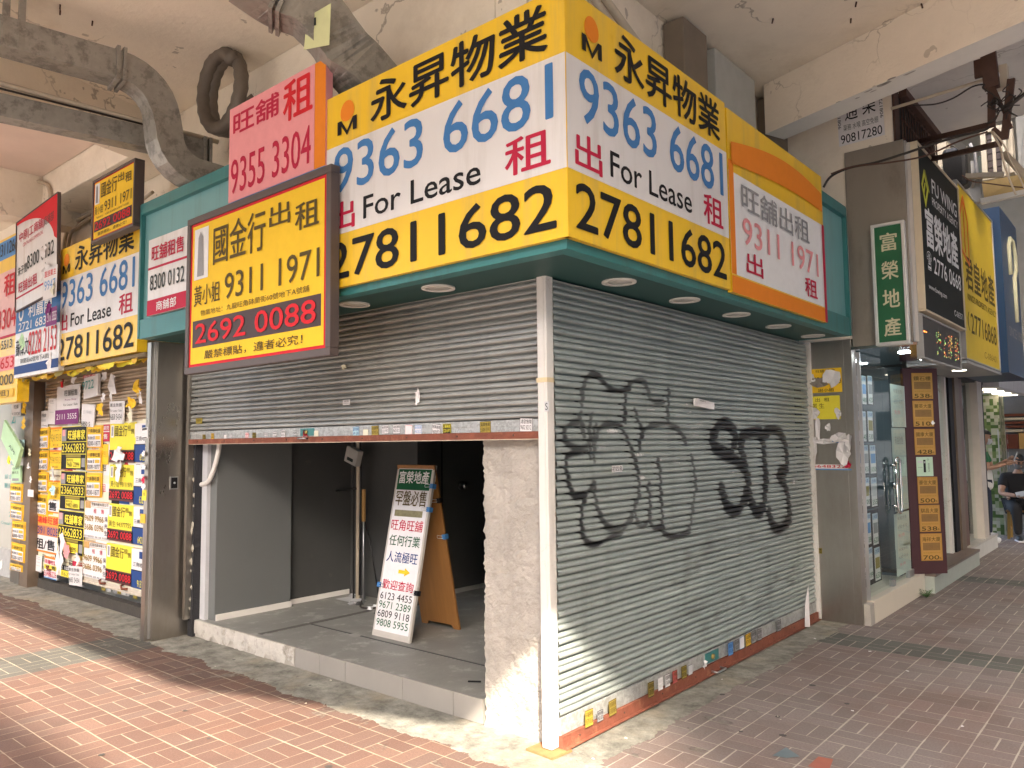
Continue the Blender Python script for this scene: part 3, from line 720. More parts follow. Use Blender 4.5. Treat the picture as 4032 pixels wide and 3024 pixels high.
# right-hand front: shut
rs = thing('roller_shutter', 'closed grey roller shutter sprayed with black graffiti to the right of the white corner post', 'roller shutter', (0, SX0, 0), R(90), 'roller shutters')
link('slats', curtain(3.81, .165, 2.5, SH_R, 390, paint_right), rs)
mb = MB(); mb.box((0, -.014, .075), (3.81, .004, .1645), BAND); rs_rail = mb.build('bottom_rail', rs, bevel=.003)
mb = MB(); mb.box((0, -.030, .012), (3.81, -.0145, .075), RUST); mb.box((0, -.0145, .012), (3.81, .02, .074), RUST); mb.box((0, -.055, .012), (3.81, -.0305, .017), RUST)
for i in range(9): mb.disc((.15+i*.44, -.030, .045), (0, -1, 0), .006, .003, BROWNST, 8)
mb.build('rusty_foot_angle', rs_rail)
mb = MB(); mb.tube([(1.70, -.032, .03), (1.70, -.075, .028), (1.83, -.075, .028), (1.83, -.032, .03)], .007, STEEL_EDGE, 6); mb.build('pull_handle', rs_rail)
mb = MB(); mb.box((1.64, -.019, .085), (1.84, -.0145, .155), TEAL); mb.disc((1.74, -.020, .12), (0, -1, 0), .018, .012, M('brass', (.45, .33, .12), .4, .8)); mb.build('lock_plate', rs_rail)
mb = MB(); mb.box((3.812, -.045, .012), (3.855, .03, 2.5), WHITEP); mb.build('side_guide', rs, bevel=.004)
mb = MB(); mb.box((-.02, -.012, .0), (3.84, .05, .0118), M('floor_channel', (.22, .12, .08), .8, bump=.3)); mb.build('floor_channel', rs)
# left-hand front: half raised
ls = thing('roller_shutter', 'half raised grey roller shutter above the dark open shop', 'roller shutter', (-3.915, 0, 0), 0, 'roller shutters')
link('slats', curtain(3.85, 1.735, 2.56, SH_L, 110, None), ls)
mb = MB(); mb.box((0, -.014, 1.668), (3.85, .004, 1.7345), BAND); mb.box((0, -.0165, 1.7), (3.85, -.0142, 1.7345), BAND); ls_rail = mb.build('bottom_rail', ls, bevel=.003)
mb = MB(); mb.box((0, -.028, 1.628), (3.85, -.0145, 1.668), RUST); mb.box((0, -.028, 1.6235), (3.85, .03, 1.6275), M('pale_rail_edge', (.55, .47, .35), .6))
for i in range(9): mb.disc((.15+i*.44, -.028, 1.648), (0, -1, 0), .006, .003, BROWNST, 8)
mb.build('rusty_foot_angle', ls_rail)
mb = MB(); mb.tube([(1.66, -.03, 1.655), (1.66, -.06, 1.655), (1.74, -.06, 1.655), (1.74, -.03, 1.655)], .006, STEEL_EDGE, 6); mb.build('pull_handle', ls_rail)
mb = MB(); mb.box((1.63, -.019, 1.675), (1.80, -.0145, 1.728), TEAL); mb.disc((1.71, -.02, 1.70), (0, -1, 0), .014, .01, M('brass', (.45, .33, .12), .4, .8)); mb.build('lock_plate', ls_rail)
mb = MB(); mb.box((-.045, -.03, .145), (-.002, .02, 2.58), STEEL); mb.build('side_guide', ls)
# neighbour to the left: shut, tan, pasted over with bills
ns = thing('roller_shutter', 'closed tan roller shutter pasted over with lease posters at far left', 'roller shutter', (-7.62, .10, 0), 0, 'roller shutters')
link('slats', curtain(3.5, .33, 2.6, SH_B, 90, None), ns)
mb = MB(); mb.box((0, -.014, .21), (3.5, .004, .3295), M('scuffed_cream_rail', (.55, .49, .40), .6, var=.15, scale=14, bump=.1)); mb.box((0, -.024, .195), (3.5, .02, .2095), M('scuffed_cream_rail', (.5, .4, .3))); ns_rail = mb.build('bottom_rail', ns)
mb = MB(); mb.box((0, -.03, 0.), (3.5, .06, .1), CONC_DK); mb.build('sill', ns)
mb = MB()
for x in (.32, 1.75, 2.25): mb.tube([(x, -.016, .27), (x, -.045, .26), (x+.04, -.05, .235), (x+.09, -.02, .235)], .012, RUST, 6)
mb.build('hasp', ns_rail)

# ------------------------------------------------------------------ steel pilasters between the shops
pl = thing('steel_pilaster', 'dull brown stainless steel pilaster left of the open shop with a small key switch', 'pilaster', (-4.0, 0, 0), 0, 'steel pilasters')
mb = MB(); mb.box((-.025, -.27, 0), (.0, .07, 2.5), STEEL); mb.build('side_panel', pl)
mb = MB(); mb.box((-.115, -.31, 0), (-.045, .1, 2.5), STEEL); mb.build('front_panel', pl, bevel=.003)
mb = MB(); mb.box((-.044, -.285, .02), (-.0255, -.25, 2.5), STEEL_EDGE); mb.box((.0005, .05, .0), (.012, .075, 2.5), STEEL_EDGE); mb.build('edge_trim', pl)
mb = MB(); c_ = pt(375, 1043, 0, -4.0)
mb.box((.0005, c_.y-.035, c_.z-.055), (.012, c_.y+.035, c_.z+.055), STEEL_EDGE); mb.box((.0125, c_.y-.027, c_.z-.045), (.014, c_.y+.027, c_.z+.045), 'black'); mb.tube([(.0145, c_.y, c_.z), (.022, c_.y, c_.z)], .009, STEEL_EDGE, 10)
mb.build('key_switch', pl)
pr = thing('steel_pilaster', 'dull brown stainless steel pilaster right of the graffiti shutter', 'pilaster', (0, 3.86, 0), 0, 'steel pilasters')
mb = MB(); mb.box((.0, 0, 0), (.33, .03, 2.5), STEEL); mb.build('face_panel', pr, bevel=.003)
mb = MB(); mb.box((.3305, -.004, 0), (.40, .12, 2.5), STEEL); mb.build('return_strip', pr, bevel=.003)
mb = MB(); mb.box((-.02, -.012, 0), (.0, .03, 2.5), STEEL_EDGE); mb.build('edge_trim', pr)
# ------------------------------------------------------------------ general faces
def frame_of(face):
    if face[0] == 'L': return Vector((0, face[1], 0)), 0.
    if face[0] == 'R': return Vector((face[1], 0, 0)), R(90)
    return Vector((*face[1], 0)), R(face[2])
def hit(face, x, y):
    """local (u, z) on a face seen at pixel (x, y)"""
    o, a = frame_of(face); n = Vector((math.sin(a), -math.cos(a), 0)); u = Vector((math.cos(a), math.sin(a), 0))
    d = _f + (x*K-CX)/FPX*_r - (y*K-CY)/FPX*_u
    p = CAM + d*((o-CAM).dot(n)/d.dot(n)); return (p-o).dot(u), p.z
def at(face, u, z):
    o, a = frame_of(face); p = o+Vector((math.cos(a), math.sin(a), 0))*u; return (p.x, p.y, z), a
def base(face, uz): return at(face, *uz)
def span(face, tl, br):
    a, b = hit(face, *tl), hit(face, *br)
    return (a[0], b[1]), b[0]-a[0], a[1]-b[1]
def sign(name, label, cat, face, u0, z0, w, h, depth, panel, rects=(), texts=(), frame=None, fw=.03, group=None, rot=0, extra=None):
    loc, rz = at(face, u0, z0); t = thing(name, label, cat, loc, 0, group); t.rotation_euler = (0, rot, rz)
    mb = MB(); mb.box((0, 0, 0), (w, depth, h), panel)
    for i, (x0, q0, x1, q1, cc) in enumerate(rects):
        y = -.0015*(i+1)
        mb.quad([(x0*w, y, q0*h), (x1*w, y, q0*h), (x1*w, y, q1*h), (x0*w, y, q1*h)], cc)
    pn = mb.build('panel', t)
    y = -.0015*(len(rects)+1)
    if frame:
        fm, q = MB(), fw
        fm.box((-q, -.012, -q), (w+q, depth+.004, -.001), frame); fm.box((-q, -.012, h+.001), (w+q, depth+.004, h+q), frame)
        fm.box((-q, -.012, -.0008), (-.001, depth+.004, h+.0008), frame); fm.box((w+.001, -.012, -.0008), (w+q, depth+.004, h+.0008), frame)
        fm.build('frame', t, bevel=.004)
    if texts:
        for tx in texts: write(MB().build('lettering', pn), [tx], w, h, y-.001)
    if extra: extra(pn, w, h, y-.001)
    return t
def scrap(label, face, c, r, col='paper', n=11, asp=1., lift=.012, group='torn scraps of paper', name='paper_scrap'):
    uz = hit(face, *c); loc, rz = at(face, *uz); mb = MB(); vs = [(0, -.004, 0)]
    for i in range(n):
        a = 2*math.pi*i/n; q = .72*r*random.uniform(.55, 1.15)
        vs.append((q*math.cos(a)*asp, -random.uniform(.003, lift+r*.2), q*math.sin(a)/asp))
    mb.add(vs, [(0, i+1, (i+1) % n+1) for i in range(n)], col)
    o = mb.build(name, loc=loc, rotz=rz); return tag(o, label, 'paper scrap', group)

# ------------------------------------------------------------------ teal fascia round the corner
fa = thing('shop_fascia', 'teal sign fascia with round downlights wrapping the corner above both grey shutters', 'fascia')
XA, YB = -3.95, 3.66
def Lp(mb, d, t, z0, z1, m):
    mb.prism([(XA, -d), (d, -d), (d, YB), (d-t, YB), (d-t, -d+t), (XA, -d+t)], z0, z1, m)
mb = MB(); Lp(mb, .425, .03, 2.6605, 3.5495, TEAL_L); mb.build('panel', fa)
mb = MB(); Lp(mb, .455, .08, 2.50, 2.66, TEAL); mb.build('bottom_band', fa)
mb = MB(); Lp(mb, .465, .11, 3.55, 3.64, TEAL); mb.build('cornice', fa)
mb = MB(); mb.prism([(XA, -.374), (.374, -.374), (.374, YB), (-.03, YB), (-.03, .055), (XA, .055)], 2.508, 2.52, TEAL_D)
mb.prism([(XA, -.35), (.35, -.35), (.35, YB), (-.03, YB), (-.03, .055), (XA, .055)], 3.551, 3.60, TEAL_D); mb.build('soffit', fa)
mb = MB(); mb.box((XA-.03, -.46, 2.505), (XA-.0005, .05, 3.64), TEAL); mb.box((-.02, YB+.0005, 2.505), (.46, YB+.03, 3.64), TEAL); mb.build('end_panel', fa)
LENS = M('frosted_lens', (.55, .54, .50), .35, var=0)
for x, y in [(.21, y_) for y_ in (.37, 1.14, 1.91, 2.68, 3.45)]+[(x_, -.21) for x_ in (-.65, -1.42, -2.19, -2.96)]:
    mb = MB(); mb.ring((x, y, 2.499), .075, .098, .0085, M('white_lamp_ring', (.75, .73, .68), .4, var=0)); mb.disc((x, y, 2.5035), (0, 0, 1), .0745, .004, LENS)
    mb.build('downlight', fa)

# printed sign sheets: slightly wavy, dusty, streaked by rain
for nm_, c_ in (('yellow_sign_sheet', (.86, .54, .02)), ('amber_sign_sheet', (.84, .56, .015)), ('white_sign_sheet', (.72, .70, .69)), ('pink_sign_sheet', (.72, .30, .32))):
    M(nm_, c_, .34, var=.07, scale=2, bump=.18, bscale=2.2, streak=((.34, .27, .16), .38, .50), rvar=.1)
SIGNW = M('printed_white_field', (.74, .72, .71), .36, var=.05, scale=2, bump=.18, bscale=2.2, streak=((.42, .38, .32), .32, .50), rvar=.1)
# ------------------------------------------------------------------ lease signs
def yellow_lease(label, face, u0, z0, w, h, depth=.09, rev=False, group='yellow lease signs'):
    def logo(t, w, h, y):
        mb = MB(); n = 18; cx_, cz_ = .125*w, .885*h; rx, rz_ = .036*w, .052*h
        mb.add([(cx_+rx*math.cos(2*math.pi*i/n), y, cz_+rz_*math.sin(2*math.pi*i/n)*(1.15 if i < n/2 else .9)) for i in range(n)], [tuple(range(n))], 'orange')
        for a, b_, c_, d in ((.075, .78, .095, .85), (.155, .78, .175, .85)): mb.quad([(a*w, y-.001, b_*h), (c_*w, y-.001, b_*h), (c_*w, y-.001, d*h), (a*w, y-.001, d*h)], 'black')
        mb.add([(.095*w, y-.001, .85*h), (.125*w, y-.001, .79*h), (.155*w, y-.001, .85*h), (.155*w, y-.001, .822*h), (.125*w, y-.001, .765*h), (.095*w, y-.001, .822*h)], [(0, 5, 4, 1), (1, 4, 3, 2)], 'black')
        mb.build('logo', t)
    return sign('lease_sign', label, 'sign', face, u0, z0, w, h, depth, M('yellow_sign_sheet', (.86, .54, .02), .38, var=.05, scale=3),
        [(0, .27, 1, .73, SIGNW)],
        [('永昇物業', .595, .865, .70, .20, 'black', .03), ('9363 6681', .51, .595, .90, .225, 'blue', .04), ('出', .10, .36, .13, .14, 'crimson', .025),
         ('For Lease', .46, .365, .50, .11, 'black', .035), ('租', .875, .375, .15, .15, 'crimson', .025), ('27811682', .5, .135, .93, .185, 'black', .045)], group=group, extra=logo)
yellow_lease('large yellow lease sign with blue number above the half raised shutter, left of the corner', ('L', -.49), -1.37, 2.545, 1.858, 1.20, .03)
yellow_lease('large yellow lease sign with blue number above the graffiti shutter, right of the corner', ('R', .49), -.488, 2.545, 1.70, 1.20, .03, True)
yellow_lease('large yellow lease sign with blue number above the pasted tan shutter', ('L', -.35), -6.10, 2.43, 1.87, 1.20, .09)

def gold_sign(label, face, tl, br, depth, fr, group):
    (u0, z0), w, h = span(face, tl, br)
    def tower(t, w, h, y):
        mb = MB(); a, b_ = .09*w, .62*h
        mb.prism_xz([(a-.025*w, b_), (a+.03*w, b_), (a+.022*w, b_+.27*h), (a, b_+.31*h), (a-.018*w, b_+.27*h)], y-.001, y-.0005, 'gray'); mb.build('tower_picture', t)
    return sign('lease_sign', label, 'sign', face, u0, z0, w, h, depth, M('amber_sign_sheet', (.84, .56, .015), .35, var=.04, scale=3),
        [(0, 0, 1, 1, 'red'), (.015, .018, .985, .982, 'yellow'), (.03, .13, .97, .315, M('dark_maroon_band', (.05, .022, .02), .5, var=0)), (.035, .60, .155, .955, 'white')],
        [('國金行', .40, .80, .40, .26, 'sepia', .018), ('出', .70, .86, .14, .14, 'sepia', .02), ('租', .88, .80, .15, .16, 'sepia', .02), ('黃小姐', .15, .485, .22, .14, 'sepia', .01),
         ('9311 1971', .63, .50, .66, .17, 'sepia', .02), ('物業地址：九龍旺角砵蘭街60號地下A號舖', .5, .36, .8, .04, 'sepia', .0), ('2692 0088', .5, .222, .88, .135, 'red', .03),
         ('嚴禁標貼，違者必究！', .5, .07, .72, .06, 'sepia', .01)], frame=M('dark_sign_frame', (.095, .072, .066), .5, var=.1), fw=.03*w, group=group, extra=tower)
gold_sign('framed gold lease sign with red number hanging low over the half raised shutter', ('L', -.56), (415, 488), (705, 751), .05, None, 'gold framed lease signs')
gold_sign('small framed gold lease sign above the far left yellow lease sign', ('L', -.50), (205, 396), (288, 483), .07, None, 'gold framed lease signs')

def pink_sign(label, face, u0, z0, w, h, group):
    return sign('lease_sign', label, 'sign', face, u0, z0, w, h, .05, M('pink_sign_sheet', (.72, .30, .32), .5, var=.1, scale=3),
        [(0, 0, 1, .06, 'sky'), (.9, .06, 1, 1, 'orange'), (0, .06, .9, 1, 'pink')],
        [('旺舖', .30, .82, .5, .22, 'crimson', .03), ('租', .74, .78, .28, .36, 'red', .03), ('9355 3304', .45, .30, .84, .34, 'crimson', .03)], group=group)
(u0, z0), w, h = span(('L', -.50), (498, 238), (703, 372)); pink_sign('faded pink lease sign with red characters above the hanging gold sign', ('L', -.50), u0, z0, w, h, 'pink lease signs')
# white sign with crimson print at the left end of the fascia
(u0, z0), w, h = span(('L', -.475), (322, 520), (404, 662))
sign('lease_sign', 'small white lease sign with crimson print at the left end of the teal fascia', 'sign', ('L', -.475), u0, z0, w, h, .03, M('white_sign_sheet', (.72, .70, .69), .45, var=.05),
     [(.0, .60, 1, .63, 'crimson'), (0, .0, 1, .2, 'crimson')], [('旺舖租售', .5, .80, .8, .2, 'crimson', .03), ('8300 0132', .5, .42, .86, .2, 'char', .02), ('商舖部', .5, .1, .5, .12, 'white', .02)])
# right end of the fascia
def swoosh(t, w, h, y):
    mb = MB(); top = [(x/20, .82+.10*math.sin(x/20*2.6)) for x in range(21)]; bot = [(x/20, .70+.06*math.sin(x/20*2.2)) for x in range(20, -1, -1)]
    mb.add([(a*w*.96+.02*w, y, b_*h) for a, b_ in top+bot], [tuple(range(42))], 'orange'); mb.build('orange_swoosh', t)
sign('lease_sign', 'white and yellow lease sign with orange swoosh at right end of the fascia', 'sign', ('R', .49), 1.235, 2.535, 1.74, 1.19, .03, M('yellow_sign_sheet', (.86, .54, .02), .38),
     [(.0, .10, 1, .66, 'white'), (.0, .10, .04, .72, 'orange'), (.0, .0, 1, .09, 'orange'), (.97, .0, 1, .66, 'crimson')],
     [('旺舖出租', .45, .55, .7, .15, 'gray', .02), ('9311 1971', .5, .36, .8, .15, 'pink', .03), ('出', .2, .19, .15, .12, 'crimson', .02), ('租', .8, .19, .15, .12, 'crimson', .02)], extra=swoosh)

# ------------------------------------------------------------------ far left stack of signs
(u0, z0), w, h = span(('L', -.33), (-45, 545), (36, 867))
sign('lease_sign', 'tall yellow and pink lease sign cut off by the left edge of the photo', 'sign', ('L', -.33), u0, z0, w, h, .12, M('yellow_sign_sheet', (.86, .54, .02), .38),
     [(.0, .87, 1, .985, 'sky'), (.03, .40, .94, .79, M('washed_pink_sheet', (.78, .45, .42), .5, var=.1)), (.03, .385, .94, .40, 'crimson'), (.03, .19, .94, .275, 'pink'), (.03, .03, .94, .08, 'gold')],
     [('23112668', .73, .93, .48, .075, 'char', .03), ('旺舖', .33, .735, .4, .07, 'red', .02), ('租', .78, .70, .25, .13, 'red', .03), ('9355 3304', .5, .50, .86, .12, 'red', .025), ('6464 5513', .62, .345, .5, .05, 'black', .02),
      ('9685-8653', .5, .235, .85, .065, 'red', .02), ('9615-7000', .5, .135, .85, .06, 'sepia', .02), ('[出租]', .6, .055, .5, .04, 'sepia', .02)])
(u0, z0), w, h = span(('L', -.40), (42, 480), (124, 642))
def arc_red(t, w, h, y):
    mb = MB(); n = 14
    mb.add([(0, y, h), (w, y, h), (w, y, .52*h)]+[(w*(1-.07-.93*(1-math.cos(i/n*1.57))), y, h*(.52+.45*math.sin(i/n*1.57))) for i in range(1, n+1)], [tuple(range(n+3))], 'red'); mb.build('red_corner', t)
sign('lease_sign', 'tilted white lease banner with red curved corner at far left', 'sign', ('L', -.40), u0, z0, w, h, .02, M('white_sign_sheet', (.72, .70, .69), .45),
     [(0, .13, 1, .15, 'crimson')], [('中原(工商舖)', .38, .80, .62, .13, 'crimson', .02), ('CENTALINE COMMERCIAL', .42, .70, .5, .04, 'crimson', .0), ('商舖部', .80, .80, .22, .10, 'char', .01),
      ('朱子豐', .16, .43, .24, .10, 'char', .02), ('8300 0132', .60, .47, .64, .15, 'char', .03), ('旺舖出租', .3, .24, .46, .12, 'crimson', .02)], frame=M('dark_sign_frame', (.075, .055, .052), .5), fw=.012, rot=-R(4), extra=arc_red)
(u0, z0), w, h = span(('L', -.37), (37, 642), (126, 800))
def ring_logo(t, w, h, y):
    mb = MB(); cx_, cz_, r = .13*w, .78*h, .085*h; o = [(cx_+r*math.cos(R(22.5+45*i)), y, cz_+r*1.25*math.sin(R(22.5+45*i))) for i in range(8)]; i_ = [(cx_+.6*(a-cx_), y, cz_+.6*(b_-cz_)) for a, _, b_ in o]
    mb.add(o+i_, [(i, (i+1) % 8, 8+(i+1) % 8, 8+i) for i in range(8)], 'white'); mb.build('ring_logo', t)
sign('lease_sign', 'blue and white lease sign with tall red number below the tilted banner', 'sign', ('L', -.37), u0, z0, w, h, .06, M('white_sign_sheet', (.72, .70, .69), .45),
     [(0, .54, 1, 1, 'blue'), (0, .04, 1, .14, 'navy')], [('利嘉閣', .56, .78, .52, .17, 'white', .02), ('2721 6833', .44, .61, .72, .10, 'white', .02), ('蘇偉文', .18, .36, .30, .2, 'black', .02),
      ('8228 2153', .64, .38, .62, .28, 'red', .01), ('砵蘭街60號地下A號舖', .5, .19, .7, .06, 'black', .0)], extra=ring_logo)
# torn layers hanging on those signs
for i, (x, y, r, c_, lb) in enumerate(((102, 590, .17, 'paper', 'torn white owner notice hanging on the blue and white sign'), (98, 545, .11, 'paper', 'crumpled white notice stuck over the tilted banner'), (110, 670, .13, 'purple', 'torn purple and white notice over the blue sign'),
        (118, 622, .09, 'cream', 'curled cream strip between the blue sign and the yellow sign'), (112, 778, .12, 'paper', 'loose white slip at the foot of the blue and white sign'), (52, 740, .12, 'mint', 'pale green slip taped on the leftmost yellow sign'))):
    scrap(lb, ('L', -.42-.008*i), (x, y), r, c_, n=13, asp=.85)
(u0, z0), w, h = span(('L', -.46), (95, 585), (121, 640)); poster('owner_notice', 'white owner direct notice with red heading pasted over the stacked signs', 'notice', ('L', -.445), (95, 583), (122, 640), 'paper', [], [('直接業主', .5, .82, .85, .2, 'red', .02), ('9947', .5, .45, .8, .3, 'sky', .0)])
poster('number_notice', 'torn purple strip ending 555 below the owner notice', 'notice', ('L', -.45), (100, 668), (122, 700), 'purple', [], [('2111 3555', .55, .5, .85, .5, 'white', .03)])
poster('plate', 'small yellow plate with red handwriting beside the far left lease sign', 'plate', ('L', -.12), (303, 692), (328, 717), 'lemon', [], [('好', .5, .5, .5, .7, 'red', 0)])
# soffit of the far left signs with old yellow tape
mb = MB(); mb.box((-7.55, -.32, 2.385), (-4.13, .10, 2.42), M('grimy_ledge', (.17, .13, .07), .85, var=.2, bump=.4)); tag(mb.build('sign_ledge'), 'grimy narrow ledge under the far left signs', 'ledge')
mb = MB()
for i in range(46):
    x = random.uniform(-7.4, -4.2); L = random.uniform(.1, .45); d = random.uniform(.01, .05); y = random.uniform(-.335, -.2); a = random.uniform(-.02, .02)
    mb.add([(x, y, 2.384), (x+L, y, 2.384+a), (x+L*random.uniform(.7, 1), y-.01, 2.38-d*random.uniform(.3, 1)), (x+L*.5, y-.012, 2.378-d), (x+L*.1, y-.006, 2.38-d*random.uniform(0, 1))], [(0, 1, 2, 3, 4)], random.choice(('lemon', 'yellow', 'olive', 'gold')))
tag(mb.build('torn_tape'), 'fringe of torn yellow tape under the far left signs', 'tape', kind='stuff')
mb = MB(); q0 = pt(318, 720, 1, -.25)
for i in range(10):
    x = q0.x+random.uniform(-.1, .32); mb.add([(x, -.25, q0.z), (x+.16, -.26, q0.z+.01), (x+.2, -.30, q0.z-.03), (x+.08, -.31, q0.z-.05-random.uniform(0, .02))], [(0, 1, 2, 3)], random.choice(('lemon', 'yellow', 'olive')))
tag(mb.build('torn_tape'), 'torn yellow tape hanging over the left steel pilaster', 'tape')

# ------------------------------------------------------------------ posters on the tan shutter and its neighbours
P1 = ('L', .075); c3, c4 = crop(0, 1350, .39177), crop(0, 1900, .42194); cj = crop(0, 1550, .5425)
ORD = ('topmost', 'second', 'third', 'fourth', 'fifth', 'lowest')
rgp = random.Random(8); rr_ = []
for i in range(70):
    u, v = rgp.uniform(0, .93), rgp.uniform(0, .93); rr_.append((u, v, min(1, u+rgp.uniform(.04, .12)), min(1, v+rgp.uniform(.03, .10)), rgp.choice(('yellow', 'paper', 'gold', 'crimson', 'lemon', 'paper', 'black', 'amber', 'ltgray', 'navy'))))
poster('old_bills', 'patchwork of old lease bills showing between the newer posters on the tan shutter', 'poster', ('L', .0865), c3(368, 835), c4(1330, 1015), 'cream', rr_, [('租', .05+.09*(i % 11), .06+.13*(i//11), .04, .05, rgp.choice(('char', 'red', 'sepia')), 0) for i in range(77)], th=.0006)
def lease_small(label, face, tl, br, num, group, rot=0):
    poster('lease_poster', label, 'poster', face, tl, br, 'yellow', [(.04, .03, .96, .97, 'amber'), (.08, .06, .92, .60, 'paper'), (.08, .60, .92, .93, 'yellow'), (.46, .37, .54, .53, 'gray'), (.58, .37, .88, .53, 'gold')],
           [('美聯旺舖', .58, .76, .62, .2, 'sepia', .02), ('m', .19, .76, .16, .14, 'bronze', .04), ('陳淑敏', .27, .44, .32, .14, 'black', .01), (num, .5, .2, .8, .2, 'black', .01)], group, rot, curl=.01)
for i, (a, b_) in enumerate(((c3(378, 858), c3(498, 1070)), (c3(372, 1085), c3(495, 1290)), (c3(365, 1300), c3(488, 1508)), (c4(330, 105), c4(447, 310)))):
    lease_small('yellow 8100-6075 lease poster, %s in the leftmost column on the tan shutter' % ORD[i], P1, a, b_, '8100-6075', 'yellow 8100 posters', random.uniform(-.02, .02))
for i, (a, b_) in enumerate(((c3(886, 832), c3(1035, 1052)), (c3(883, 1075), c3(1030, 1290)), (c3(876, 1305), c3(1025, 1560)))):
    lease_small('yellow 8200-1877 lease poster, %s of three right of the black posters' % ORD[i], P1, a, b_, '8200-1877', 'yellow 8200 posters', random.uniform(-.015, .015))
PJ = ('L', -.02)
for i, (a, b_) in enumerate(((cj(80, 650), cj(165, 790)), (cj(82, 792), cj(170, 918)), (cj(95, 920), cj(185, 1070)), (cj(90, 1075), cj(180, 1228)), (cj(80, 1230), cj(165, 1300)))):
    lease_small('yellow 8200-1877 lease poster on the door jamb, %s in its column' % ORD[i if i < 4 else 5], PJ, a, b_, '8200-1877', 'yellow jamb posters', random.uniform(-.04, .04))
for i, (a, b_, sub) in enumerate(((c3(630, 845), c3(872, 1275), '9601 2299'), (c3(620, 1285), c3(862, 1690), '9482 6801'), (c4(555, 250), c4(785, 690), '9481 2595'))):
    poster('expert_poster', 'black lease poster with yellow characters, %s of three in a column' % ORD[i], 'poster', P1, a, b_, 'black',
           [(.0, .985, 1, 1, 'lemon'), (0, .63, 1, .645, 'lemon'), (0, .345, 1, .36, 'lemon'), (0, .0, .012, 1, 'lemon'), (.985, 0, 1, 1, 'lemon'), (.24, .03, .80, .26, 'lemon'), (.22, .275, .80, .335, 'olive'), (.84, .06, .97, .26, 'gray'), (.03, .66, .22, .93, 'gray'), (.06, .78, .17, .93, 'pink')],
           [('旺舖專家', .62, .80, .66, .22, 'lemon', .04), ('23662833', .5, .495, .88, .2, 'lemon', .03), (sub, .52, .11, .46, .11, 'sepia', .01), ('黃先生', .40, .21, .26, .06, 'sepia', 0)], 'black expert posters', curl=.006)
for i, (a, b_, hand) in enumerate(((c3(1115, 812), c3(1362, 1205), ''), (c3(1110, 1222), c3(1350, 1600), '黃小姐 93111971'), (c4(1015, 192), c4(1245, 570), '黃生 94377755'), (c4(1000, 560), c4(1235, 970), ''))):
    poster('bank_poster', 'yellow lease poster with red 2692 0088 on black, %s of four in its column' % ORD[i], 'poster', P1, a, b_, 'lemon', [(0, 0, 1, .32, M('maroon_foot', (.09, .012, .012), .5, var=0)), (.02, .05, .98, .28, 'black'), (.05, .64, .17, .95, 'paper'), (.08, .68, .14, .92, 'gray')],
           [('國金行', .45, .80, .48, .28, 'sepia', .012), ('租', .77, .86, .13, .13, 'sepia', .0), ('售', .9, .78, .13, .13, 'sepia', .0), ('2692 0088', .5, .165, .92, .19, 'red', .04)]+([(hand, .5, .46, .86, .17, 'sepia', .0)] if hand else []), 'yellow and red posters', curl=.006)
for i, (a, b_) in enumerate(((c4(800, 165), c4(1015, 545)), (c4(785, 535), c4(1000, 925)))):
    poster('agent_poster', ('upper', 'lower')[i]+' white lease poster with raised brown numbers beside the yellow and red column', 'poster', P1, a, b_, 'paper', [(.03, .80, .26, .97, 'tan'), (0, .975, 1, 1, 'tan'), (.28, .84, 1, .848, 'tan')],
           [('荀盤地產有限公司', .64, .92, .68, .09, 'sepia', .01), ('租', .45, .74, .12, .12, 'crimson', .01), ('售', .76, .74, .12, .12, 'crimson', .01), ('9609 9966', .42, .53, .78, .16, 'bronze', .03), ('3686 0396', .42, .29, .78, .16, 'bronze', .03), ('吳', .91, .55, .12, .12, 'black', .01), ('先', .91, .37, .12, .12, 'black', .01), ('生', .91, .19, .12, .12, 'black', .01), ('屋苑大廈各區租盤．售樓．租舖．歡迎查詢', .5, .05, .96, .05, 'char', 0)], 'white agent posters', curl=.006)
for i, (a, b_, num) in enumerate(((c3(1362, 812), c3(1545, 1200), '69'), (c3(1355, 1225), c3(1540, 1640), '63'), (c4(1242, 222), c4(1420, 600), '64'), (c4(1236, 612), c4(1415, 1020), '913'))):
    poster('agent_poster', 'blue and white lease poster ending %s, %s of four beside the steel pilaster' % (num, ORD[i]), 'poster', P1, a, b_, 'paper', [(0, 0, 1, .46, 'navy'), (.02, .44, 1, .465, 'black'), (.40, .77, 1, .95, 'navy')],
           [('三商地產', .42, .61, .62, .12, 'char', .01), (num+'21 8028'[:9-len(num)], .64, .13, .62, .18, 'lemon', .03), ('三', .72, .86, .3, .14, 'white', .03)], 'blue and white posters', curl=.006)
for i, (a, b_) in enumerate(((c3(512, 852), c3(618, 1055)), (c3(506, 1078), c3(612, 1270)), (c3(488, 1380), c3(600, 1580)))):
    poster('number_poster', 'yellow 93419313 bill with crimson heading, %s of three between the columns' % ORD[i], 'poster', P1, a, b_, 'yellow', [(0, .9, 1, 1, 'orange')], [('旺舖租售', .5, .83, .6, .08, 'bronze', 0), ('93419313', .5, .48, .9, .36, 'olive', .0), ('謝小姐', .5, .13, .5, .12, 'bronze', .01)], 'yellow 9341 bills', random.uniform(-.02, .02))
poster('agent_poster', 'orange and white lease poster with large black characters at lower left of the tan shutter', 'poster', P1, c4(318, 290), c4(548, 680), 'paper', [(0, .72, 1, 1, 'amber'), (0, .45, 1, .72, M('brown_orange_sheet', (.52, .19, .08), .55, var=.1)), (0, 0, 1, .045, 'orange')],
       [('鴻峰旺舖', .55, .87, .8, .2, 'red', .03), ('2391 8028', .52, .585, .9, .2, 'ink_blue', .01), ('租/售', .48, .22, .74, .28, 'black', .04)])
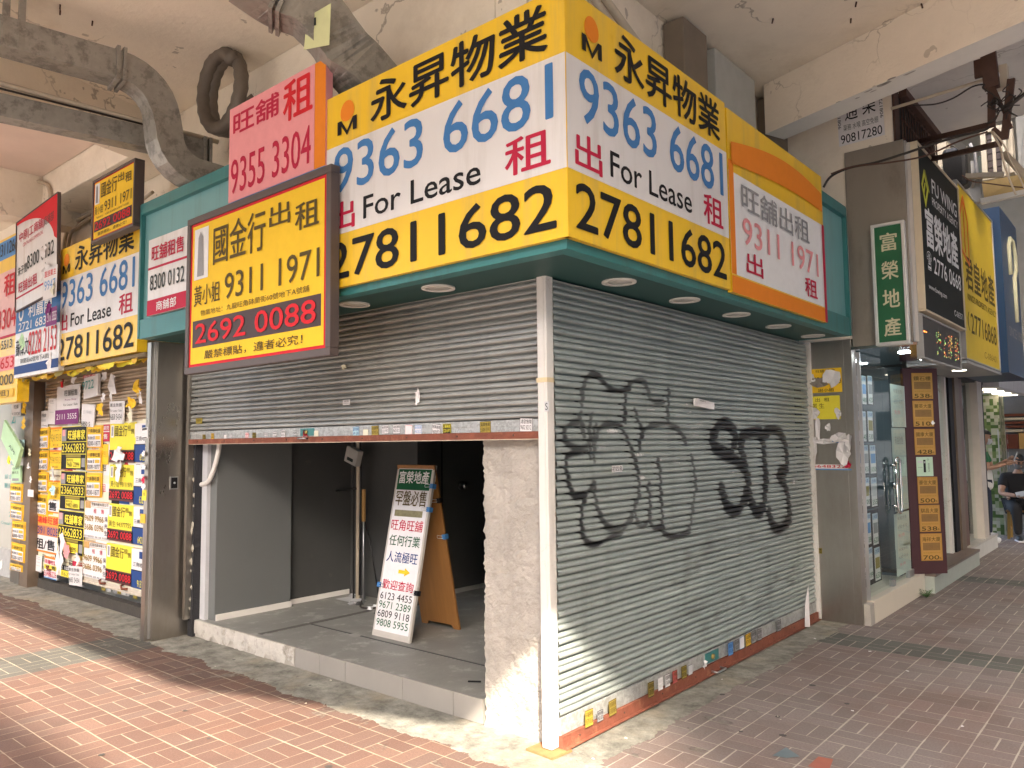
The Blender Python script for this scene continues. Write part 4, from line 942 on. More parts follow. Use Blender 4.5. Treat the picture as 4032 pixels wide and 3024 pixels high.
poster('agent_poster', 'red and yellow bill with number 55486228 near the foot of the tan shutter', 'poster', P1, c4(418, 680), c4(530, 915), 'paper', [(0, .9, 1, 1, 'orange'), (0, .40, 1, .62, 'lemon'), (0, 0, 1, .05, 'sky')], [('旱隴旺舖', .5, .75, .9, .2, 'crimson', .03), ('租 售', .5, .51, .8, .18, 'black', .03), ('55486228', .5, .22, .95, .25, 'crimson', .02)])
poster('agent_poster', 'white poster corner with one bold black character under the leftmost column', 'poster', ('L', .077), c4(450, 165), c4(552, 292), 'paper', [(0, 0, 1, .12, 'orange')], [('售', .4, .55, .7, .7, 'black', .05)])
poster('slip', 'narrow white receipt slip at lower left of the tan shutter', 'slip', ('L', .068), c4(332, 672), c4(386, 836), 'paper', [(.2, .75, .8, .8, 'ltgray'), (.2, .55, .8, .6, 'ltgray'), (.2, .35, .8, .4, 'ltgray')], [('旺舖', .5, .9, .5, .05, 'gray', 0)], rot=.03)
poster('number_poster', 'black and yellow strip reading 2 1000 beside the white 9683 5434 notice', 'poster', ('L', .07), c4(570, 762), c4(662, 895), 'lemon', [(0, .55, 1, 1, 'black')], [('2 1000', .5, .77, .85, .3, 'paper', .03), ('162', .45, .25, .6, .3, 'olive', .01)])
poster('owner_notice', 'white 9683 5434 owner notice overlapping the foot rail of the tan shutter', 'notice', ('L', .062), c4(655, 775), c4(766, 985), 'paper', [], [('業主放盤', .5, .83, .86, .18, 'black', .01), ('For Lease / Sale', .5, .60, .86, .10, 'char', 0), ('9683 5434', .5, .3, .9, .26, 'char', .0)], rot=-.05, curl=.02)
poster('owner_notice', 'white 9683 5434 owner notice on bare slats above the yellow and red column', 'notice', ('L', .07), c3(1118, 590), c3(1250, 806), 'paper', [], [('業主放盤', .5, .83, .86, .16, 'black', .01), ('For Lease / Sale', .5, .58, .86, .10, 'char', 0), ('9683 5434', .5, .3, .9, .26, 'char', .0)], rot=.02, curl=.02)
poster('prime_notice', 'white and purple prime shop notice near the top of the tan shutter', 'notice', ('L', .07), c3(580, 445), c3(800, 810), 'paper', [(0, 0, 1, .38, 'purple')], [('旺舖租售', .66, .80, .54, .16, 'char', .01), ('Prime Shop', .66, .62, .48, .06, 'purple', .005), ('For Lease / Sale', .66, .50, .6, .06, 'char', .005), ('2111 3555', .5, .2, .86, .14, 'paper', .02)], curl=.015)
poster('slip', 'long narrow white slip left of the purple prime shop notice', 'slip', ('L', .068), c3(487, 560), c3(560, 810), 'paper', [(.2, .8, .7, .83, 'ltgray'), (.2, .45, .7, .48, 'ltgray')], [('旺舖', .4, .9, .4, .05, 'gray', 0)], rot=.04)
poster('slip', 'square white slip with three characters at upper left of the tan shutter', 'slip', ('L', .068), c3(386, 690), c3(480, 850), 'paper', [(.12, .36, .8, .5, 'ltgray')], [('白得倉', .5, .74, .7, .2, 'char', .01), ('Raby Wong', .5, .12, .8, .14, 'char', 0)])
poster('slip', 'white slip with number 6850 5 under the owner notices', 'slip', ('L', .07), c3(838, 615), c3(952, 830), 'paper', [], [('白得倉', .5, .65, .7, .16, 'ltgray', .01), ('6850 5', .4, .12, .75, .2, 'black', .01)], rot=.06, curl=.02)
poster('owner_notice', 'white owner notice with red heading at the top centre of the tan shutter', 'notice', ('L', .065), c3(856, 285), c3(1010, 550), 'paper', [], [('直接業主', .5, .8, .8, .18, 'crimson', .01), ('9722', .42, .45, .7, .3, 'teal', .0)], rot=-.05, curl=.03)
poster('crimson_bill', 'crimson bill with white characters between the yellow 8200 column and the yellow and red column', 'poster', P1, c3(1040, 822), c3(1100, 990), 'crimson', [(0, .55, 1, .62, 'paper')], [('顧問', .5, .8, .8, .25, 'paper', .01), ('售', .4, .3, .6, .3, 'paper', .02)])
poster('number_poster', 'half covered yellow bill ending 313 behind the yellow 8200 column', 'poster', ('L', .078), c3(1000, 1020), c3(1086, 1222), 'yellow', [], [('93419313', .5, .5, .9, .3, 'bronze', 0)])
for i, (x, y, r, c_, lb) in enumerate(((760, 350, .10, 'paper', 'white torn glove shaped scrap at the top of the tan shutter'), (1060, 330, .10, 'paper', 'curled white scrap right of the red headed owner notice'), (1150, 440, .17, 'paper', 'large crumpled white paper near the top right of the tan shutter'),
      (1020, 665, .13, 'yellow', 'torn yellow scrap above the yellow 8200 column'), (1400, 470, .12, 'yellow', 'torn yellow scrap in the top right corner of the tan shutter'), (1330, 600, .11, 'yellow', 'small torn yellow scrap beside the steel pilaster'), (1420, 550, .09, 'paper', 'white scrap at the right edge of the tan shutter'),
      (640, 415, .08, 'red', 'red and yellow remnant above the prime shop notice'), (650, 365, .07, 'brown', 'dark red strip remnant at the top of the tan shutter'), (1045, 550, .07, 'paper', 'pointed white scrap below the red headed owner notice'), (1320, 720, .10, 'cream', 'cream scrap above the blue and white column'),
      (1210, 1120, .16, 'paper', 'white torn strip over the topmost yellow and red poster'), (1200, 1290, .13, 'paper', 'white torn strip over the second yellow and red poster'), (545, 1480, .10, 'ltblue', 'pale blue torn strip over the yellow 9341 bills'), (550, 1320, .11, 'ltgray', 'torn grey print between the yellow 9341 bills'))):
    scrap(lb, ('L', .055-.001*i), c3(x, y), r, c_, n=12, asp=1.1 if i % 2 else .8)
for x, y, r, c_, asp, lb in ((590, 650, .16, 'paper', .5, 'long white torn strip across the lowest black poster'), (640, 640, .14, 'pink', .9, 'pink and blue torn notice under the lowest black poster'), (735, 710, .10, 'paper', .8, 'crumpled white paper above the white 9683 notice'), (555, 720, .12, 'paper', .5, 'white torn strip left of the black and yellow strip')):
    scrap(lb, ('L', .05), c4(x, y), r, c_, n=13, asp=asp)
for i, (x, y, c_) in enumerate(((780, 935, 'dkgray'), (965, 985, 'olive'), (1012, 995, 'ltgray'), (1075, 1010, 'gray'), (1113, 1017, 'olive'), (1150, 1025, 'ltgray'), (1190, 1037, 'gray'), (1263, 1062, 'olive'), (545, 872, 'dkgray'))):
    poster('contractor_sticker', '%s contractor sticker, number %d from the left on the tan shutter foot rail' % (c_.replace('dk', 'dark ').replace('lt', 'light '), (8, 1, 2, 3, 4, 5, 6, 7, 0)[i]+1) if i else 'dark grey contractor sticker nearest the white 9683 notice', 'sticker', ('L', .083), c4(x-16, y-25), c4(x+18, y+28), c_, [], [('捲閘', .5, .7, .7, .3, 'black', 0), ('9579 0136', .5, .25, .85, .25, 'black', 0)], 'stickers on the tan shutter rail')
# the glass shop beyond and its door jamb
gs = thing('clinic_front', 'pale glass shop front with faint green lettering at the far left edge', 'shop front', (-8.35, 0, 0))
mb = MB(); mb.box((-4, .1, .35), (.0, .13, 2.4), M('frosted_pale_glass', (.50, .52, .47), .25, var=.04)); mb.build('glass_panel', gs)
mb = MB(); mb.box((-4, .08, 0), (.0, .16, .349), M('mottled_kerb_panel', (.42, .42, .41), .6, var=.2, scale=12)); mb.build('plinth', gs)
for tx_ in [('2/F', .75, .80, .28, .06, 'teal', .01), ('m', .86, .56, .26, .06, 'teal', .04), ('Crystal', .80, .52, .3, .025, 'teal', 0), ('綜合資格', .72, .44, .5, .03, 'teal', 0), ('醫師主診', .72, .385, .5, .03, 'teal', 0), ('本店', .8, .33, .3, .03, 'teal', 0), ('時間', .85, .27, .28, .03, 'teal', 0), ('21:00', .82, .21, .34, .03, 'teal', 0), ('Crystal Crystal', .7, .15, .55, .025, 'teal', 0)]:
    l = MB().build('lettering', gs); l.location = (-1.2, .099, .35); write(l, [tx_], 1.2, 2.05)
jm = thing('door_jamb', 'brown steel door jamb between the pale glass front and the tan shutter', 'door jamb', (-8.3, 0, 0))
mb = MB(); mb.box((-.03, .0, .0), (.34, .1, 2.4), STEEL); mb.build('panel', jm); mb = MB(); mb.box((.345, -.02, 0), (.62, .1, 2.5), M('brown_jamb', (.20, .15, .11), .5, .4, var=.15)); mb.build('frame', jm)
poster('flyer', 'pale green flyer peeling off the top of the left door jamb', 'flyer', ('L', -.10), cj(25, 175), cj(170, 320), 'mint', [], [('AM', .7, .5, .3, .15, 'char', 0)], rot=.5, curl=.05)
poster('flyer', 'pale blue flyer on the left door jamb', 'flyer', ('L', -.035), cj(108, 345), cj(176, 472), 'ltblue', [(.15, .1, .85, .25, 'gray')], [('旺舖租售', .5, .85, .7, .12, 'char', 0), ('田先生', .5, .6, .7, .15, 'char', 0)], rot=-.05, curl=.02)
poster('flyer', 'light green flyer below the blue one on the left door jamb', 'flyer', ('L', -.035), cj(95, 525), cj(160, 650), 'mint', [(.15, .1, .85, .25, 'gray')], [('招租專線', .5, .85, .7, .12, 'char', 0), ('黃先生', .5, .6, .7, .15, 'char', 0)], rot=-.03, curl=.02)
poster('flyer', 'white slip with number 91309280 at the top of the left door jamb', 'flyer', ('L', -.035), cj(88, 55), cj(150, 160), 'paper', [], [('旺舖', .5, .6, .5, .25, 'char', .01), ('91309280', .5, .15, .9, .2, 'char', 0)])
poster('flyer', 'small white card on the brown jamb left of the tan shutter', 'flyer', ('L', -.025), cj(203, 695), cj(243, 750), 'paper')
for i, (x, y, r, c_, lb) in enumerate(((222, 430, .07, 'cream', 'curled cream scrap on the brown jamb'), (215, 522, .06, 'paper', 'white scrap below the cream one on the brown jamb'), (232, 622, .07, 'paper', 'torn white scrap halfway down the brown jamb'), (190, 110, .11, 'yellow', 'torn yellow scrap at the top of the left door jamb'), (180, 220, .12, 'gold', 'ragged gold paper behind the peeling green flyer'), (135, 495, .10, 'crimson', 'crimson remnant between the blue and green flyers'), (75, 480, .09, 'lemon', 'torn yellow edge left of the blue flyer'), (20, 1235, .10, 'paper', 'white torn poster low on the pale plinth'))):
    scrap(lb, ('L', -.03-.004*i), cj(x, y), r, c_)
# bills on the steel pilaster strip left of the open shop
PS = ('L', -.312)
poster('slip', 'white printed slip taped to the edge of the left steel pilaster', 'slip', PS, c3(1428, 855), c3(1485, 965), 'paper', [(.1, .75, .9, .95, 'dkgray'), (.15, .3, .85, .34, 'ltgray'), (.15, .45, .85, .49, 'ltgray'), (.1, .03, .9, .12, 'dkgray')], rot=-.06)
poster('slip', 'small yellow slip on the edge of the left steel pilaster', 'slip', PS, c3(1432, 1475), c3(1470, 1585), 'lemon', [], [('租', .5, .6, .5, .3, 'char', 0)])
poster('slip', 'plain yellow note stuck low on the left steel pilaster', 'slip', PS, c4(1310, 290), c4(1355, 382), 'gold')
for i, y in enumerate((1110, 1240, 1370, 1445)): scrap('crumpled white remnant on the left pilaster edge, %s of four' % ORD[i], PS, c3(1455, y), .05, ('paper', 'paper', 'crimson', 'paper')[i])

# ------------------------------------------------------------------ stickers on the foot rails of the grey shutters
CR = {'ink': 0}
def sticker(label, face, c, w, h, col, inkc, name_, num, rot, group, rects=()):
    uz = hit(face, *c); loc, rz = at(face, uz[0]-w/2, uz[1]-h/2)
    mb, y = sheet_mesh(w, h, [(.0, .0, 1, 1, inkc), (.03, .04, .97, .96, col)]+list(rects), col, .0008)
    o = mb.build('contractor_sticker', loc=loc); o.rotation_euler = (0, rot, rz); tag(o, label, 'sticker', group)
    if name_: write(o, [(name_, .5, .74, .86, .32, inkc, .01), (num, .5, .34, .84, .32, inkc, .01)], w, h, y)
cc3, ca = crop(700, 1200, .48222), crop(1250, 1300, .42948)
FL = ('L', -.0168)
LST = [(cc3(215, 1083), .05, .05, 'olive', 'sepia', '卓越捲閘', '9579 0136', 'olive'), (cc3(285, 1074), .046, .05, 'gold', 'sepia', '中越捲閘', '5508 8393', 'dark gold'), (cc3(390, 1082), .04, .042, 'paper', 'gray', '', '', 'blank white'), (cc3(432, 1081), .04, .042, 'paper', 'gray', '明興', '9608 8971', 'small white'),
 (cc3(565, 1071), .05, .05, 'paper', 'red', '卓越捲閘', '5376 9448', 'white and red'), (cc3(624, 1069), .05, .05, 'olive', 'black', '滿興捲閘', '5508 8393', 'olive'), (cc3(722, 1068), .046, .044, 'paper', 'black', '維修捲閘', '9602 8212', 'white and black'), (cc3(793, 1063), .052, .052, 'paper', 'char', '祖國捲閘', '5134 5044', 'white'),
 (cc3(862, 1055), .056, .056, 'paper', 'char', '鴻發捲閘', '9602 8212', 'larger white'), (cc3(957, 1060), .052, .056, 'ltgray', 'char', '卓越捲閘', '9579 0136', 'pale grey'), (cc3(1043, 1055), .058, .06, M('faded_pink_sticker', (.66, .48, .44), .6), 'red', '全興捲閘', '5376 9448', 'faded pink'), (cc3(1130, 1060), .054, .054, 'cream', 'cream', '', '', 'blank cream'),
 (ca(355, 932), .066, .066, 'ltblue', 'ink_blue', '盧發捲閘', '5491 6284', 'light blue'), (ca(443, 940), .056, .05, 'cream', 'char', '', 'BEDEL', 'cream'), (ca(530, 923), .072, .066, M('sticker_yellow', (.40, .30, .04), .5), 'black', '卓越捲閘', '9579 0136', 'bright yellow'), (ca(624, 912), .07, .058, 'paper', 'black', '維修捲閘', '5223 9932', 'white'),
 (ca(727, 908), .07, .06, 'paper', 'black', '鴻發捲閘', '9602 8212', 'white'), (ca(836, 915), .064, .062, 'paper', 'pink', '', '', 'white and pink'), (ca(925, 915), .062, .06, 'paper', 'sky', '維修捲閘', '9602 8212', 'pale printed'), (ca(1086, 908), .075, .072, 'paper', 'black', '明興捲閘', '9608 8971', 'tilted white'),
 (ca(1188, 906), .07, .062, 'black', 'lemon', '正興捲閘', '5228 6971', 'black and yellow'), (ca(1541, 894), .084, .072, M('sticker_yellow', (.40, .30, .04), .5), 'black', '滿興捲閘', '5508 8393', 'yellow'), (ca(1912, 866), .09, .078, 'paper', 'black', '鴻發捲閘', '9602 8212', 'white')]
for i, (c, w, h, col, ik, nm, num, d) in enumerate(LST):
    sticker('%s contractor sticker, %s from left on the half raised shutter rail' % (d, ('first second third fourth fifth sixth seventh eighth ninth tenth eleventh twelfth thirteenth fourteenth fifteenth sixteenth seventeenth eighteenth nineteenth twentieth twenty-first twenty-second twenty-third'.split())[i]), FL, c, w, h, col, ik, nm, num, (.12 if 'tilted' in d else random.uniform(-.05, .05)), 'stickers on the half raised shutter rail')
cz, cy_ = crop(1850, 2350, .45208), crop(2000, 2200, .5877); FR = ('R', .0368)
RST = [(cz(1037, 1055), .075, .09, M('sticker_yellow', (.40, .30, .04), .5), 'sepia', '中越捲閘', '9579 0136', 'bright yellow'), (cz(1135, 1035), .058, .06, 'gray', 'black', '維修捲閘', '9602 8212', 'grey'), (cz(1245, 965), .075, .085, M('sticker_gold', (.26, .195, .035), .5), 'sepia', '欣興捲閘', '5500 8693', 'dark gold'), (cz(1577, 805), .07, .09, M('sticker_gold', (.26, .195, .035), .5), 'black', '滿興捲閘', '5508 8393', 'gold'),
 (cz(1660, 757), .058, .075, 'paper', 'ltgray', '維修', '9602', 'plain white'), (cz(1720, 728), .064, .08, 'paper', 'black', '祖國捲閘', '5134 5044', 'white'), (cz(1785, 698), .064, .08, M('sticker_red', (.40, .07, .07), .5), 'sepia', '全興捲閘', '5376 9448', 'red'), (cz(1865, 655), .068, .08, 'olive', 'black', '滿興捲閘', '5500 8693', 'olive'), (cz(1920, 635), .056, .065, 'ltgray', 'char', '', '5721 6825', 'pale grey'),
 (cy_(1491, 603), .08, .09, 'sky', 'navy', '盧發捲閘', '5491 6284', 'blue'), (cy_(1535, 580), .07, .08, 'gray', 'char', '維修捲閘', '9602 8212', 'grey'), (cy_(1567, 562), .074, .085, 'paper', 'sky', '', '', 'white'), (cy_(1610, 543), .09, .09, 'gold', 'black', '卓越捲閘', '9579 0136', 'dark gold'), (cy_(1646, 525), .08, .09, 'gray', 'black', '明興捲閘', '9608 8971', 'grey'), (cy_(1684, 507), .08, .085, 'gray', 'black', '鴻發捲閘', '9602 8212', 'grey'), (cy_(1815, 447), .085, .085, 'gray', 'black', '維修捲閘', '9602 8212', 'grey')]
for i, (c, w, h, col, ik, nm, num, d) in enumerate(RST):
    sticker('%s contractor sticker, %s from the corner post on the graffiti shutter rail' % (d, 'first second third fourth fifth sixth seventh eighth ninth tenth eleventh twelfth thirteenth fourteenth fifteenth sixteenth'.split()[i]), FR, c, w, h, col, ik, nm, num, random.uniform(-.05, .05), 'stickers on the graffiti shutter rail')
scrap('torn white sticker near the green lock plate of the graffiti shutter', ('R', .036), cz(2035, 590), .045, 'paper')
ms = ('L', -.016)
scrap('small white scrap curling off the half raised shutter, upper', ms, ca(255, 340), .035, 'cream', asp=1.5); scrap('curled white strip standing off the middle of the half raised shutter', ms, ca(925, 620), .055, 'paper', asp=.6)
poster('slip', 'small white printed slip on the half raised shutter', 'slip', ms, ca(234, 640), ca(298, 685), 'paper', [(.1, .3, .9, .4, 'gray')], [('捲閘', .5, .7, .7, .3, 'char', 0)]); poster('slip', 'small olive sticker at the left end of the half raised shutter', 'slip', ms, cc3(150, 928), cc3(200, 970), 'olive', [], [('捲閘', .5, .6, .7, .4, 'sepia', 0)])
poster('slip', 'torn white note in the middle of the graffiti shutter', 'slip', ('R', .036), g5(1045, 445), g5(1168, 500), 'paper', [], [('0001', .25, .75, .3, .2, 'char', 0)], rot=.08, curl=.03)
scrap('tiny white scrap at the right edge of the graffiti shutter', ('R', .036), g5(1695, 995), .03, 'paper'); poster('slip', 'small white sticker with black outlined characters on the left graffiti', 'slip', ('R', .036), g5(512, 886), g5(582, 925), 'paper', [], [('初四泉', .5, .5, .95, .8, 'black', .01)])
poster('slip', 'clear scribbled sticker high on the white corner post', 'slip', ('L', -.0405), ca(2082, 655), ca(2122, 745), 'ltgray', [], [('S', .5, .5, .6, .7, 'char', 0)])
mb = MB(); a = hit(('R', .03), 1752, 1340); z = lambda u, v: (.04, a[0]-.08+u, v)
p0 = pt(1738, 1345, 0, .05)
mb.add([(.05, p0.y, .02), (.10, p0.y-.02, .0+.03), (.06, p0.y+.09, .36), (.045, p0.y+.04, .20), (.052, p0.y+.003, .02), (.102, p0.y-.017, .03), (.062, p0.y+.093, .36), (.047, p0.y+.043, .20)], [(0, 1, 2, 3), (7, 6, 5, 4), (0, 4, 5, 1), (1, 5, 6, 2), (2, 6, 7, 3), (3, 7, 4, 0)], 'paper')
tag(mb.build('paper_board'), 'bent white board wedged at the bottom right of the graffiti shutter', 'board')

# ------------------------------------------------------------------ bills on the right steel pilaster
PR = ('L', 3.858); cp2 = crop(3100, 1350, .69292)
poster('number_poster', 'torn yellow lease bill at the top of the right steel pilaster', 'poster', PR, cp2(126, 152), cp2(313, 278), 'yellow', [], [('旺舖 租/售', .5, .9, .6, .12, 'sepia', .01), ('9341 9313', .55, .5, .85, .3, 'black', 0), ('謝小姐', .5, .1, .5, .13, 'black', .01)])
scrap('jagged white tear across the upper yellow bill', ('L', 3.852), cp2(262, 200), .13, 'paper', asp=.9); scrap('grey torn gap across the upper yellow bill', ('L', 3.853), cp2(185, 222), .10, M('bare_steel_patch', (.24, .21, .18), .5), asp=1.35); scrap('white tear at the left of the upper yellow bill', ('L', 3.851), cp2(140, 205), .06, 'paper')
poster('number_poster', 'torn yellow lease bill below the first on the right steel pilaster', 'poster', PR, cp2(120, 306), cp2(303, 432), 'lemon', [], [('出  租', .45, .84, .45, .16, 'sepia', .01), ('鄭 生', .3, .58, .4, .22, 'sepia', 0), ('60', .25, .26, .2, .2, 'gray', 0)])
for i, (x, y, r, lb) in enumerate(((150, 395, .08, 'white tear on the lower yellow bill'), (290, 400, .06, 'white remnant right of the lower yellow bill'), (175, 495, .08, 'thin white remnant below the lower yellow bill'), (235, 480, .05, 'small white fleck in the middle of the pilaster'), (290, 540, .10, 'white remnant above the torn red number notice'), (200, 560, .09, 'wide white remnant at the head of the torn notice'), (350, 560, .08, 'white remnant on the pilaster corner'), (155, 620, .10, 'tall white tear at the left of the torn red number notice'), (320, 630, .13, 'tall white tear at the right of the torn red number notice'))):
    scrap(lb, ('L', 3.853), cp2(x, y), r, 'paper', n=13, asp=(.9, .8, .5, .8, 1.5, 2., .6, .5, .7)[i])
poster('number_poster', 'torn notice strip with red number at the middle of the right steel pilaster', 'poster', PR, cp2(138, 690), cp2(366, 724), 'paper', [(0, 0, 1, .22, 'sky')], [('66483223', .5, .65, .95, .5, 'red', .03)]); poster('number_poster', 'blue edged strip above the torn red number notice', 'poster', PR, cp2(134, 556), cp2(300, 568), 'sky')
poster('contractor_sticker', 'olive contractor sticker low on the right steel pilaster', 'sticker', PR, cp2(137, 1162), cp2(198, 1198), 'olive', [], [('偉業捲閘', .5, .7, .9, .4, 'black', .01), ('9140 1938', .5, .25, .9, .35, 'black', .01)])
scrap('white corner remnant on the right pilaster edge', ('L', 3.853), cp2(340, 690), .05, 'crimson')
# plumbing notice under the right-hand beam
poster('drain_notice', 'white drain clearing notice with bold number high on the wall under the right beam', 'notice', ('L', 3.862), (1808, 207), (1912, 293), 'paper', [], [('通', .31, .64, .28, .36, 'black', .01), ('渠', .70, .66, .28, .36, 'black', .01), ('渠務 水喉 高空免棚', .5, .33, .76, .12, 'char', .0), ('90817280', .5, .12, .9, .17, 'black', .02), ('90817280', .04, .58, .60, .055, 'char', .01, R(90)), ('90817280', .96, .58, .60, .055, 'char', .01, R(90))], rot=-.02)
# ------------------------------------------------------------------ property agency to the right
ag = thing('property_agency', 'property agency shop with glass door, cream tiled plinth and listing cards', 'shop')
CRT = M('cream_tile', (.66, .60, .50), .35, var=.04, scale=3)
mb = MB(); mb.box((.31, 3.99, 0), (.46, 5.78, .2), CRT); mb.box((.402, 3.872, 0), (.458, 3.989, .185), BARECON); mb.build('plinth', ag, bevel=.004)
mb = MB(); mb.box((-.9, 3.99, 0), (.309, 5.5, .19), CRT); mb.build('floor', ag)
mb = MB(); mb.box((-1.0, 3.90, .19), (-.9, 7.8, 2.6), M('dim_teal_wall', (.10, .14, .15), .6)); mb.box((-.9, 5.9, .19), (.3, 5.95, 2.6), M('dim_teal_wall', (.1, .14, .15))); mb.box((-.899, 3.895, .19), (.36, 3.94, 2.4), M('dim_teal_wall', (.1, .14, .15))); mb.build('inner_wall', ag)
AGS = M('dirty_agency_panel', (.30, .265, .22), .5, .45, var=.12, scale=2, bump=.06, stretch=(1, 1, .4), col2=(.20, .17, .14), c2scale=2.5, c2lo=.5, c2hi=.7)
mb = MB(); mb.box((.415, 3.85, 2.425), (.905, 5.6, 4.19), AGS); mb.build('sign_box', ag, bevel=.004)
mb = MB(); mb.box((.9055, 3.87, 2.43), (.92, 3.93, 4.18), STEEL_EDGE); mb.box((.9205, 3.88, 2.43), (.945, 3.94, 4.16), ALU); mb.box((.9055, 3.95, 2.43), (.92, 5.6, 4.15), AGS); mb.build('corner_trim', ag)
mb = MB(); mb.box((.40, 3.845, 2.40), (.935, 5.60, 2.424), M('mirror_steel_soffit', (.62, .62, .60), .12, 1., var=.1)); mb.box((-.9, 3.95, 2.401), (.399, 5.6, 2.423), M('mirror_steel_soffit', (.6, .6, .6))); mb.build('soffit', ag)
WL = EM('cool_lamp', (.85, .95, 1), 12.)
for x, y in ((.1, 4.3), (.1, 4.9), (-.4, 4.6), (.70, 4.4), (.70, 5.2)):
    mb = MB(); mb.disc((x, y, 2.394), (0, 0, 1), .05, .006, WL); mb.build('downlight', ag)
GLASS = GL('shop_glass', (.88, .95, .93), .6, .012)
mb = MB(); mb.quad([(.40, 4.0, .205), (.40, 4.74, .205), (.40, 4.74, 2.39), (.40, 4.0, 2.39)], GLASS); mb.build('fixed_glass', ag)
mb = MB(); mb.box((.40, 3.985, .2), (.43, 4.0, 2.39), STEEL_EDGE); mb.build('glass_edge', ag)
dr = thing('glass_door', 'frameless glass door with long chrome loop handle', 'door', (.40, 4.75, .215))
mb = MB(); mb.quad([(0, 0, 0), (0, .8, 0), (0, .8, 2.1), (0, 0, 2.1)], GLASS); mb.build('pane', dr)
mb = MB(); a = pt(1938, 1000, 0, .45); b_ = pt(1938, 1098, 0, .45); yc = a.y-4.75
zt, zb = a.z-.215, b_.z-.215; lp = []
for i in range(9): lp.append((.055, yc-.07*math.cos(math.pi*i/8), zt+.05*math.sin(math.pi*i/8)))
for i in range(9): lp.append((.055, yc+.07*math.cos(math.pi*i/8), zb-.05*math.sin(math.pi*i/8)))
mb.tube(lp+[lp[0]], .013, M('chrome', (.75, .74, .72), .12, 1., var=0), 8); zm = (zt+zb)/2
for z in (zt-.02, zb+.02): mb.tube([(.005, yc-.07, z), (.055, yc-.07, z)], .012, M('chrome', (.7, .7, .7)), 8)
mb.build('handle', dr)
mb = MB(); mb.tube([(.0055, yc-.02, zm), (.04, yc-.02, zm)], .035, M('chrome', (.7, .7, .7)), 12); mb.build('lock', dr)
mb = MB(); mb.box((-.02, .02, -.01), (.02, .09, .05), STEEL_EDGE); mb.box((-.02, .62, -.01), (.02, .78, .06), STEEL_EDGE); mb.build('patch_fitting', dr)
# listing cards hung on black boards behind the fixed glass
FC = ('R', .345)
NUM = [['538', '480', '425'], ['610', '640', '530'], ['380', '435', '1050'], ['550', '700', '555'], ['435', '638', '620'], ['468', '399', '650']]
CX_ = [[(382, 416), (420, 450), (454, 486)], [(390, 416), (418, 450), (454, 490)], [(398, 426), (430, 463), (467, 505)], [(405, 430), (433, 470), (474, 512)], [(414, 440), (443, 478), (482, 519)], [(428, 452), (454, 489), (493, 531)]]
CY_ = [(185, 350), (388, 560), (582, 740), (768, 925), (972, 1140), (1168, 1340)]
for r in range(6):
    t_, b2_ = cp2(CX_[r][0][0]-4, CY_[r][0]-6), cp2(CX_[r][2][1]+5, CY_[r][1]+6)
    poster('card_board', 'black board holding the %s row of listing cards in the agency window' % ORD[r], 'display board', ('R', .335), t_, b2_, 'black', group='black card boards', th=.004)
    for c in range(3):
        poster('listing_card', 'white listing card priced %s, %s in the %s row of the agency window' % (NUM[r][c], ('left', 'middle', 'right')[c], ORD[r]), 'card', FC, cp2(CX_[r][c][0], CY_[r][0]), cp2(CX_[r][c][1], CY_[r][1]), 'paper',
               [(.0, .80, 1, 1, M('pale_blue_head', (.42, .55, .66), .5)), (.08, .36, .92, .70, ('gray', 'olive', 'sky', 'ltgray')[(r+c*2) % 4])], [('大廈', .5, .90, .7, .12, 'ink_blue', 0), (NUM[r][c], .5, .15, .85, .17, 'green', .02)], 'white listing cards')
# handwritten sheets inside the glass door
for i, (a, b_, lb) in enumerate(((cp2(582, 232), cp2(675, 480), 'tall pale handwritten sheet at the top of the glass door'), (cp2(590, 482), cp2(690, 940), 'long pale handwritten sheet behind the door handle'), (cp2(605, 975), cp2(700, 1140), 'pale sheet low in the glass door'), (cp2(615, 1160), cp2(705, 1290), 'row of small cards at the foot of the glass door'))):
    poster('handwritten_sheet', lb, 'sheet', ('R', .385), a, b_, M('greenish_sheet', (.55, .62, .58), .6), [], [('有盤放售', .5, .85, .6, .1, 'gray', 0), ('650 410', .5, .6, .6, .1, 'gray', 0), ('免佣', .4, .35, .4, .1, 'pink', 0)], 'handwritten door sheets')
# slanted maroon pier with amber price cards
PA = (.22, 5.50)
pier = thing('card_pier', 'maroon angled pier at the agency door carrying amber price cards', 'pier', (*PA, .0), R(45))
FP_ = ('D', PA, 45); ua, ub = hit(FP_, 1960, 1000)[0], hit(FP_, 2044, 1180)[0]
mb = MB(); mb.box((ua, .0, .201), (ub, .05, 2.36), M('maroon_board', (.055, .018, .022), .5)); mb.build('panel', pier)
FP = ('D', PA, 45); cD = crop(3300, 1400, .36166)
AMB = M('amber_card', (.42, .215, .045), .5, var=.06); AMD = M('amber_card_dark', (.22, .12, .035), .55, var=.2, scale=30)
CARDS = [('鑽石樓', '538', cD(796, 190), cD(1035, 472)), ('麗英大廈', '510', cD(808, 492), cD(1045, 774)), ('國康大廈', '428', cD(826, 800), cD(1062, 1080)), ('豪信大廈', '500', cD(860, 1322), cD(1094, 1610)), ('騏昌大廈', '538', cp2(746, 922), cp2(872, 1072)), ('海祥大廈', '700', cp2(754, 1084), cp2(884, 1236))]
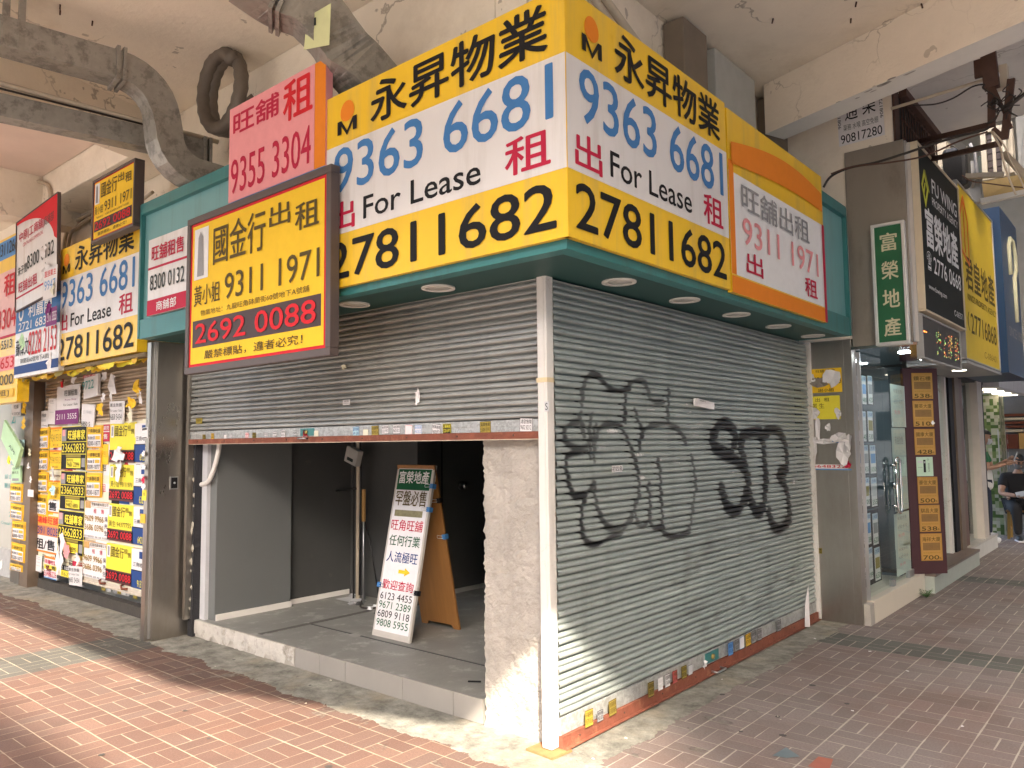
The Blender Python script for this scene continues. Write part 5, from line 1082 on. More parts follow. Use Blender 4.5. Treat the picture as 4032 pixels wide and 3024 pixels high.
for i, (nm, num, a, b_) in enumerate(CARDS):
    poster('price_card', 'amber price card reading %s, %s on the maroon pier' % (num, ORD[i]), 'card', ('D', (PA[0]+.004, PA[1]-.004), 45), a, b_, AMB, [(.05, .04, .95, .96, M('amber_card_light', (.47, .255, .06), .5)), (.1, .38, .9, .66, AMD)],
           [(nm, .5, .79, .84, .17, 'sepia', .015), (num, .46, .12, .74, .15, 'sepia', .06), ('萬', .89, .09, .09, .08, 'sepia', 0), ('實用面積約四百呎', .5, .29, .8, .06, 'bronze', 0), ('大埔墟/近火車站', .5, .925, .7, .04, 'bronze', 0)], 'amber price cards')
poster('price_card', 'painted reflection of the top amber price card, under the soffit at the maroon pier head', 'card', ('D', (PA[0]+.004, PA[1]-.004), 45), cD(798, -20), cD(1022, 66), AMB, [], [('鑽石樓', .5, .5, .8, .4, 'sepia', .01)], 'amber price cards')  # extra card drawn in place of the top card's reflection in the soffit
poster('notice', 'mint green licence notice between the amber price cards', 'notice', ('D', (PA[0]+.006, PA[1]-.006), 45), cD(848, 1105), cD(1038, 1312), M('mint_notice', (.50, .66, .50), .6), [(.42, .2, .56, .85, 'black'), (.08, .45, .36, .47, 'gray'), (.08, .7, .36, .8, 'ltgray')], [('開', .49, .72, .1, .1, 'paper', 0), ('◇', .7, .87, .14, .12, 'green', .02), ('辦公時間及假期', .74, .45, .5, .08, 'char', 0, R(90))])
scrap('small white torn corner on the second amber price card', ('D', (PA[0]+.01, PA[1]-.01), 45), cD(1025, 735), .035, 'paper')
# agency signs
(u0, z0), w, h = span(('L', 3.80), (1888, 493), (1958, 735))
sign('shop_sign', 'tall green sign with cream characters in a silver frame on the agency corner', 'sign', ('L', 3.80), u0, z0, w, h, .04, M('green_sign_sheet', (.02, .135, .055), .4, var=.06), [],
     [(c_, .52, .86-.245*i, .62, .155, M('cream_letters', (.62, .60, .40), .5), .03) for i, c_ in enumerate('富榮地產')], frame=M('silver_frame', (.70, .70, .68), .35, .4, var=.05), fw=.028)
FW_ = ('R', .99)
def fw_logo(t, w, h, y):
    mb = MB(); Y = M('logo_yellow', (.66, .68, .04), .5)
    P = lambda u, v: (u*w, y, v*h)
    o = [(.06, .77), (.135, .885), (.215, .77), (.135, .64)]; n = [(.093, .77), (.135, .835), (.182, .77), (.135, .695)]
    mb.add([P(*q) for q in o+n], [(i, (i+1) % 4, 4+(i+1) % 4, 4+i) for i in range(4)], Y)
    mb.quad([P(.135, .80), P(.155, .80), P(.115, .715), P(.10, .74)], Y); mb.quad([P(.15, .885), P(.158, .885), P(.238, .77), P(.23, .755)], Y); mb.build('logo', t)
sign('shop_sign', 'large black sign with white characters and yellow diamond emblem over the agency', 'sign', FW_, 3.93, 2.71, 1.64, 1.44, .06, M('black_sign_sheet', (.012, .016, .015), .6, var=.1, spec=.2), [],
     [('FU WING', .62, .825, .64, .095, 'white', .03), ('PROPERTY AGENCY', .62, .725, .66, .052, 'white', .02), ('富榮地產', .51, .525, .80, .25, 'white', .045), ('☎', .15, .315, .10, .115, 'white', .01), ('2776 0668', .60, .31, .70, .105, 'white', .035), ('www.fuwing.com', .32, .15, .42, .04, 'white', .015), ('C-063571', .84, .075, .24, .04, 'white', 0)],
     frame=M('cream_sign_frame', (.62, .53, .38), .5, var=.1), fw=.02, extra=fw_logo)
def dots(t, w, h, y):
    for nm, c_ in (('red', (1, .12, .05)), ('amber', (1, .62, .15)), ('green', (.45, .9, .25))):
        mb = MB(); rg = random.Random(nm)
        for i in range(42):
            k_ = rg.choice((.36, .42, .56, .68, .74, .88, .94)); u, v = (k_+rg.uniform(-.04, .04))*w, rg.uniform(.15, .8)*h
            if rg.random() < .2: u = rg.uniform(.02, .12)*w; v = .62*h
            d = .006; mb.quad([(u, y, v), (u+d*2.2, y, v), (u+d*2.2, y, v+d*1.6), (u, y, v+d*1.6)], EM('led_'+nm, c_, .2))
        mb.build('lit_dots', t)
sign('led_display', 'dark scrolling display with coloured dots under the black agency sign', 'display', ('R', .965), 3.90, 2.30, 1.50, .35, .04, M('led_mesh', (.045, .042, .04), .5, var=.2, scale=60), extra=dots, frame=M('grey_edge', (.35, .35, .34), .5), fw=.018)
def gw_logo(t, w, h, y):
    mb = MB(); O = M('logo_orange', (.72, .16, .01), .5)
    P = lambda u, v: (u*w, y, v*h)
    o = [(.05, .62), (.05, .83), (.14, .95), (.23, .83), (.23, .56)]
    for a, b_ in zip(o, o[1:]+o[:1]): mb.bar(P(*a), P(*b_), .035, .003, O, up=(0, 1, 0))
    mb.bar(P(.14, .92), P(.14, .62), .03, .003, O, up=(0, 1, 0)); mb.build('logo', t)
sign('shop_sign', 'large yellow sign with dark characters and red house emblem over the second shop', 'sign', ('R', .97), 5.66, 2.43, 2.0, 1.83, .25, M('yellow_shop_sheet', (.70, .50, .01), .45, var=.06), [],
     [('君皇地產', .53, .51, .84, .20, 'sepia', .03), ("KING'S PROPERTY AGENCY", .55, .365, .84, .04, 'sepia', .01), ('27716868', .56, .215, .76, .12, 'sepia', .03), ('(', .12, .22, .05, .11, 'sepia', .03), ('C-086401', .72, .06, .4, .04, 'bronze', 0)], frame=M('grey_edge', (.35, .35, .34), .5), fw=.02, extra=gw_logo)
mb = MB(); mb.box((.42, 5.63, 2.37), (.985, 7.66, 2.40), M('grey_soffit', (.38, .38, .37), .4, .3)); mb.disc((.75, 6.5, 2.362), (0, 0, 1), .07, .006, EM('warm_lamp', (1, .9, .7), .9)); tag(mb.build('sign_soffit'), 'grey soffit with one lit round lamp under the yellow sign', 'soffit')
def blue_logo(t, w, h, y):
    mb = MB(); q = [(.26*w, .62*h), (.26*w, .80*h), (.34*w, .86*h), (.46*w, .86*h), (.54*w, .78*h), (.54*w, .68*h), (.44*w, .62*h), (.44*w, .34*h)]
    mb.tube([(a, y-.01, b_) for a, b_ in q], .028, M('cream_letters', (.62, .6, .4), .5), 6); mb.build('raised_letter', t)
sign('shop_sign', 'deep blue sign box with one raised cream letter at the right edge', 'sign', ('R', 1.06), 7.70, 2.40, 1.75, 2.05, .55, M('deep_blue_sheet', (.012, .045, .115), .4, var=.06), [], [('SINCE 1988', .42, .26, .6, .06, 'gray', .01)], extra=blue_logo)
# ------------------------------------------------------------------ shops further right
sb = thing('second_shop', 'narrow glass shop front with pale frame and white plinth beyond the maroon pier', 'shop')
mb = MB(); mb.box((.32, 5.785, 0), (.55, 8.2, .17), M('grey_green_plinth', (.38, .42, .38), .5, var=.1)); mb.box((.0, 5.80, .1702), (.56, 8.2, .2), M('brown_stone_ledge', (.16, .12, .10), .5)); mb.build('plinth', sb)
mb = MB(); mb.box((.30, 8.22, 0), (.45, 10.2, .18), M('white_streaked_plinth', (.62, .62, .58), .6, var=.12)); mb.box((-.4, 8.22, .1802), (.46, 10.2, .21), M('pale_stone_ledge', (.5, .48, .44), .5)); mb.build('plinth', sb)
mb = MB(); mb.quad([(.35, 6.15, .2), (.35, 7.55, .2), (.35, 7.55, 2.4), (.35, 6.15, 2.4)], GLASS); mb.build('glass', sb); mb = MB(); mb.quad([(.35, 8.55, .21), (.35, 9.3, .21), (.35, 9.3, 2.4), (.35, 8.55, 2.4)], GLASS); mb.build('glass', sb)
mb = MB(); mb.box((.30, 7.56, .2), (.38, 7.66, 2.4), WHITEP); mb.build('post', sb)
mb = MB(); mb.box((.28, 7.70, .2), (.40, 7.92, 2.4), 'black'); mb.build('post', sb)
mb = MB(); mb.box((.30, 7.95, .2), (.42, 8.20, 2.4), M('brown_jamb', (.2, .15, .11), .5)); mb.build('post', sb)
mb = MB(); mb.box((.28, 8.26, .21), (.40, 8.5, 2.4), M('rust_brown_jamb', (.15, .085, .06), .5)); mb.build('post', sb)
mb = MB(); mb.box((.30, 9.32, .21), (.44, 9.66, 2.42), M('pale_frame', (.55, .50, .44), .5, var=.08)); mb.build('post', sb)
mb = MB(); mb.box((.28, 9.68, .21), (.42, 9.86, 2.42), 'black'); mb.build('post', sb)
mb = MB(); mb.box((-.9, 5.96, .1), (-.8, 9.8, 2.4), M('dim_olive_wall', (.11, .12, .10), .6)); mb.box((-.8, 9.87, .1), (.28, 9.95, 2.4), M('dim_olive_wall', (.1, .1, .1))); mb.build('inner_wall', sb)
mb = MB(); mb.box((-.9, 5.7, 2.402), (.419, 13., 2.45), 'dkgray'); mb.build('inner_ceiling', sb)
mb = MB(); mb.box((-.2, 6.2, .9), (.1, 7.6, .95), 'gray'); mb.box((-.25, 6.4, .25), (.2, 7.2, .88), 'dkgray'); mb.build('counter', sb)
# tiled pillar, doorway and notices beyond the second shop
def mosaic():
    m = bpy.data.materials.new('green_mosaic'); m.use_nodes = True; nt = m.node_tree; b = nt.nodes['Principled BSDF']
    tc = nt.nodes.new('ShaderNodeTexCoord'); mp = nt.nodes.new('ShaderNodeMapping'); mp.inputs['Scale'].default_value = (18, 18, 18); nlink(nt, tc.outputs['Object'], mp.inputs[0])
    fl = nt.nodes.new('ShaderNodeVectorMath'); fl.operation = 'FLOOR'; nlink(nt, mp.outputs[0], fl.inputs[0])
    w = nt.nodes.new('ShaderNodeTexWhiteNoise'); nlink(nt, fl.outputs[0], w.inputs[0]); r = nt.nodes.new('ShaderNodeValToRGB'); r.color_ramp.interpolation = 'CONSTANT'; nlink(nt, w.outputs[0], r.inputs[0])
    e = r.color_ramp.elements; e[0].color = (.07, .12, .03, 1); e[1].position = .2; e[1].color = (.30, .34, .19, 1)
    for p_, c_ in ((.35, (.46, .45, .33)), (.6, (.38, .36, .26)), (.8, (.15, .20, .06))): q = e.new(p_); q.color = (*c_, 1)
    nlink(nt, r.outputs[0], b.inputs['Base Color']); b.inputs['Roughness'].default_value = .3; return m
tp = thing('tiled_pillar', 'pillar faced with green and cream mosaic tiles behind the seated man', 'pillar', (0, 12.0, 0))
mb = MB(); mb.box((-.12, 0, 0), (.30, .5, 2.55), mosaic()); mb.build('pillar', tp)
mb = MB(); mb.box((-.9, .52, 0), (-.13, .6, 2.5), M('wood_grey_door', (.16, .135, .12), .5, var=.15, stretch=(6, 6, .6))); mb.build('door', tp)
bx = thing('doorway_wall', 'dim grey wall with pipes and wires beyond the tiled pillar', 'wall', (0, 13.4, 0))
mb = MB(); mb.box((.0, 0, 0), (1.05, .2, 2.9), M('dim_grey_wall', (.25, .245, .235), .7, var=.1, bump=.2)); mb.build('wall', bx)
FN = ('L', 12.6); cn = crop(3850, 1450, .48276)
poster('notice_board', 'white notice board with red and black print beyond the tiled pillar', 'notice', FN, cn(172, 462), cn(244, 806), 'paper', [], [('酒店', .6, .93, .5, .08, 'red', .02), ('SE', .4, .8, .5, .06, 'char', .03), ('溫水', .6, .68, .5, .06, 'char', 0), ('租精平', .5, .28, .8, .07, 'red', .02), ('WIFI', .5, .17, .6, .05, 'char', 0), ('電', .6, .08, .3, .07, 'char', 0)])
poster('notice_strip', 'narrow white and red strip right of the notice board', 'notice', FN, cn(236, 480), cn(258, 820), 'paper', [(.1, .7, .9, .95, 'red'), (.1, .4, .9, .6, 'red'), (.1, .05, .9, .2, 'pink')]); poster('notice_strip', 'long white strip taped down the tiled pillar', 'notice', ('L', 11.99), cn(160, 500), cn(192, 890), 'ltgray', curl=.02)
mb = MB(); p = pt(4032/K-22, 905, 1, 13.3)
for i in range(5): mb.box((.10+.02*i, 13.05, 2.0-.07*i), (.62-.03*i, 13.38, 2.045-.07*i), random.choice((CREAMPIPE, 'brown', 'ltgray')))
mb.box((.12, 13.0, 1.42), (.42, 13.38, 1.68), 'brown'); mb.box((.43, 13.0, 1.42), (.58, 13.38, 1.70), 'tan'); tag(mb.build('cable_tray'), 'bundle of pipes and small boxes on the dim grey wall', 'cables')
wb = thing('white_sign_box', 'white shop sign box with dark characters and lit underside beyond the blue sign', 'sign', (.62, 9.95, 2.36))
mb = MB(); mb.box((-.9, .0, 0), (.0, 3.2, .62), M('white_sign_sheet', (.72, .7, .69), .45)); mb.build('box', wb)
mb = MB()
for i in range(4): mb.disc((-.25, .5+i*.7, -.008), (0, 0, 1), .14, .006, EM('warm_lamp', (1, .9, .7), .9))
mb.build('lamp', wb)
l = MB().build('lettering', wb, loc=(.0, 0, 0), rotz=R(90)); write(l, [('粥麵茶餐廳', .5, .62, .8, .5, 'char', .04)], 3.2, .62, -.003)
# background beyond the arcade on the right: pale building and pale shop front far down the street
bk = thing('distant_block', 'pale distant building closing the street at the right edge', 'building', (0, 26, 0))
mb = MB(); mb.box((-2, 0, 0), (7, 4, 9), M('pale_far_wall', (.50, .50, .49), .7, var=.1)); mb.build('wall', bk)
for i in range(7):
    for j in range(4): mb = MB(); mb.box((-1.4+i*1.15, -.03, 1.6+j*1.7), (-.6+i*1.15, -.002, 2.6+j*1.7), M('far_window', (.08, .10, .11), .2)); mb.build('window', bk)
mb = MB(); mb.box((-.4, -.3, 1.0), (2.4, -.05, 2.2), M('pale_shop', (.45, .55, .6), .4)); mb.build('shop_front', bk)

# ------------------------------------------------------------------ clutter under the right-hand ceiling
yh = 3.4
def pp(x, y, yy=yh): return pt(x, y, 1, yy)
c8, ch = crop(3200, 0, .4823), crop(3600, 200, .42188)
hg = thing('steel_hanger', 'rust brown steel hanging frame with tangled wires above the black agency sign', 'steel frame')
yr = 4.6
for nm, a, b_, w, y0, y1 in (('post', ch(685, -20), ch(725, 350), .10, yh, yh), ('post', ch(722, 330), ch(722, 710), .05, yh, yh), ('post', ch(905, 265), ch(842, 825), .05, yh, yh), ('bracket', ch(590, 90), ch(600, 250), .05, yh, yh), ('rail', ch(-60, 875), ch(715, 690), .055, yr, yh), ('rail', ch(120, 1022), ch(785, 868), .055, yr, yh), ('brace', ch(740, 730), ch(835, 810), .045, yh, yh), ('brace', ch(735, 330), ch(905, 720), .035, yh, yh)):
    mb = MB(); mb.bar(pp(*a, y0), pp(*b_, y1), w, w*.7, BROWNST); mb.build(nm, hg)
mb = MB(); rg = random.Random(4)
for i in range(11):
    c_ = pp(*ch(rg.uniform(730, 850), rg.uniform(440, 590)), yh-.05); pts = [c_]
    for k_ in range(5): pts.append(pts[-1]+Vector((rg.uniform(-.055, .055), rg.uniform(-.03, .03), rg.uniform(-.055, .055))))
    mb.tube([Vector(q_) for q_ in smooth([tuple(p_) for p_ in pts])], .0045, CABLE, 5)
mb.build('wire_tangle', hg)
def wire(label, pxs, r, yy=3.35, m=CABLE, name='cable', f=c8):
    pts = [pp(*f(x, y), yy) for x, y in pxs]; pts = [Vector(q) for q in smooth([tuple(p) for p in pts])]
    mb = MB(); mb.tube(pts, r, m, 6); return tag(mb.build(name), label, 'cable')
wire('thick black cable sagging from the right pilaster to the steel hanger', [(88, 1530), (150, 1440), (300, 1370), (500, 1330), (700, 1270), (850, 1220), (1000, 1170), (1200, 1110), (1400, 1062), (1440, 1030)], .010)
wire('brown cable running along under the thick black cable', [(150, 1420), (320, 1362), (600, 1330), (850, 1290), (1000, 1240), (1200, 1150), (1430, 1075)], .007, 3.33, BROWNST)
wire('thin dark cable drooping below the pale conduit under the grey ceiling', [(820, 860), (1000, 850), (1150, 800), (1300, 710), (1400, 690), (1390, 720), (1480, 780), (1560, 880)], .006)
wire('black cable leaving the hanger towards the right edge', [(1560, 900), (1650, 830), (1725, 770), (1800, 720)], .013)
wire('pale rope like wire falling from the hanger past the louvre window', [(1455, 1070), (1530, 1200), (1560, 1330), (1600, 1450), (1660, 1590)], .008, 3.3, CREAMPIPE)
wire('second pale wire beside the rope like wire', [(1470, 1072), (1560, 1180), (1620, 1320), (1680, 1430), (1725, 1530)], .006, 3.28, CREAMPIPE)
wire('thin brown wire looping over the yellow and blue signs', [(1220, 1430), (1300, 1480), (1450, 1500), (1600, 1520), (1725, 1530)], .005, 3.3, BROWNST)
mb = MB(); mb.tube([pp(*c8(640, 888), 3.6), pp(*c8(1405, 652), 3.6)], .014, CREAMPIPE, 8); tag(mb.build('conduit'), 'old pale conduit crossing under the grey ceiling on the right', 'pipe')
mb = MB(); mb.tube([pp(*c8(1560, 1250), 4.2), pp(*c8(1725, 1425), 4.2), pp(*c8(1800, 1500), 4.2)], .03, CREAMPIPE, 10); tag(mb.build('conduit'), 'pale drain pipe running down past the louvre window', 'pipe')
lv = thing('louvre_window', 'cream framed louvre window with dark panes high behind the steel hanger', 'window')
yw = 6.4; a, b_ = pp(*c8(1415, 1095), yw), pp(*c8(1555, 1415), yw)
mb = MB(); t = .05; FRM = M('dusty_cream_frame', (.40, .36, .28), .6, var=.1)
mb.box((a.x-t, yw-.05, b_.z-t), (b_.x+t, yw+.05, b_.z), FRM); mb.box((a.x-t, yw-.05, a.z), (b_.x+t, yw+.05, a.z+t), FRM); mb.box((a.x-t, yw-.05, b_.z+.001), (a.x, yw+.05, a.z-.001), FRM); mb.box((b_.x, yw-.05, b_.z+.001), (b_.x+t, yw+.05, a.z-.001), FRM)
mb.box(((a.x+b_.x)/2-.015, yw-.03, b_.z+.001), ((a.x+b_.x)/2+.015, yw+.03, a.z-.001), FRM); mb.build('frame', lv)
for i in range(6): z = b_.z+(a.z-b_.z)*(i+.5)/6; mb = MB(); mb.box((a.x+.005, yw-.02, z-(a.z-b_.z)*.073), (b_.x-.005, yw+.02, z+(a.z-b_.z)*.073), M('dark_louvre', (.04, .025, .02), .5)); mb.build('louvre', lv)
bw = thing('service_bay', 'cluttered cream and grey boarded bay behind the agency signs under the ceiling', 'wall')
mb = MB(); mb.box((.3, 9.0, 2.5), (5.2, 9.25, 6.59), M('bay_board', (.20, .195, .18), .8, var=.15, bump=.2)); mb.build('back_board', bw)
GB = M('bay_grey_panel', (.24, .235, .22), .7, var=.15, bump=.15); CB = M('bay_cream_panel', (.36, .32, .255), .7, var=.15, bump=.15)
for (x0, y0), (x1, y1), m_, yy in ((c8(975, 1150), c8(1110, 1420), CB, 6.3), (c8(1225, 1280), c8(1262, 1500), CB, 6.0), (c8(1270, 1310), c8(1360, 1440), GB, 6.5), (c8(1362, 1280), c8(1402, 1420), 'char', 6.35), (c8(1575, 1010), c8(1660, 1400), CB, 6.5), (c8(1200, 1440), c8(1370, 1640), GB, 6.6), (c8(1390, 1492), c8(1760, 1555), M('yellowish_board', (.42, .30, .12), .6, var=.2), 5.9), (c8(1660, 900), c8(1760, 1400), GB, 7.0)):
    a, b_ = pp(x0, y0, yy), pp(x1, y1, yy); mb = MB(); mb.box((a.x, yy, b_.z), (b_.x, yy+.15, a.z), m_, .02); mb.build('board', bw)
mb = MB(); mb.bar(pp(*c8(1100, 1120), 5.7), pp(*c8(1245, 1225), 5.7), .10, .06, GB); mb.bar(pp(*c8(1375, 1645), 5.6), pp(*c8(1760, 1565), 5.6), .06, .05, WHITEPL); mb.bar(pp(*c8(1250, 1440), 5.8), pp(*c8(1560, 1425), 5.8), .05, .05, CB); mb.build('strut', bw)
ac = thing('vent_fan', 'black round backed ventilator between the boards above the black agency sign', 'fan', pp(*c8(1155, 1355), 5.9))
mb = MB(); mb.box((-.12, 0, -.22), (.12, .25, .22), BLACKP); mb.build('housing', ac, bevel=.05); mb = MB(); mb.tube([(.15, .05, .22), (.19, .05, .1), (.19, .05, -.1), (.15, .05, -.26)], .015, 'gray', 8); mb.build('pipe', ac)
gr = thing('window_grille', 'dark mesh window grille on the wall corner below the right beam', 'grille')
mb = MB(); yg = 4.2
mb.box((.8205, 4.08, 3.9), (.83, 5.48, 4.70), M('dark_opening', (.015, .013, .012), .8)); mb.build('opening', gr)
mb = MB()
for i in range(15): y = 4.1+i*.095; mb.tube([(.85, y, 3.9), (.85, y, 4.7)], .008, BROWNST, 5); 
for i in range(5): mb.tube([(.85, 4.08, 3.95+i*.17), (.85, 5.46, 3.95+i*.17)], .008, BROWNST, 5)
mb.box((.835, 4.08, 4.66), (.90, 5.48, 4.73), BROWNST); mb.build('bars', gr)
mb = MB()
for i in range(22): mb.box((.9, 9.3+i*.14, 3.02), (4.2, 9.37+i*.14, 3.06), 'gray'); mb.box((.9, 9.37+i*.14, 3.05), (4.2, 9.44+i*.14, 3.09), 'dkgray')
tag(mb.build('corrugated_awning'), 'dark corrugated metal awning at the right edge beyond the blue sign', 'awning')
sk = thing('junction_box', 'cream electrical junction box with round white hole beside the steel hanger', 'box', pp(*ch(770, 245), 3.45))
mb = MB(); mb.box((-.07, 0, -.09), (.07, .08, .09), CREAMPIPE); mb.build('case', sk, bevel=.008); mb = MB(); mb.ring((0, 0, 0), .02, .032, .02, 'white'); o = mb.build('knockout_ring', sk); o.rotation_euler.x = R(90); o.location = (-.01, -.002, .01)

# ------------------------------------------------------------------ ducts and pipes over the left pavement
def duct(label, path, w, h, name='air_duct', bands=()):
    """rectangular sheet metal duct along a path of points (centre line)"""
    t = thing(name, label, 'duct'); mb = MB(); pts = [Vector(p) for p in path]; rings = []
    for i, p in enumerate(pts):
        d = (pts[min(i+1, len(pts)-1)]-pts[max(i-1, 0)]).normalized(); sx = Vector((d.y, -d.x, 0))
        if sx.length < .05: sx = Vector((1, 0, 0))
        sx.normalize(); sz = sx.cross(d).normalized(); rings.append([p+sx*a*w/2+sz*b_*h/2 for a, b_ in ((-1, -1), (1, -1), (1, 1), (-1, 1))])
    vs = [q for r in rings for q in r]; fs = []
    for i in range(len(rings)-1):
        for k_ in range(4): fs.append((i*4+k_, i*4+(k_+1) % 4, i*4+4+(k_+1) % 4, i*4+4+k_))
    fs += [(3, 2, 1, 0), tuple(len(vs)-4+k_ for k_ in range(4))]; mb.add(vs, fs, GALV); mb.build('duct', t)
    for i in bands:
        d = (pts[min(i+1, len(pts)-1)]-pts[max(i-1, 0)]).normalized()
        for off in (-.022, .022):
            mb = MB(); r = [q+(q-pts[i]).normalized()*.032+d*off for q in rings[i]]; mb.add([q-d*.012 for q in r]+[q+d*.012 for q in r], [(3, 2, 1, 0), (4, 5, 6, 7)]+[(k_, (k_+1) % 4, 4+(k_+1) % 4, 4+k_) for k_ in range(4)], GALV); mb.build('flange', t)
    return t
A0, A1 = Vector((-3.27, -1.72, 4.3)), Vector((-3.16, -.97, 4.3)); dA = (A1-A0).normalized(); off = Vector((-.10, 0, .10))
pA = [A0+off-dA*1.6, A0+off, A1+off]; c_ = A1+off
for i in range(1, 8):
    a = i/7*1.45; pA.append(c_+dA*(.32*math.sin(a))+Vector((0, 0, -.32*(1-math.cos(a)))))
e_ = pA[-1]+Vector((0, .02, -.12)); pA.append(e_)
for i in range(1, 7):
    a = i/6*1.5; pA.append(e_+Vector((0, .26*(1-math.cos(a)), -.26*math.sin(a))))
pA.append(pA[-1]+Vector((0, .5, -.01)))
dt = duct('upper galvanised air duct bending down towards the shop fascia at left', pA, .20, .21, bands=(2,))
mb = MB()
for q in (A0+dA*.12, A0+dA*.03): mb.box((q.x-.02, q.y-.02, 4.3), (q.x-.015+.02, q.y+.02, ZC-.001), GALV)
mb.build('hanger_strap', dt)
B0, B1 = Vector((-3.77, -1.56, 4.0)), Vector((-3.59, -.61, 4.0)); dB = (B1-B0).normalized(); off = Vector((-.07, 0, .085))
pB = [B0+off-dB*1.6, B0+off, B1+off, B1+off+dB*.5]; duct('lower dark galvanised duct running under the upper one to the fascia', pB, .15, .17, bands=(3,))
mb = MB(); mb.tube([B0+Vector((-.05, 0, .26))-dB*1.6, B0+Vector((-.05, 0, .26)), B1+Vector((-.05, 0, .22)), B1+Vector((-.05, 0, .2))+dB*.6], .022, CREAMPIPE, 8)
mb.tube([B0+Vector((-.02, 0, .21))-dB*1.6, B0+Vector((-.02, 0, .21)), B1+Vector((-.02, 0, .185))+dB*.2], .008, CABLE, 6); tag(mb.build('conduit'), 'cream conduit with a thin cable lying along the lower duct', 'pipe')
# broad duct crossing above the pink sign
q = [pt(530, -60, 2, 4.45), pt(600, -10, 2, 4.40), pt(660, 18, 2, 4.33), pt(705, 60, 2, 4.22), pt(740, 110, 2, 4.08), pt(775, 150, 2, 3.98)]
q = [Vector(p) for p in q]; q += [q[-1]+Vector((.03, .28, -.16)), q[-1]+Vector((.04, .75, -.20))]; dc = duct('broad grey duct curving down behind the pink lease sign', [tuple(p) for p in smooth([tuple(p) for p in q])], .26, .30, bands=(6,))
mb = MB(); p = pt(690, 68, 1, -.62); mb.add([(p.x-.16, -.62, p.z-.06), (p.x+.10, -.62, p.z-.12), (p.x+.12, -.625, p.z+.13), (p.x-.13, -.62, p.z+.14)], [(0, 1, 2, 3)], M('pale_yellow_sheet', (.66, .68, .36), .6)); mb.add([(p.x-.10, -.624, p.z+.06), (p.x-.03, -.624, p.z+.05), (p.x-.03, -.624, p.z+.10), (p.x-.10, -.624, p.z+.11)], [(0, 1, 2, 3)], 'char')
tag(mb.build('pale_bill'), 'pale yellow bill hanging on the broad grey duct above the pink sign', 'bill')
fc_ = pt(470, 195, 1, -.25)
mb = MB(); rr = .27; cl = []
for i in range(70):
    a = i/69*2*math.pi*1.85+.6; cl.append(fc_+Vector((rr*math.cos(a)*(1-.05*i/69), .11*i/69, rr*1.1*math.sin(a))))
mb.tube(cl, [.052+.007*(i % 2) for i in range(70)], M('flexible_duct', (.15, .125, .10), .6, .2, var=.15, scale=20), 10)
mb.tube([cl[-1], cl[-1]+Vector((.02, .12, -.1)), cl[-1]+Vector((.02, .5, -.14))], .055, M('flexible_duct', (.15, .125, .10)), 10)
tag(mb.build('flexible_duct'), 'coil of dark ribbed flexible duct above the left end of the teal fascia', 'duct')
# pipes on the left wall
def pipe(label, pts, r, m=CREAMPIPE):
    mb = MB(); mb.tube([Vector(q_) for q_ in smooth([tuple(p) for p in pts])], r, m, 8); return tag(mb.build('conduit'), label, 'pipe')
yl = .24
pipe('cream conduit dropping behind the tilted banner at far left', [pt(-20, 376, 1, -.2), pt(60, 388, 1, -.2), pt(95, 396, 1, -.18), pt(107, 412, 1, -.18), pt(110, 470, 1, -.18)], .022)
pipe('cream conduit bending down left of the small gold sign', [pt(205, 455, 1, yl), pt(165, 478, 1, yl), pt(145, 500, 1, yl), pt(138, 540, 1, yl), pt(136, 600, 1, yl)], .024)
pipe('second cream conduit beside the bend left of the small gold sign', [pt(205, 465, 1, yl), pt(172, 486, 1, yl), pt(153, 505, 1, yl), pt(147, 545, 1, yl), pt(145, 600, 1, yl)], .02)
pipe('thin cream conduit on the wall right of the small gold sign', [pt(296, 440, 1, .05), pt(312, 428, 1, .05), pt(330, 415, 1, .05)], .016)
mb = MB(); a, b_ = pt(30, 560, 1, .27), pt(62, 660, 1, .27); mb.box((a.x-.8, .24, b_.z-.8), (b_.x, .285, a.z), M('dark_wood_frame', (.06, .05, .04), .6)); mb.box((a.x-.7, .225, b_.z-.75), (b_.x-.1, .239, a.z-.1), M('dim_window', (.10, .11, .09), .25)); tag(mb.build('window'), 'dim wooden window behind the tilted banner at far left', 'window')
# big cream service boxes over the right-hand fascia, as the soft shapes above the right sign suggest
for i, (x0, y0, x1, y1, m_, lb) in enumerate(((1440, -30, 1500, 300, M('brown_service_riser', (.20, .16, .12), .6), 'brown service riser above the right yellow sign'), (1515, -30, 1612, 330, M('grey_ac_casing', (.42, .43, .40), .5), 'grey casing beside the brown riser above the right yellow sign'), (1640, 120, 1690, 400, M('brown_service_riser', (.2, .16, .12)), 'narrow brown riser near the right pilaster'))):
    a, b_ = pt(x0, y0, 0, -.15), pt(x1, y1, 0, -.15); mb = MB(); mb.box((-.19, a.y, 3.63), (-.02-.03*i, b_.y, ZC-.03), m_); tag(mb.build('service_riser', bevel=.01), lb, 'service box')
pipe('twin cream pipes slanting along the wall above the right corner sign', [(-.12, .2, 4.72), (-.12, .9, 4.45), (-.12, 1.6, 4.2)], .03); pipe('second cream pipe slanting above the right corner sign', [(-.11, .05, 4.66), (-.11, .75, 4.38), (-.11, 1.5, 4.1)], .025)

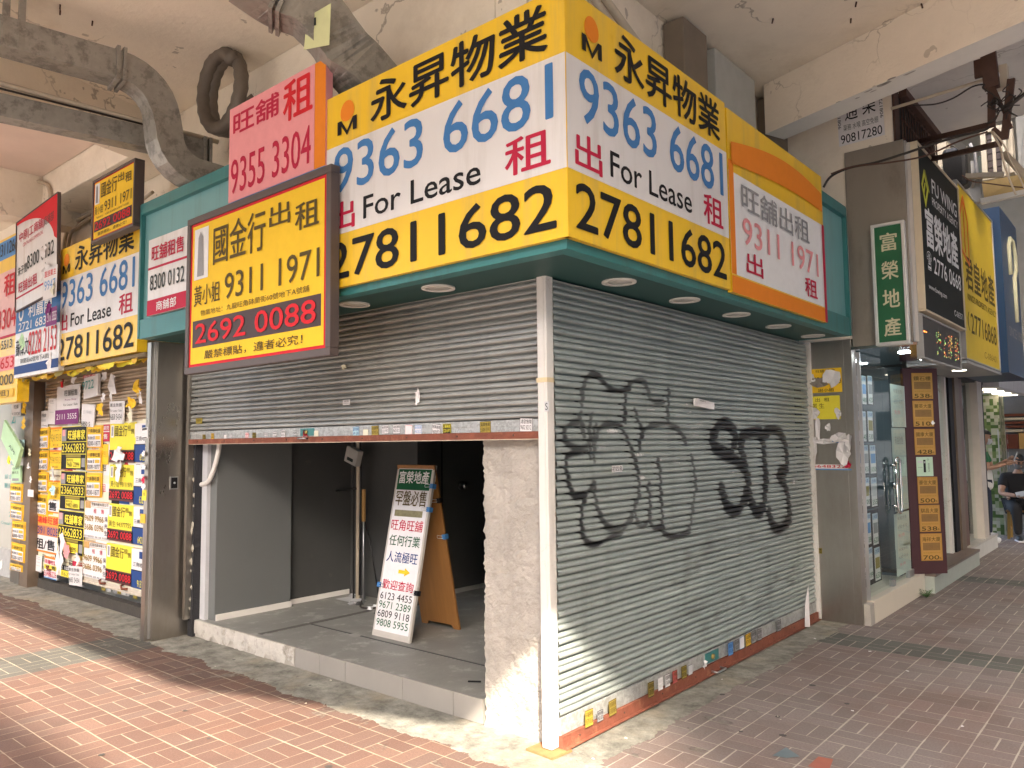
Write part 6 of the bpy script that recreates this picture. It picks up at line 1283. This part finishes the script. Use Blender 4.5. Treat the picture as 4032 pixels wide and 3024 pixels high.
# ------------------------------------------------------------------ things in the empty shop
g3 = crop(1400, 1700, .57252); zf = .14
ab = thing('a_board_sign', 'tall plywood A board with white lease sheets clipped on, standing in the empty shop', 'sign board', (-2.27, .64, zf))
Wd, Hh, run = .43, 1.30, .27
th = math.atan2(run, Hh)
def panel(sgn, y0, mat, edge):
    mb = MB(); L = math.hypot(run, Hh); poly = [(0, 0), (.06, 0), (.085, .03), (Wd-.085, .03), (Wd-.06, 0), (Wd, 0), (Wd, L), (0, L)]
    mb.prism_xz(poly, 0, .018, mat); o = mb.build('board', ab); o.location = (0, y0, 0); o.rotation_euler.x = -sgn*th; return o
fb = panel(1, 0, M('pale_board_edge', (.45, .42, .38), .6), 0); bb = panel(-1, run*2-.018, WOODP, 0)
L = math.hypot(run, Hh)
mb = MB(); mb.box((.0, -.004, .0), (Wd, -.0002, L), M('pale_board_edge', (.45, .42, .38), .6)); mb.box((.02, -.0065, .045), (Wd-.02, -.0045, L-.03), M('glossy_white_sheet', (.72, .71, .72), .14, var=.05, bump=.5, bscale=7, stretch=(1, 1, .5)))
mb.box((.025, -.0085, L-.20), (Wd-.025, -.0066, L-.035), 'dkgreen'); mb.box((.05, -.0085, L-.41), (Wd-.06, -.0067, L-.36), M('olive_picture', (.22, .2, .1), .5, var=.4, scale=30)); sh = mb.build('poster_sheet', fb)
for tx_ in [('富榮地產', .5, .925, .80, .075, 'white', .02), ('罕盤必售', .5, .80, .82, .09, 'sepia', .03), ('旺角旺舖', .5, .64, .84, .065, 'crimson', .01), ('任何行業', .5, .55, .82, .062, 'dkgreen', .01), ('人流極旺', .5, .455, .82, .062, 'navy', .01), ('歡迎查詢', .5, .295, .82, .055, 'crimson', .01),
          ('6123 4455', .5, .23, .84, .04, 'black', .01), ('9671 2389', .5, .18, .84, .04, 'dkgreen', .01), ('6809 9118', .5, .13, .84, .04, 'black', .01), ('9808 5955', .5, .08, .84, .04, 'dkgreen', .01)]:
    write(MB().build('lettering', fb), [tx_], Wd, L, -.0095)
mb = MB(); mb.prism_xz([(.20, .365*L), (.27, .365*L), (.27, .352*L), (.33, .375*L), (.27, .398*L), (.27, .385*L), (.20, .385*L)], -.0100, -.0088, 'yellow'); mb.build('arrow', fb)
def clip(label, parent, x, z, m, sx=1):
    mb = MB(); mb.box((x-.018, -.016, z-.018), (x+.018, .022, z+.018), m); mb.tube([(x-.01*sx, -.018, z+.008), (x-.06*sx, -.022, z+.012), (x-.065*sx, -.022, z), (x-.06*sx, -.022, z-.012), (x-.01*sx, -.018, z-.008)], .0025, STEEL_EDGE, 5); mb.build('binder_clip', parent)
for x, z, m_ in ((Wd, 1.165, 'blue'), (Wd, .985, 'blue'), (Wd, .36, 'black')): clip('', fb, x, z, m_)
clip('', fb, 0, .38, 'blue', -1)
for z, m_ in ((1.05, 'black'), (.76, 'blue')): clip('', bb, Wd, z, m_)
cv = thing('meter_pole', 'cream conduit pole with black cables and tilted white meter box in the shop corner', 'pole', (-3.47, 1.45, zf))
mb = MB(); mb.tube([(0, 0, 0), (.0, 0, 1.2), (0, 0, 2.5)], .022, CREAMPIPE, 10); mb.build('conduit', cv)
mb = MB(); mb.tube([(.05, -.02, .05), (.06, -.02, 1.1), (.03, -.02, 2.5)], .011, BLACKP, 6); mb.tube([(-.03, -.03, .0), (-.035, -.03, 1.2), (-.03, -.02, 2.5)], .009, BLACKP, 6); mb.tube([(.06, -.02, .9), (.2, -.02, .55), (.36, -.05, .1)], .008, BLACKP, 6); mb.tube([(-.55, -.02, .98), (-.2, -.03, 1.03), (.0, -.03, 1.05)], .011, BLACKP, 6); mb.build('cable', cv)
mb = MB(); mb.box((-.09, -.09, -.075), (.09, -.03, .075), M('grey_meter_case', (.50, .48, .45), .5)); mb.box((-.05, -.093, -.05), (.04, -.0905, -.02), 'char'); o = mb.build('meter_box', cv); o.location = (.0, 0, 1.36); o.rotation_euler.y = R(18)
mb = MB(); mb.tube([(.18, -.05, 0), (.18, -.05, .9)], .008, STEEL_EDGE, 6); mb.box((.165, -.06, .75), (.195, -.04, 1.05), 'tan'); tag(mb.build('broom_stick', loc=(-3.47, 1.42, zf)), 'thin metal stick with yellow grip leaning beside the meter pole', 'stick')
mb = MB(); mb.tube([Vector(q_) for q_ in smooth([tuple(pt(x, y, 1, .08)) for x, y in ((474, 955), (470, 985), (458, 1025), (448, 1042), (433, 1047))])], .020, WHITEPIPE, 10); tag(mb.build('bent_pipe'), 'white bent pipe at the upper left of the open shop', 'pipe')
for i, (x, y, w, h, m_, lb) in enumerate(((757, 1296, .16, .10, 'ltgray', 'flattened grey paper on the shop floor by the meter pole'), (765, 1304, .07, .02, 'paper', 'small white strip on the shop floor by the meter pole'), (765, 1286, .05, .04, 'ltgray', 'bit of white rubble beside the meter pole'))):
    p = pt(x, y, 2, zf+.004); mb = MB(); mb.add([(-w, -h*.6, 0), (w*.8, -h, .01), (w, h*.7, .004), (-w*.6, h, .012)], [(0, 1, 2, 3)], m_); tag(mb.build('floor_litter', loc=p, rotz=.4*i), lb, 'litter', 'litter on the shop floor')
mb = MB(); mb.box((-.04, -.008, 0), (.04, .008, .006), 'black'); tag(mb.build('floor_litter', loc=pt(1025, 1473, 2, zf+.003), rotz=.6), 'short black strip on the shop floor near the concrete column', 'litter')
rgq = random.Random(5)
for i in range(14):
    x, y = rgq.uniform(-3.5, -2.7), rgq.uniform(1.15, 1.5); r = rgq.uniform(.008, .03); mb = MB()
    mb.add([(r*rgq.uniform(.6, 1.2)*a, r*rgq.uniform(.6, 1.2)*b, r*c) for a, b, c in ((-1, -1, 0), (1, -1, 0), (1, 1, 0), (-1, 1, 0), (-.7, -.6, .9), (.6, -.7, .7), (.7, .6, .8), (-.6, .7, .6))], [(0, 3, 2, 1), (4, 5, 6, 7), (0, 1, 5, 4), (1, 2, 6, 5), (2, 3, 7, 6), (3, 0, 4, 7)], rgq.choice((MORTAR, 'gray', 'dkgray', 'ltgray')))
    tag(mb.build('rubble_bit', loc=(x, y, zf), rotz=i), 'small chip of plaster rubble by the meter pole in the empty shop', 'rubble', 'plaster rubble on the shop floor')
pipe('loose black cable lying on the empty shop floor', [(-3.4, 1.45, zf+.01), (-3.1, 1.2, zf+.01), (-2.95, 1.35, zf+.01), (-3.05, 1.5, zf+.012), (-2.8, 1.56, zf+.012)], .009, CABLE)
lk = thing('door_lock', 'dark round door knob set in the recess wall of the empty shop', 'door knob', pt(995, 1049, 0, -2.93))
mb = MB(); mb.disc((0, 0, 0), (1, 0, 0), .04, .02, BLACKP); mb.tube([(.02, 0, 0), (.07, 0, 0)], [.015, .03], M('chrome', (.7, .7, .7)), 12); mb.build('knob', lk)

# ------------------------------------------------------------------ litter and details on the pavement
rg = random.Random(11)
for i, (x, y) in enumerate(((660, 1520), (1280, 1640), (1352, 1596), (1560, 1468), (1680, 1548), (1685, 1555), (835, 1453), (1842, 1536), (1880, 1408), (298, 1470), (465, 1440), (395, 1535), (520, 1345), (1730, 1470), (1960, 1450), (2080, 1570), (715, 1470), (1760, 1380), (560, 1410), (900, 1500))):
    p = pt(x, y, 2, .004); mb = MB(); r = rg.uniform(.006, .013); mb.add([(r*math.cos(a)*rg.uniform(.6, 1.3), r*math.sin(a)*rg.uniform(.6, 1.2), rg.uniform(0, .006)) for a in [k_*1.05 for k_ in range(6)]], [tuple(range(6))], rg.choice(('paper', 'paper', 'cream')))
    o = mb.build('litter_fleck', loc=p); o['group'] = 'white flecks of litter on the pavement'; tag(o, 'tiny pale fleck of litter lying on the brick pavement', 'litter')
mb = MB()
for x, y in ((220, 1630), (400, 1535), (450, 1595), (505, 1425), (710, 1655), (980, 1480), (1680, 1548), (1690, 1588), (1755, 1480), (1560, 1500), (1940, 1410), (1830, 1520), (1600, 1580), (670, 1480)):
    p = pt(x, y, 2, .003); r = rg.uniform(.012, .024); mb.add([p]+[p+Vector((r*math.cos(a)*rg.uniform(.7, 1.2), r*math.sin(a)*rg.uniform(.7, 1.2), 0)) for a in [k_*.785 for k_ in range(8)]], [(0, k_+1, (k_+1) % 8+1) for k_ in range(8)], M('old_chewing_gum', (.05, .045, .042), .7))
tag(mb.build('gum_spots'), 'flat black chewing gum spots on the brick pavement', 'gum spots', kind='stuff')
mb = MB(); P_ = [pt(x, y, 2, .005) for x, y in ((1668, 1632), (1698, 1614), (1728, 1634), (1700, 1637))]; mb.add(P_, [(0, 3, 2, 1)], M('blue_grey_plate', (.13, .17, .19), .5, var=.2)); tag(mb.build('ground_plate'), 'triangular blue grey plate let into the brick pavement at lower right', 'plate')
mb = MB(); P_ = [pt(x, y, 2, .005) for x, y in ((1745, 1655), (1768, 1634), (1800, 1640), (1790, 1665))]; mb.add(P_, [(0, 3, 2, 1)], M('fresh_red_brick', (.30, .10, .07), .8, var=.2)); tag(mb.build('replaced_brick'), 'redder replaced brick at the bottom right of the pavement', 'brick')
wd = thing('weed', 'tuft of small green weed at the end of the cream tiled plinth', 'plant', pt(2002, 1290, 2, 0))
mb = MB()
for i in range(26):
    a = rg.uniform(0, 6.28); r = rg.uniform(.02, .09); h = rg.uniform(.02, .08); c_ = Vector((r*math.cos(a), r*math.sin(a), h)); d = Vector((math.cos(a), math.sin(a), rg.uniform(-.3, .4)))*rg.uniform(.015, .03); e = Vector((-math.sin(a), math.cos(a), 0))*.009
    mb.add([c_-d, c_+e, c_+d, c_-e], [(0, 1, 2, 3)], M('weed_leaf', (.05, .13, .03), .6)); mb.tube([(0, 0, 0), c_], .002, M('weed_leaf', (.05, .13, .03)), 4)
mb.build('leaves', wd)
# ------------------------------------------------------------------ people
def skin_mesh(name, joints, edges, mat, parent, sub=2):
    me = bpy.data.meshes.new(name); ks = list(joints); me.from_pydata([joints[k_][0] for k_ in ks], [(ks.index(a), ks.index(b_)) for a, b_ in edges], [])
    o = bpy.data.objects.new(name, me); COL.objects.link(o); o.parent = parent; me.materials.append(mat)
    md = o.modifiers.new('skin', 'SKIN'); md.use_smooth_shade = True
    for i, k_ in enumerate(ks):
        r = joints[k_][1]; r = r if isinstance(r, tuple) else (r, r); me.skin_vertices[0].data[i].radius = r; me.skin_vertices[0].data[i].use_root = (i == 0)
    sb_ = o.modifiers.new('sub', 'SUBSURF'); sb_.levels = sub; sb_.render_levels = sub
    return o
SKIN = M('skin', (.42, .24, .16), .55, var=.06, scale=10)
def head(parent, c, yaw, pitch, mask, hair=True):
    """head with brow, nose, ears, mask; local -y is forward"""
    t = bpy.data.objects.new('head_turn', None)
    bm = bmesh.new(); bmesh.ops.create_uvsphere(bm, u_segments=20, v_segments=14, radius=1)
    for v in bm.verts:
        x, y, z = v.co; w = .078*(1-.18*max(0, -z)); v.co = (x*w, y*.098*(1 if y > 0 else .95), z*.118)
        if z < -.3 and y < 0: v.co.y -= .008
    me = bpy.data.meshes.new('head'); bm.to_mesh(me); bm.free(); me.materials.append(SKIN)
    for p in me.polygons: p.use_smooth = True
    M4 = Matrix.Translation(c) @ Matrix.Rotation(yaw, 4, 'Z') @ Matrix.Rotation(pitch, 4, 'X')
    def put(o): o.parent = parent; o.matrix_local = M4
    o = bpy.data.objects.new('head', me); COL.objects.link(o); put(o)
    mb = MB(); mb.tube([(0, -.088, .02), (0, -.105, -.012), (0, -.114, -.026), (0, -.098, -.034)], [.006, .011, .014, .008], SKIN, 8)
    for sx in (-1, 1):
        mb.tube([(sx*.076, .0, .025), (sx*.086, .008, .0), (sx*.078, .002, -.03)], [.012, .016, .009], SKIN, 8); mb.tube([(sx*.03, -.086, .012), (sx*.03, -.0935, .012)], .011, 'char', 8); mb.tube([(sx*.048, -.082, .036), (sx*.018, -.093, .038)], .006, 'black', 6)
    put(mb.build('face'))
    if hair:
        bm = bmesh.new(); bmesh.ops.create_uvsphere(bm, u_segments=20, v_segments=14, radius=1); kill = []
        for v in bm.verts:
            x, y, z = v.co
            if (y < -.25 and z < .42) or (z < -.25): kill.append(v)
            v.co = (x*.085, y*.107+.004, z*.127+.006)
        bmesh.ops.delete(bm, geom=kill, context='VERTS'); me = bpy.data.meshes.new('hair'); bm.to_mesh(me); bm.free(); me.materials.append(M('black_hair', (.012, .011, .011), .45, bump=.4, bscale=90))
        for p in me.polygons: p.use_smooth = True
        o = bpy.data.objects.new('hair', me); COL.objects.link(o); put(o)
    if mask:
        mb = MB(); vs = []
        for j, z in enumerate((.004, -.04, -.088)):
            for i in range(9):
                a = (i-4)/4*1.15; r = (.112, .124, .10)[j]; vs.append((.079*math.sin(a), -r*math.cos(a)**.7 if abs(a) < 1.2 else 0, z-.006*abs(i-4)/4))
        mb.add(vs, [(j*9+i, j*9+i+1, j*9+10+i, j*9+9+i) for j in range(2) for i in range(8)], mask, True); put(mb.build('face_mask'))
def hand(parent, w, d, side, curl, mat=SKIN):
    """palm with four bent fingers and a thumb; w wrist, d direction of the hand"""
    w, d = Vector(w), Vector(d).normalized(); up = Vector((0, 0, 1)); s_ = d.cross(up).normalized(); n = s_.cross(d).normalized()
    mb = MB(); mb.tube([w, w+d*.03, w+d*.075, w+d*.09], [.022, .034, .038, .030], mat, 8)
    for i, L in enumerate((.066, .075, .07, .055)):
        b_ = w+d*.085+s_*(.028-.0185*i); k1 = b_+(d*math.cos(curl)-n*math.sin(curl))*L*.5; k2 = k1+(d*math.cos(curl*2)-n*math.sin(curl*2))*L*.5; mb.tube([b_, k1, k2], [.0095, .0088, .007], mat, 6)
    b_ = w+d*.03+s_*.03*side; mb.tube([b_, b_+(d*.6+s_*side*.7).normalized()*.035, b_+(d*1.1+s_*side*.5).normalized()*.062], [.012, .0105, .008], mat, 6)
    o = mb.build('hand', parent); return o
# --- seated man
st = thing('wooden_stool', 'low wooden stool with yellow legs under the seated man', 'stool', (.57, 11.55, 0))
mb = MB(); mb.box((-.17, -.15, .43), (.17, .15, .46), WOODP); mb.build('seat', st, bevel=.008)
for sx in (-1, 1):
    for sy in (-1, 1): mb = MB(); mb.bar((sx*.15, sy*.13, 0), (sx*.135, sy*.115, .4295), .04, .04, M('yellow_stool_wood', (.42, .23, .05), .5)); mb.build('leg', st)
for sx in (-1, 1): mb = MB(); mb.bar((sx*.145, -.12, .16), (sx*.145, .12, .16), .02, .03, M('yellow_stool_wood', (.42, .23, .05))); mb.build('stretcher', st)
man = thing('person', 'seated man in black T-shirt and trousers with grey mask, looking down at a phone', 'person', (.57, 11.55, 0), R(20))
BT, BTR = M('black_tshirt', (.012, .012, .014), .85), M('black_trousers', (.010, .010, .011), .8)
body = dict(pelvis=((0, .05, .53), (.15, .12)), waist=((0, .06, .68), (.15, .11)), chest=((0, .02, .90), (.18, .12)), neckb=((0, -.03, 1.04), .065), neck=((0, -.06, 1.13), .055),
    shL=((-.19, .0, .98), .07), elL=((-.27, -.10, .72), .045), wrL=((-.09, -.32, .70), .03), shR=((.19, 0, .98), .07), elR=((.27, -.10, .72), .045), wrR=((.09, -.33, .70), .03),
    hipL=((-.10, .0, .52), .095), knL=((-.13, -.40, .50), .065), anL=((-.12, -.38, .10), .042), hipR=((.10, 0, .52), .095), knR=((.13, -.40, .50), .065), anR=((.12, -.36, .10), .042))
E1 = [('pelvis', 'waist'), ('waist', 'chest'), ('chest', 'neckb'), ('neckb', 'neck'), ('chest', 'shL'), ('shL', 'elL'), ('elL', 'wrL'), ('chest', 'shR'), ('shR', 'elR'), ('elR', 'wrR'), ('pelvis', 'hipL'), ('hipL', 'knL'), ('knL', 'anL'), ('pelvis', 'hipR'), ('hipR', 'knR'), ('knR', 'anR')]
skin_mesh('body', body, E1, SKIN, man)
g_ = lambda k_, r: (body[k_][0], r)
mid = lambda a, b_, t: tuple(x+(y-x)*t for x, y in zip(body[a][0], body[b_][0]))
skin_mesh('tshirt', dict(w0=((0, .05, .56), (.17, .14)), w=g_('waist', (.17, .135)), c=g_('chest', (.20, .14)), n=((0, -.025, 1.045), .075), sl=g_('shL', .085), el=(mid('shL', 'elL', .62), .072), sr=g_('shR', .085), er=(mid('shR', 'elR', .62), .072)), [('w0', 'w'), ('w', 'c'), ('c', 'n'), ('c', 'sl'), ('sl', 'el'), ('c', 'sr'), ('sr', 'er')], BT, man)
skin_mesh('trousers', dict(p=((0, .05, .55), (.165, .135)), hl=g_('hipL', .108), kl=g_('knL', .085), al=((-.12, -.38, .09), .06), hr=g_('hipR', .108), kr=g_('knR', .085), ar=((.12, -.36, .09), .06)), [('p', 'hl'), ('hl', 'kl'), ('kl', 'al'), ('p', 'hr'), ('hr', 'kr'), ('kr', 'ar')], BTR, man)
for sx in (-1, 1):
    skin_mesh('shoe', dict(h=((sx*.12, -.34, .05), .045), m=((sx*.12, -.45, .045), .046), t=((sx*.125, -.53, .035), .032)), [('h', 'm'), ('m', 't')], BLACKP, man); mb = MB(); mb.box((sx*.12-.045, -.565, .002), (sx*.12+.045, -.31, .022), 'white'); mb.build('shoe_sole', man, bevel=.008)
head(man, Vector((0, -.10, 1.235)), R(10), R(30), M('grey_mask', (.16, .16, .16), .8)); hand(man, body['wrL'][0], (.6, -.75, .05), 1, .5); hand(man, body['wrR'][0], (-.6, -.7, .05), -1, .5)
mb = MB(); mb.box((-.04, -.006, -.075), (.04, .006, .075), M('white_phone', (.7, .7, .7), .3)); o = mb.build('phone', loc=(.65, 11.13, .735)); o.rotation_euler = (R(50), R(70), R(20)); tag(o, 'white phone held by the seated man', 'phone')
# --- standing person half hidden by the pale frame
wm = thing('person', 'standing person in green top and white apron holding a phone in the doorway', 'person', (.22, 10.75, .0), R(95))
bd = dict(pelvis=((0, 0, .94), (.14, .10)), waist=((0, 0, 1.10), (.125, .095)), chest=((0, -.01, 1.30), (.16, .105)), neckb=((0, 0, 1.43), .06), neck=((0, -.02, 1.50), .05), shL=((-.17, 0, 1.38), .058), elL=((-.20, -.10, 1.14), .038), wrL=((-.10, -.32, 1.22), .026), shR=((.17, 0, 1.38), .058), elR=((.21, -.12, 1.14), .038), wrR=((.10, -.34, 1.28), .026),
    hipL=((-.08, 0, .90), .085), knL=((-.09, -.02, .50), .055), anL=((-.09, 0, .09), .038), hipR=((.08, 0, .90), .085), knR=((.09, -.03, .50), .055), anR=((.09, -.02, .09), .038))
skin_mesh('body', bd, E1, SKIN, wm)
md_ = lambda a, b_, t: tuple(x+(y-x)*t for x, y in zip(bd[a][0], bd[b_][0]))
GT = M('green_top', (.03, .17, .07), .8)
skin_mesh('top', dict(w=((0, 0, 1.04), (.14, .115)), c=(bd['chest'][0], (.178, .122)), n=((0, 0, 1.42), .075), sl=(bd['shL'][0], .072), el=(md_('shL', 'elL', .7), .058), sr=(bd['shR'][0], .072), er=(md_('shR', 'elR', .7), .058)), [('w', 'c'), ('c', 'n'), ('c', 'sl'), ('sl', 'el'), ('c', 'sr'), ('sr', 'er')], GT, wm)
skin_mesh('apron', dict(a=((0, -.01, 1.20), (.155, .13)), b=((0, -.01, .95), (.17, .135)), c=((0, -.015, .78), (.185, .14))), [('a', 'b'), ('b', 'c')], M('white_apron', (.62, .62, .60), .8), wm)
skin_mesh('jeans', dict(p=((0, 0, 1.0), (.125, .10)), hl=(bd['hipL'][0], .095), kl=(bd['knL'][0], .072), al=((-.09, 0, .09), .058), hr=(bd['hipR'][0], .095), kr=(bd['knR'][0], .072), ar=((.09, -.02, .09), .058)), [('p', 'hl'), ('hl', 'kl'), ('kl', 'al'), ('p', 'hr'), ('hr', 'kr'), ('kr', 'ar')], M('dark_jeans', (.018, .025, .05), .85), wm)
for sx in (-1, 1): skin_mesh('shoe', dict(h=((sx*.09, .03, .05), .045), m=((sx*.09, -.09, .045), .046), t=((sx*.095, -.19, .035), .034)), [('h', 'm'), ('m', 't')], M('white_shoe', (.68, .68, .67), .6), wm)
head(wm, Vector((0, -.04, 1.62)), 0, R(12), M('pale_mask', (.5, .52, .55), .8)); hand(wm, bd['wrL'][0], (.5, -.8, .25), 1, .4); hand(wm, bd['wrR'][0], (-.4, -.8, .35), -1, .4)
mb = MB(); mb.box((-.035, -.005, -.07), (.035, .005, .07), 'ltgray'); o = mb.build('phone', loc=(.66, 10.80, 1.33)); o.rotation_euler = (R(20), R(20), R(95)); tag(o, 'pale phone held up by the standing person', 'phone')

# ------------------------------------------------------------------ the street behind the camera: added shade casters, and what shows in the shop glass
def block(label, x0, y0, x1, y1, h, col, wcol=(.06, .075, .085), face='N'):
    t = thing('street_block', label, 'building', (x0, y0, 0)); w, d = x1-x0, y1-y0
    mb = MB(); mb.box((0, 0, -.13), (w, d, h), M(label[:20], col, .8, var=.1, scale=.6)); mb.build('wall', t)
    wn_ = M('block_window', wcol, .15); mb = MB(); n = int((w if face == 'N' else d)/2.6)
    for i in range(n):
        for j in range(int(h/3.1)):
            a, z = .7+i*2.6, 1.0+j*3.1
            if face == 'N': mb.box((a, d+.001, z), (a+1.5, d+.05, z+1.6), wn_)
            else: mb.box((-.05, a, z), (-.001, a+1.5, z+1.6), wn_)
    mb.build('window_rows', t); return t
fo = thing('shade_bridge', 'added bridge deck, unseen behind the camera, casting shade on the pavement', 'shade_bridge', (0, 0, 0))  # invented deck out of view, shades the near strip of pavement
mb = MB(); mb.box((-40, -12.6, 12.0), (26, -10.9, 12.45), M('shade_bridge_concrete', (.42, .40, .37), .8)); mb.build('deck', fo)
mb = MB(); mb.box((-40, -12.55, 12.451), (26, -12.5, 13.5), M('shade_bridge_rail', (.5, .5, .48), .5)); mb.build('railing', fo)
for x in (-30, -12, 25): mb = MB(); mb.box((x-.4, -12.2, -.13), (x+.4, -11.4, 11.999), M('shade_bridge_concrete', (.42, .40, .37))); mb.build('pier', fo)
block('pale apartment block across the left street', -45, -44, 26.9, -30, 16, (.45, .42, .38))
block('tall beige tower beyond the left street', 33.66, -30, 90, -24, 62, (.48, .44, .38))  # made-up tower, placed so its vertical edge bounds the sunlit patch
block('grey apartment block across the right street', 17, -7, 32, 60, 24, (.16, .17, .17), face='W')
def taxi(label, cat, col, roof, x, y, rz, van=False):
    t = thing('parked_van' if van else 'parked_taxi', label, cat, (x, y, -.13), rz); P = M(label[:12], col, .25, var=.02, coat=.6); P2 = M(label[:12]+'_roof', roof, .3, var=.02)
    h = 1.0 if van else .62; mb = MB(); mb.prism_xz([(-2.2, .35), (2.2, .35), (2.25, .6), (2.15, .85), (1.2, .95), (-1.5, .97), (-2.2, .93), (-2.25, .6)], -.84, .84, P); mb.build('body', t, bevel=.06)
    mb = MB(); mb.prism_xz([(1.15, .955), (.55, .95+h*.85), (.3, .95+h*.88), (-1.1, .95+h*.88), (-1.65, .965)] if not van else [(1.7, .9), (1.2, 1.9), (-2.15, 1.95), (-2.18, .97)], -.74, .74, P2); mb.build('cabin', t, bevel=.05)
    mb = MB()
    for sy in (-1, 1): mb.prism_xz([(.95, 1.0), (.5, .9+h*.72), (-1.0, .9+h*.72), (-1.4, 1.0)], sy*.745, sy*.752, M('car_glass', (.02, .025, .03), .08))
    mb.build('side_window', t)
    for sx in (-1.35, 1.35):
        for sy in (-1, 1): mb = MB(); mb.tube([(sx, sy*.70, .32), (sx, sy*.86, .32)], .32, BLACKP, 20); mb.tube([(sx, sy*.861, .32), (sx, sy*.868, .32)], .18, STEEL_EDGE, 14); mb.build('wheel', t)
    for sy in (-1, 1): mb = MB(); mb.box((2.18, sy*.55-.12, .62), (2.27, sy*.55+.12, .76), 'white'); mb.build('headlight', t)
taxi('red taxi with silver roof parked on the right street', 'taxi', (.50, .03, .025), (.55, .56, .57), 6.4, 9.5, R(-90)); taxi('white van parked on the right street', 'van', (.72, .72, .72), (.72, .72, .72), 6.5, 15.5, R(-90), True)
taxi('second red taxi with silver roof further down the right street', 'taxi', (.50, .03, .025), (.55, .56, .57), 9.4, 12.0, R(90))
finish_lettering()
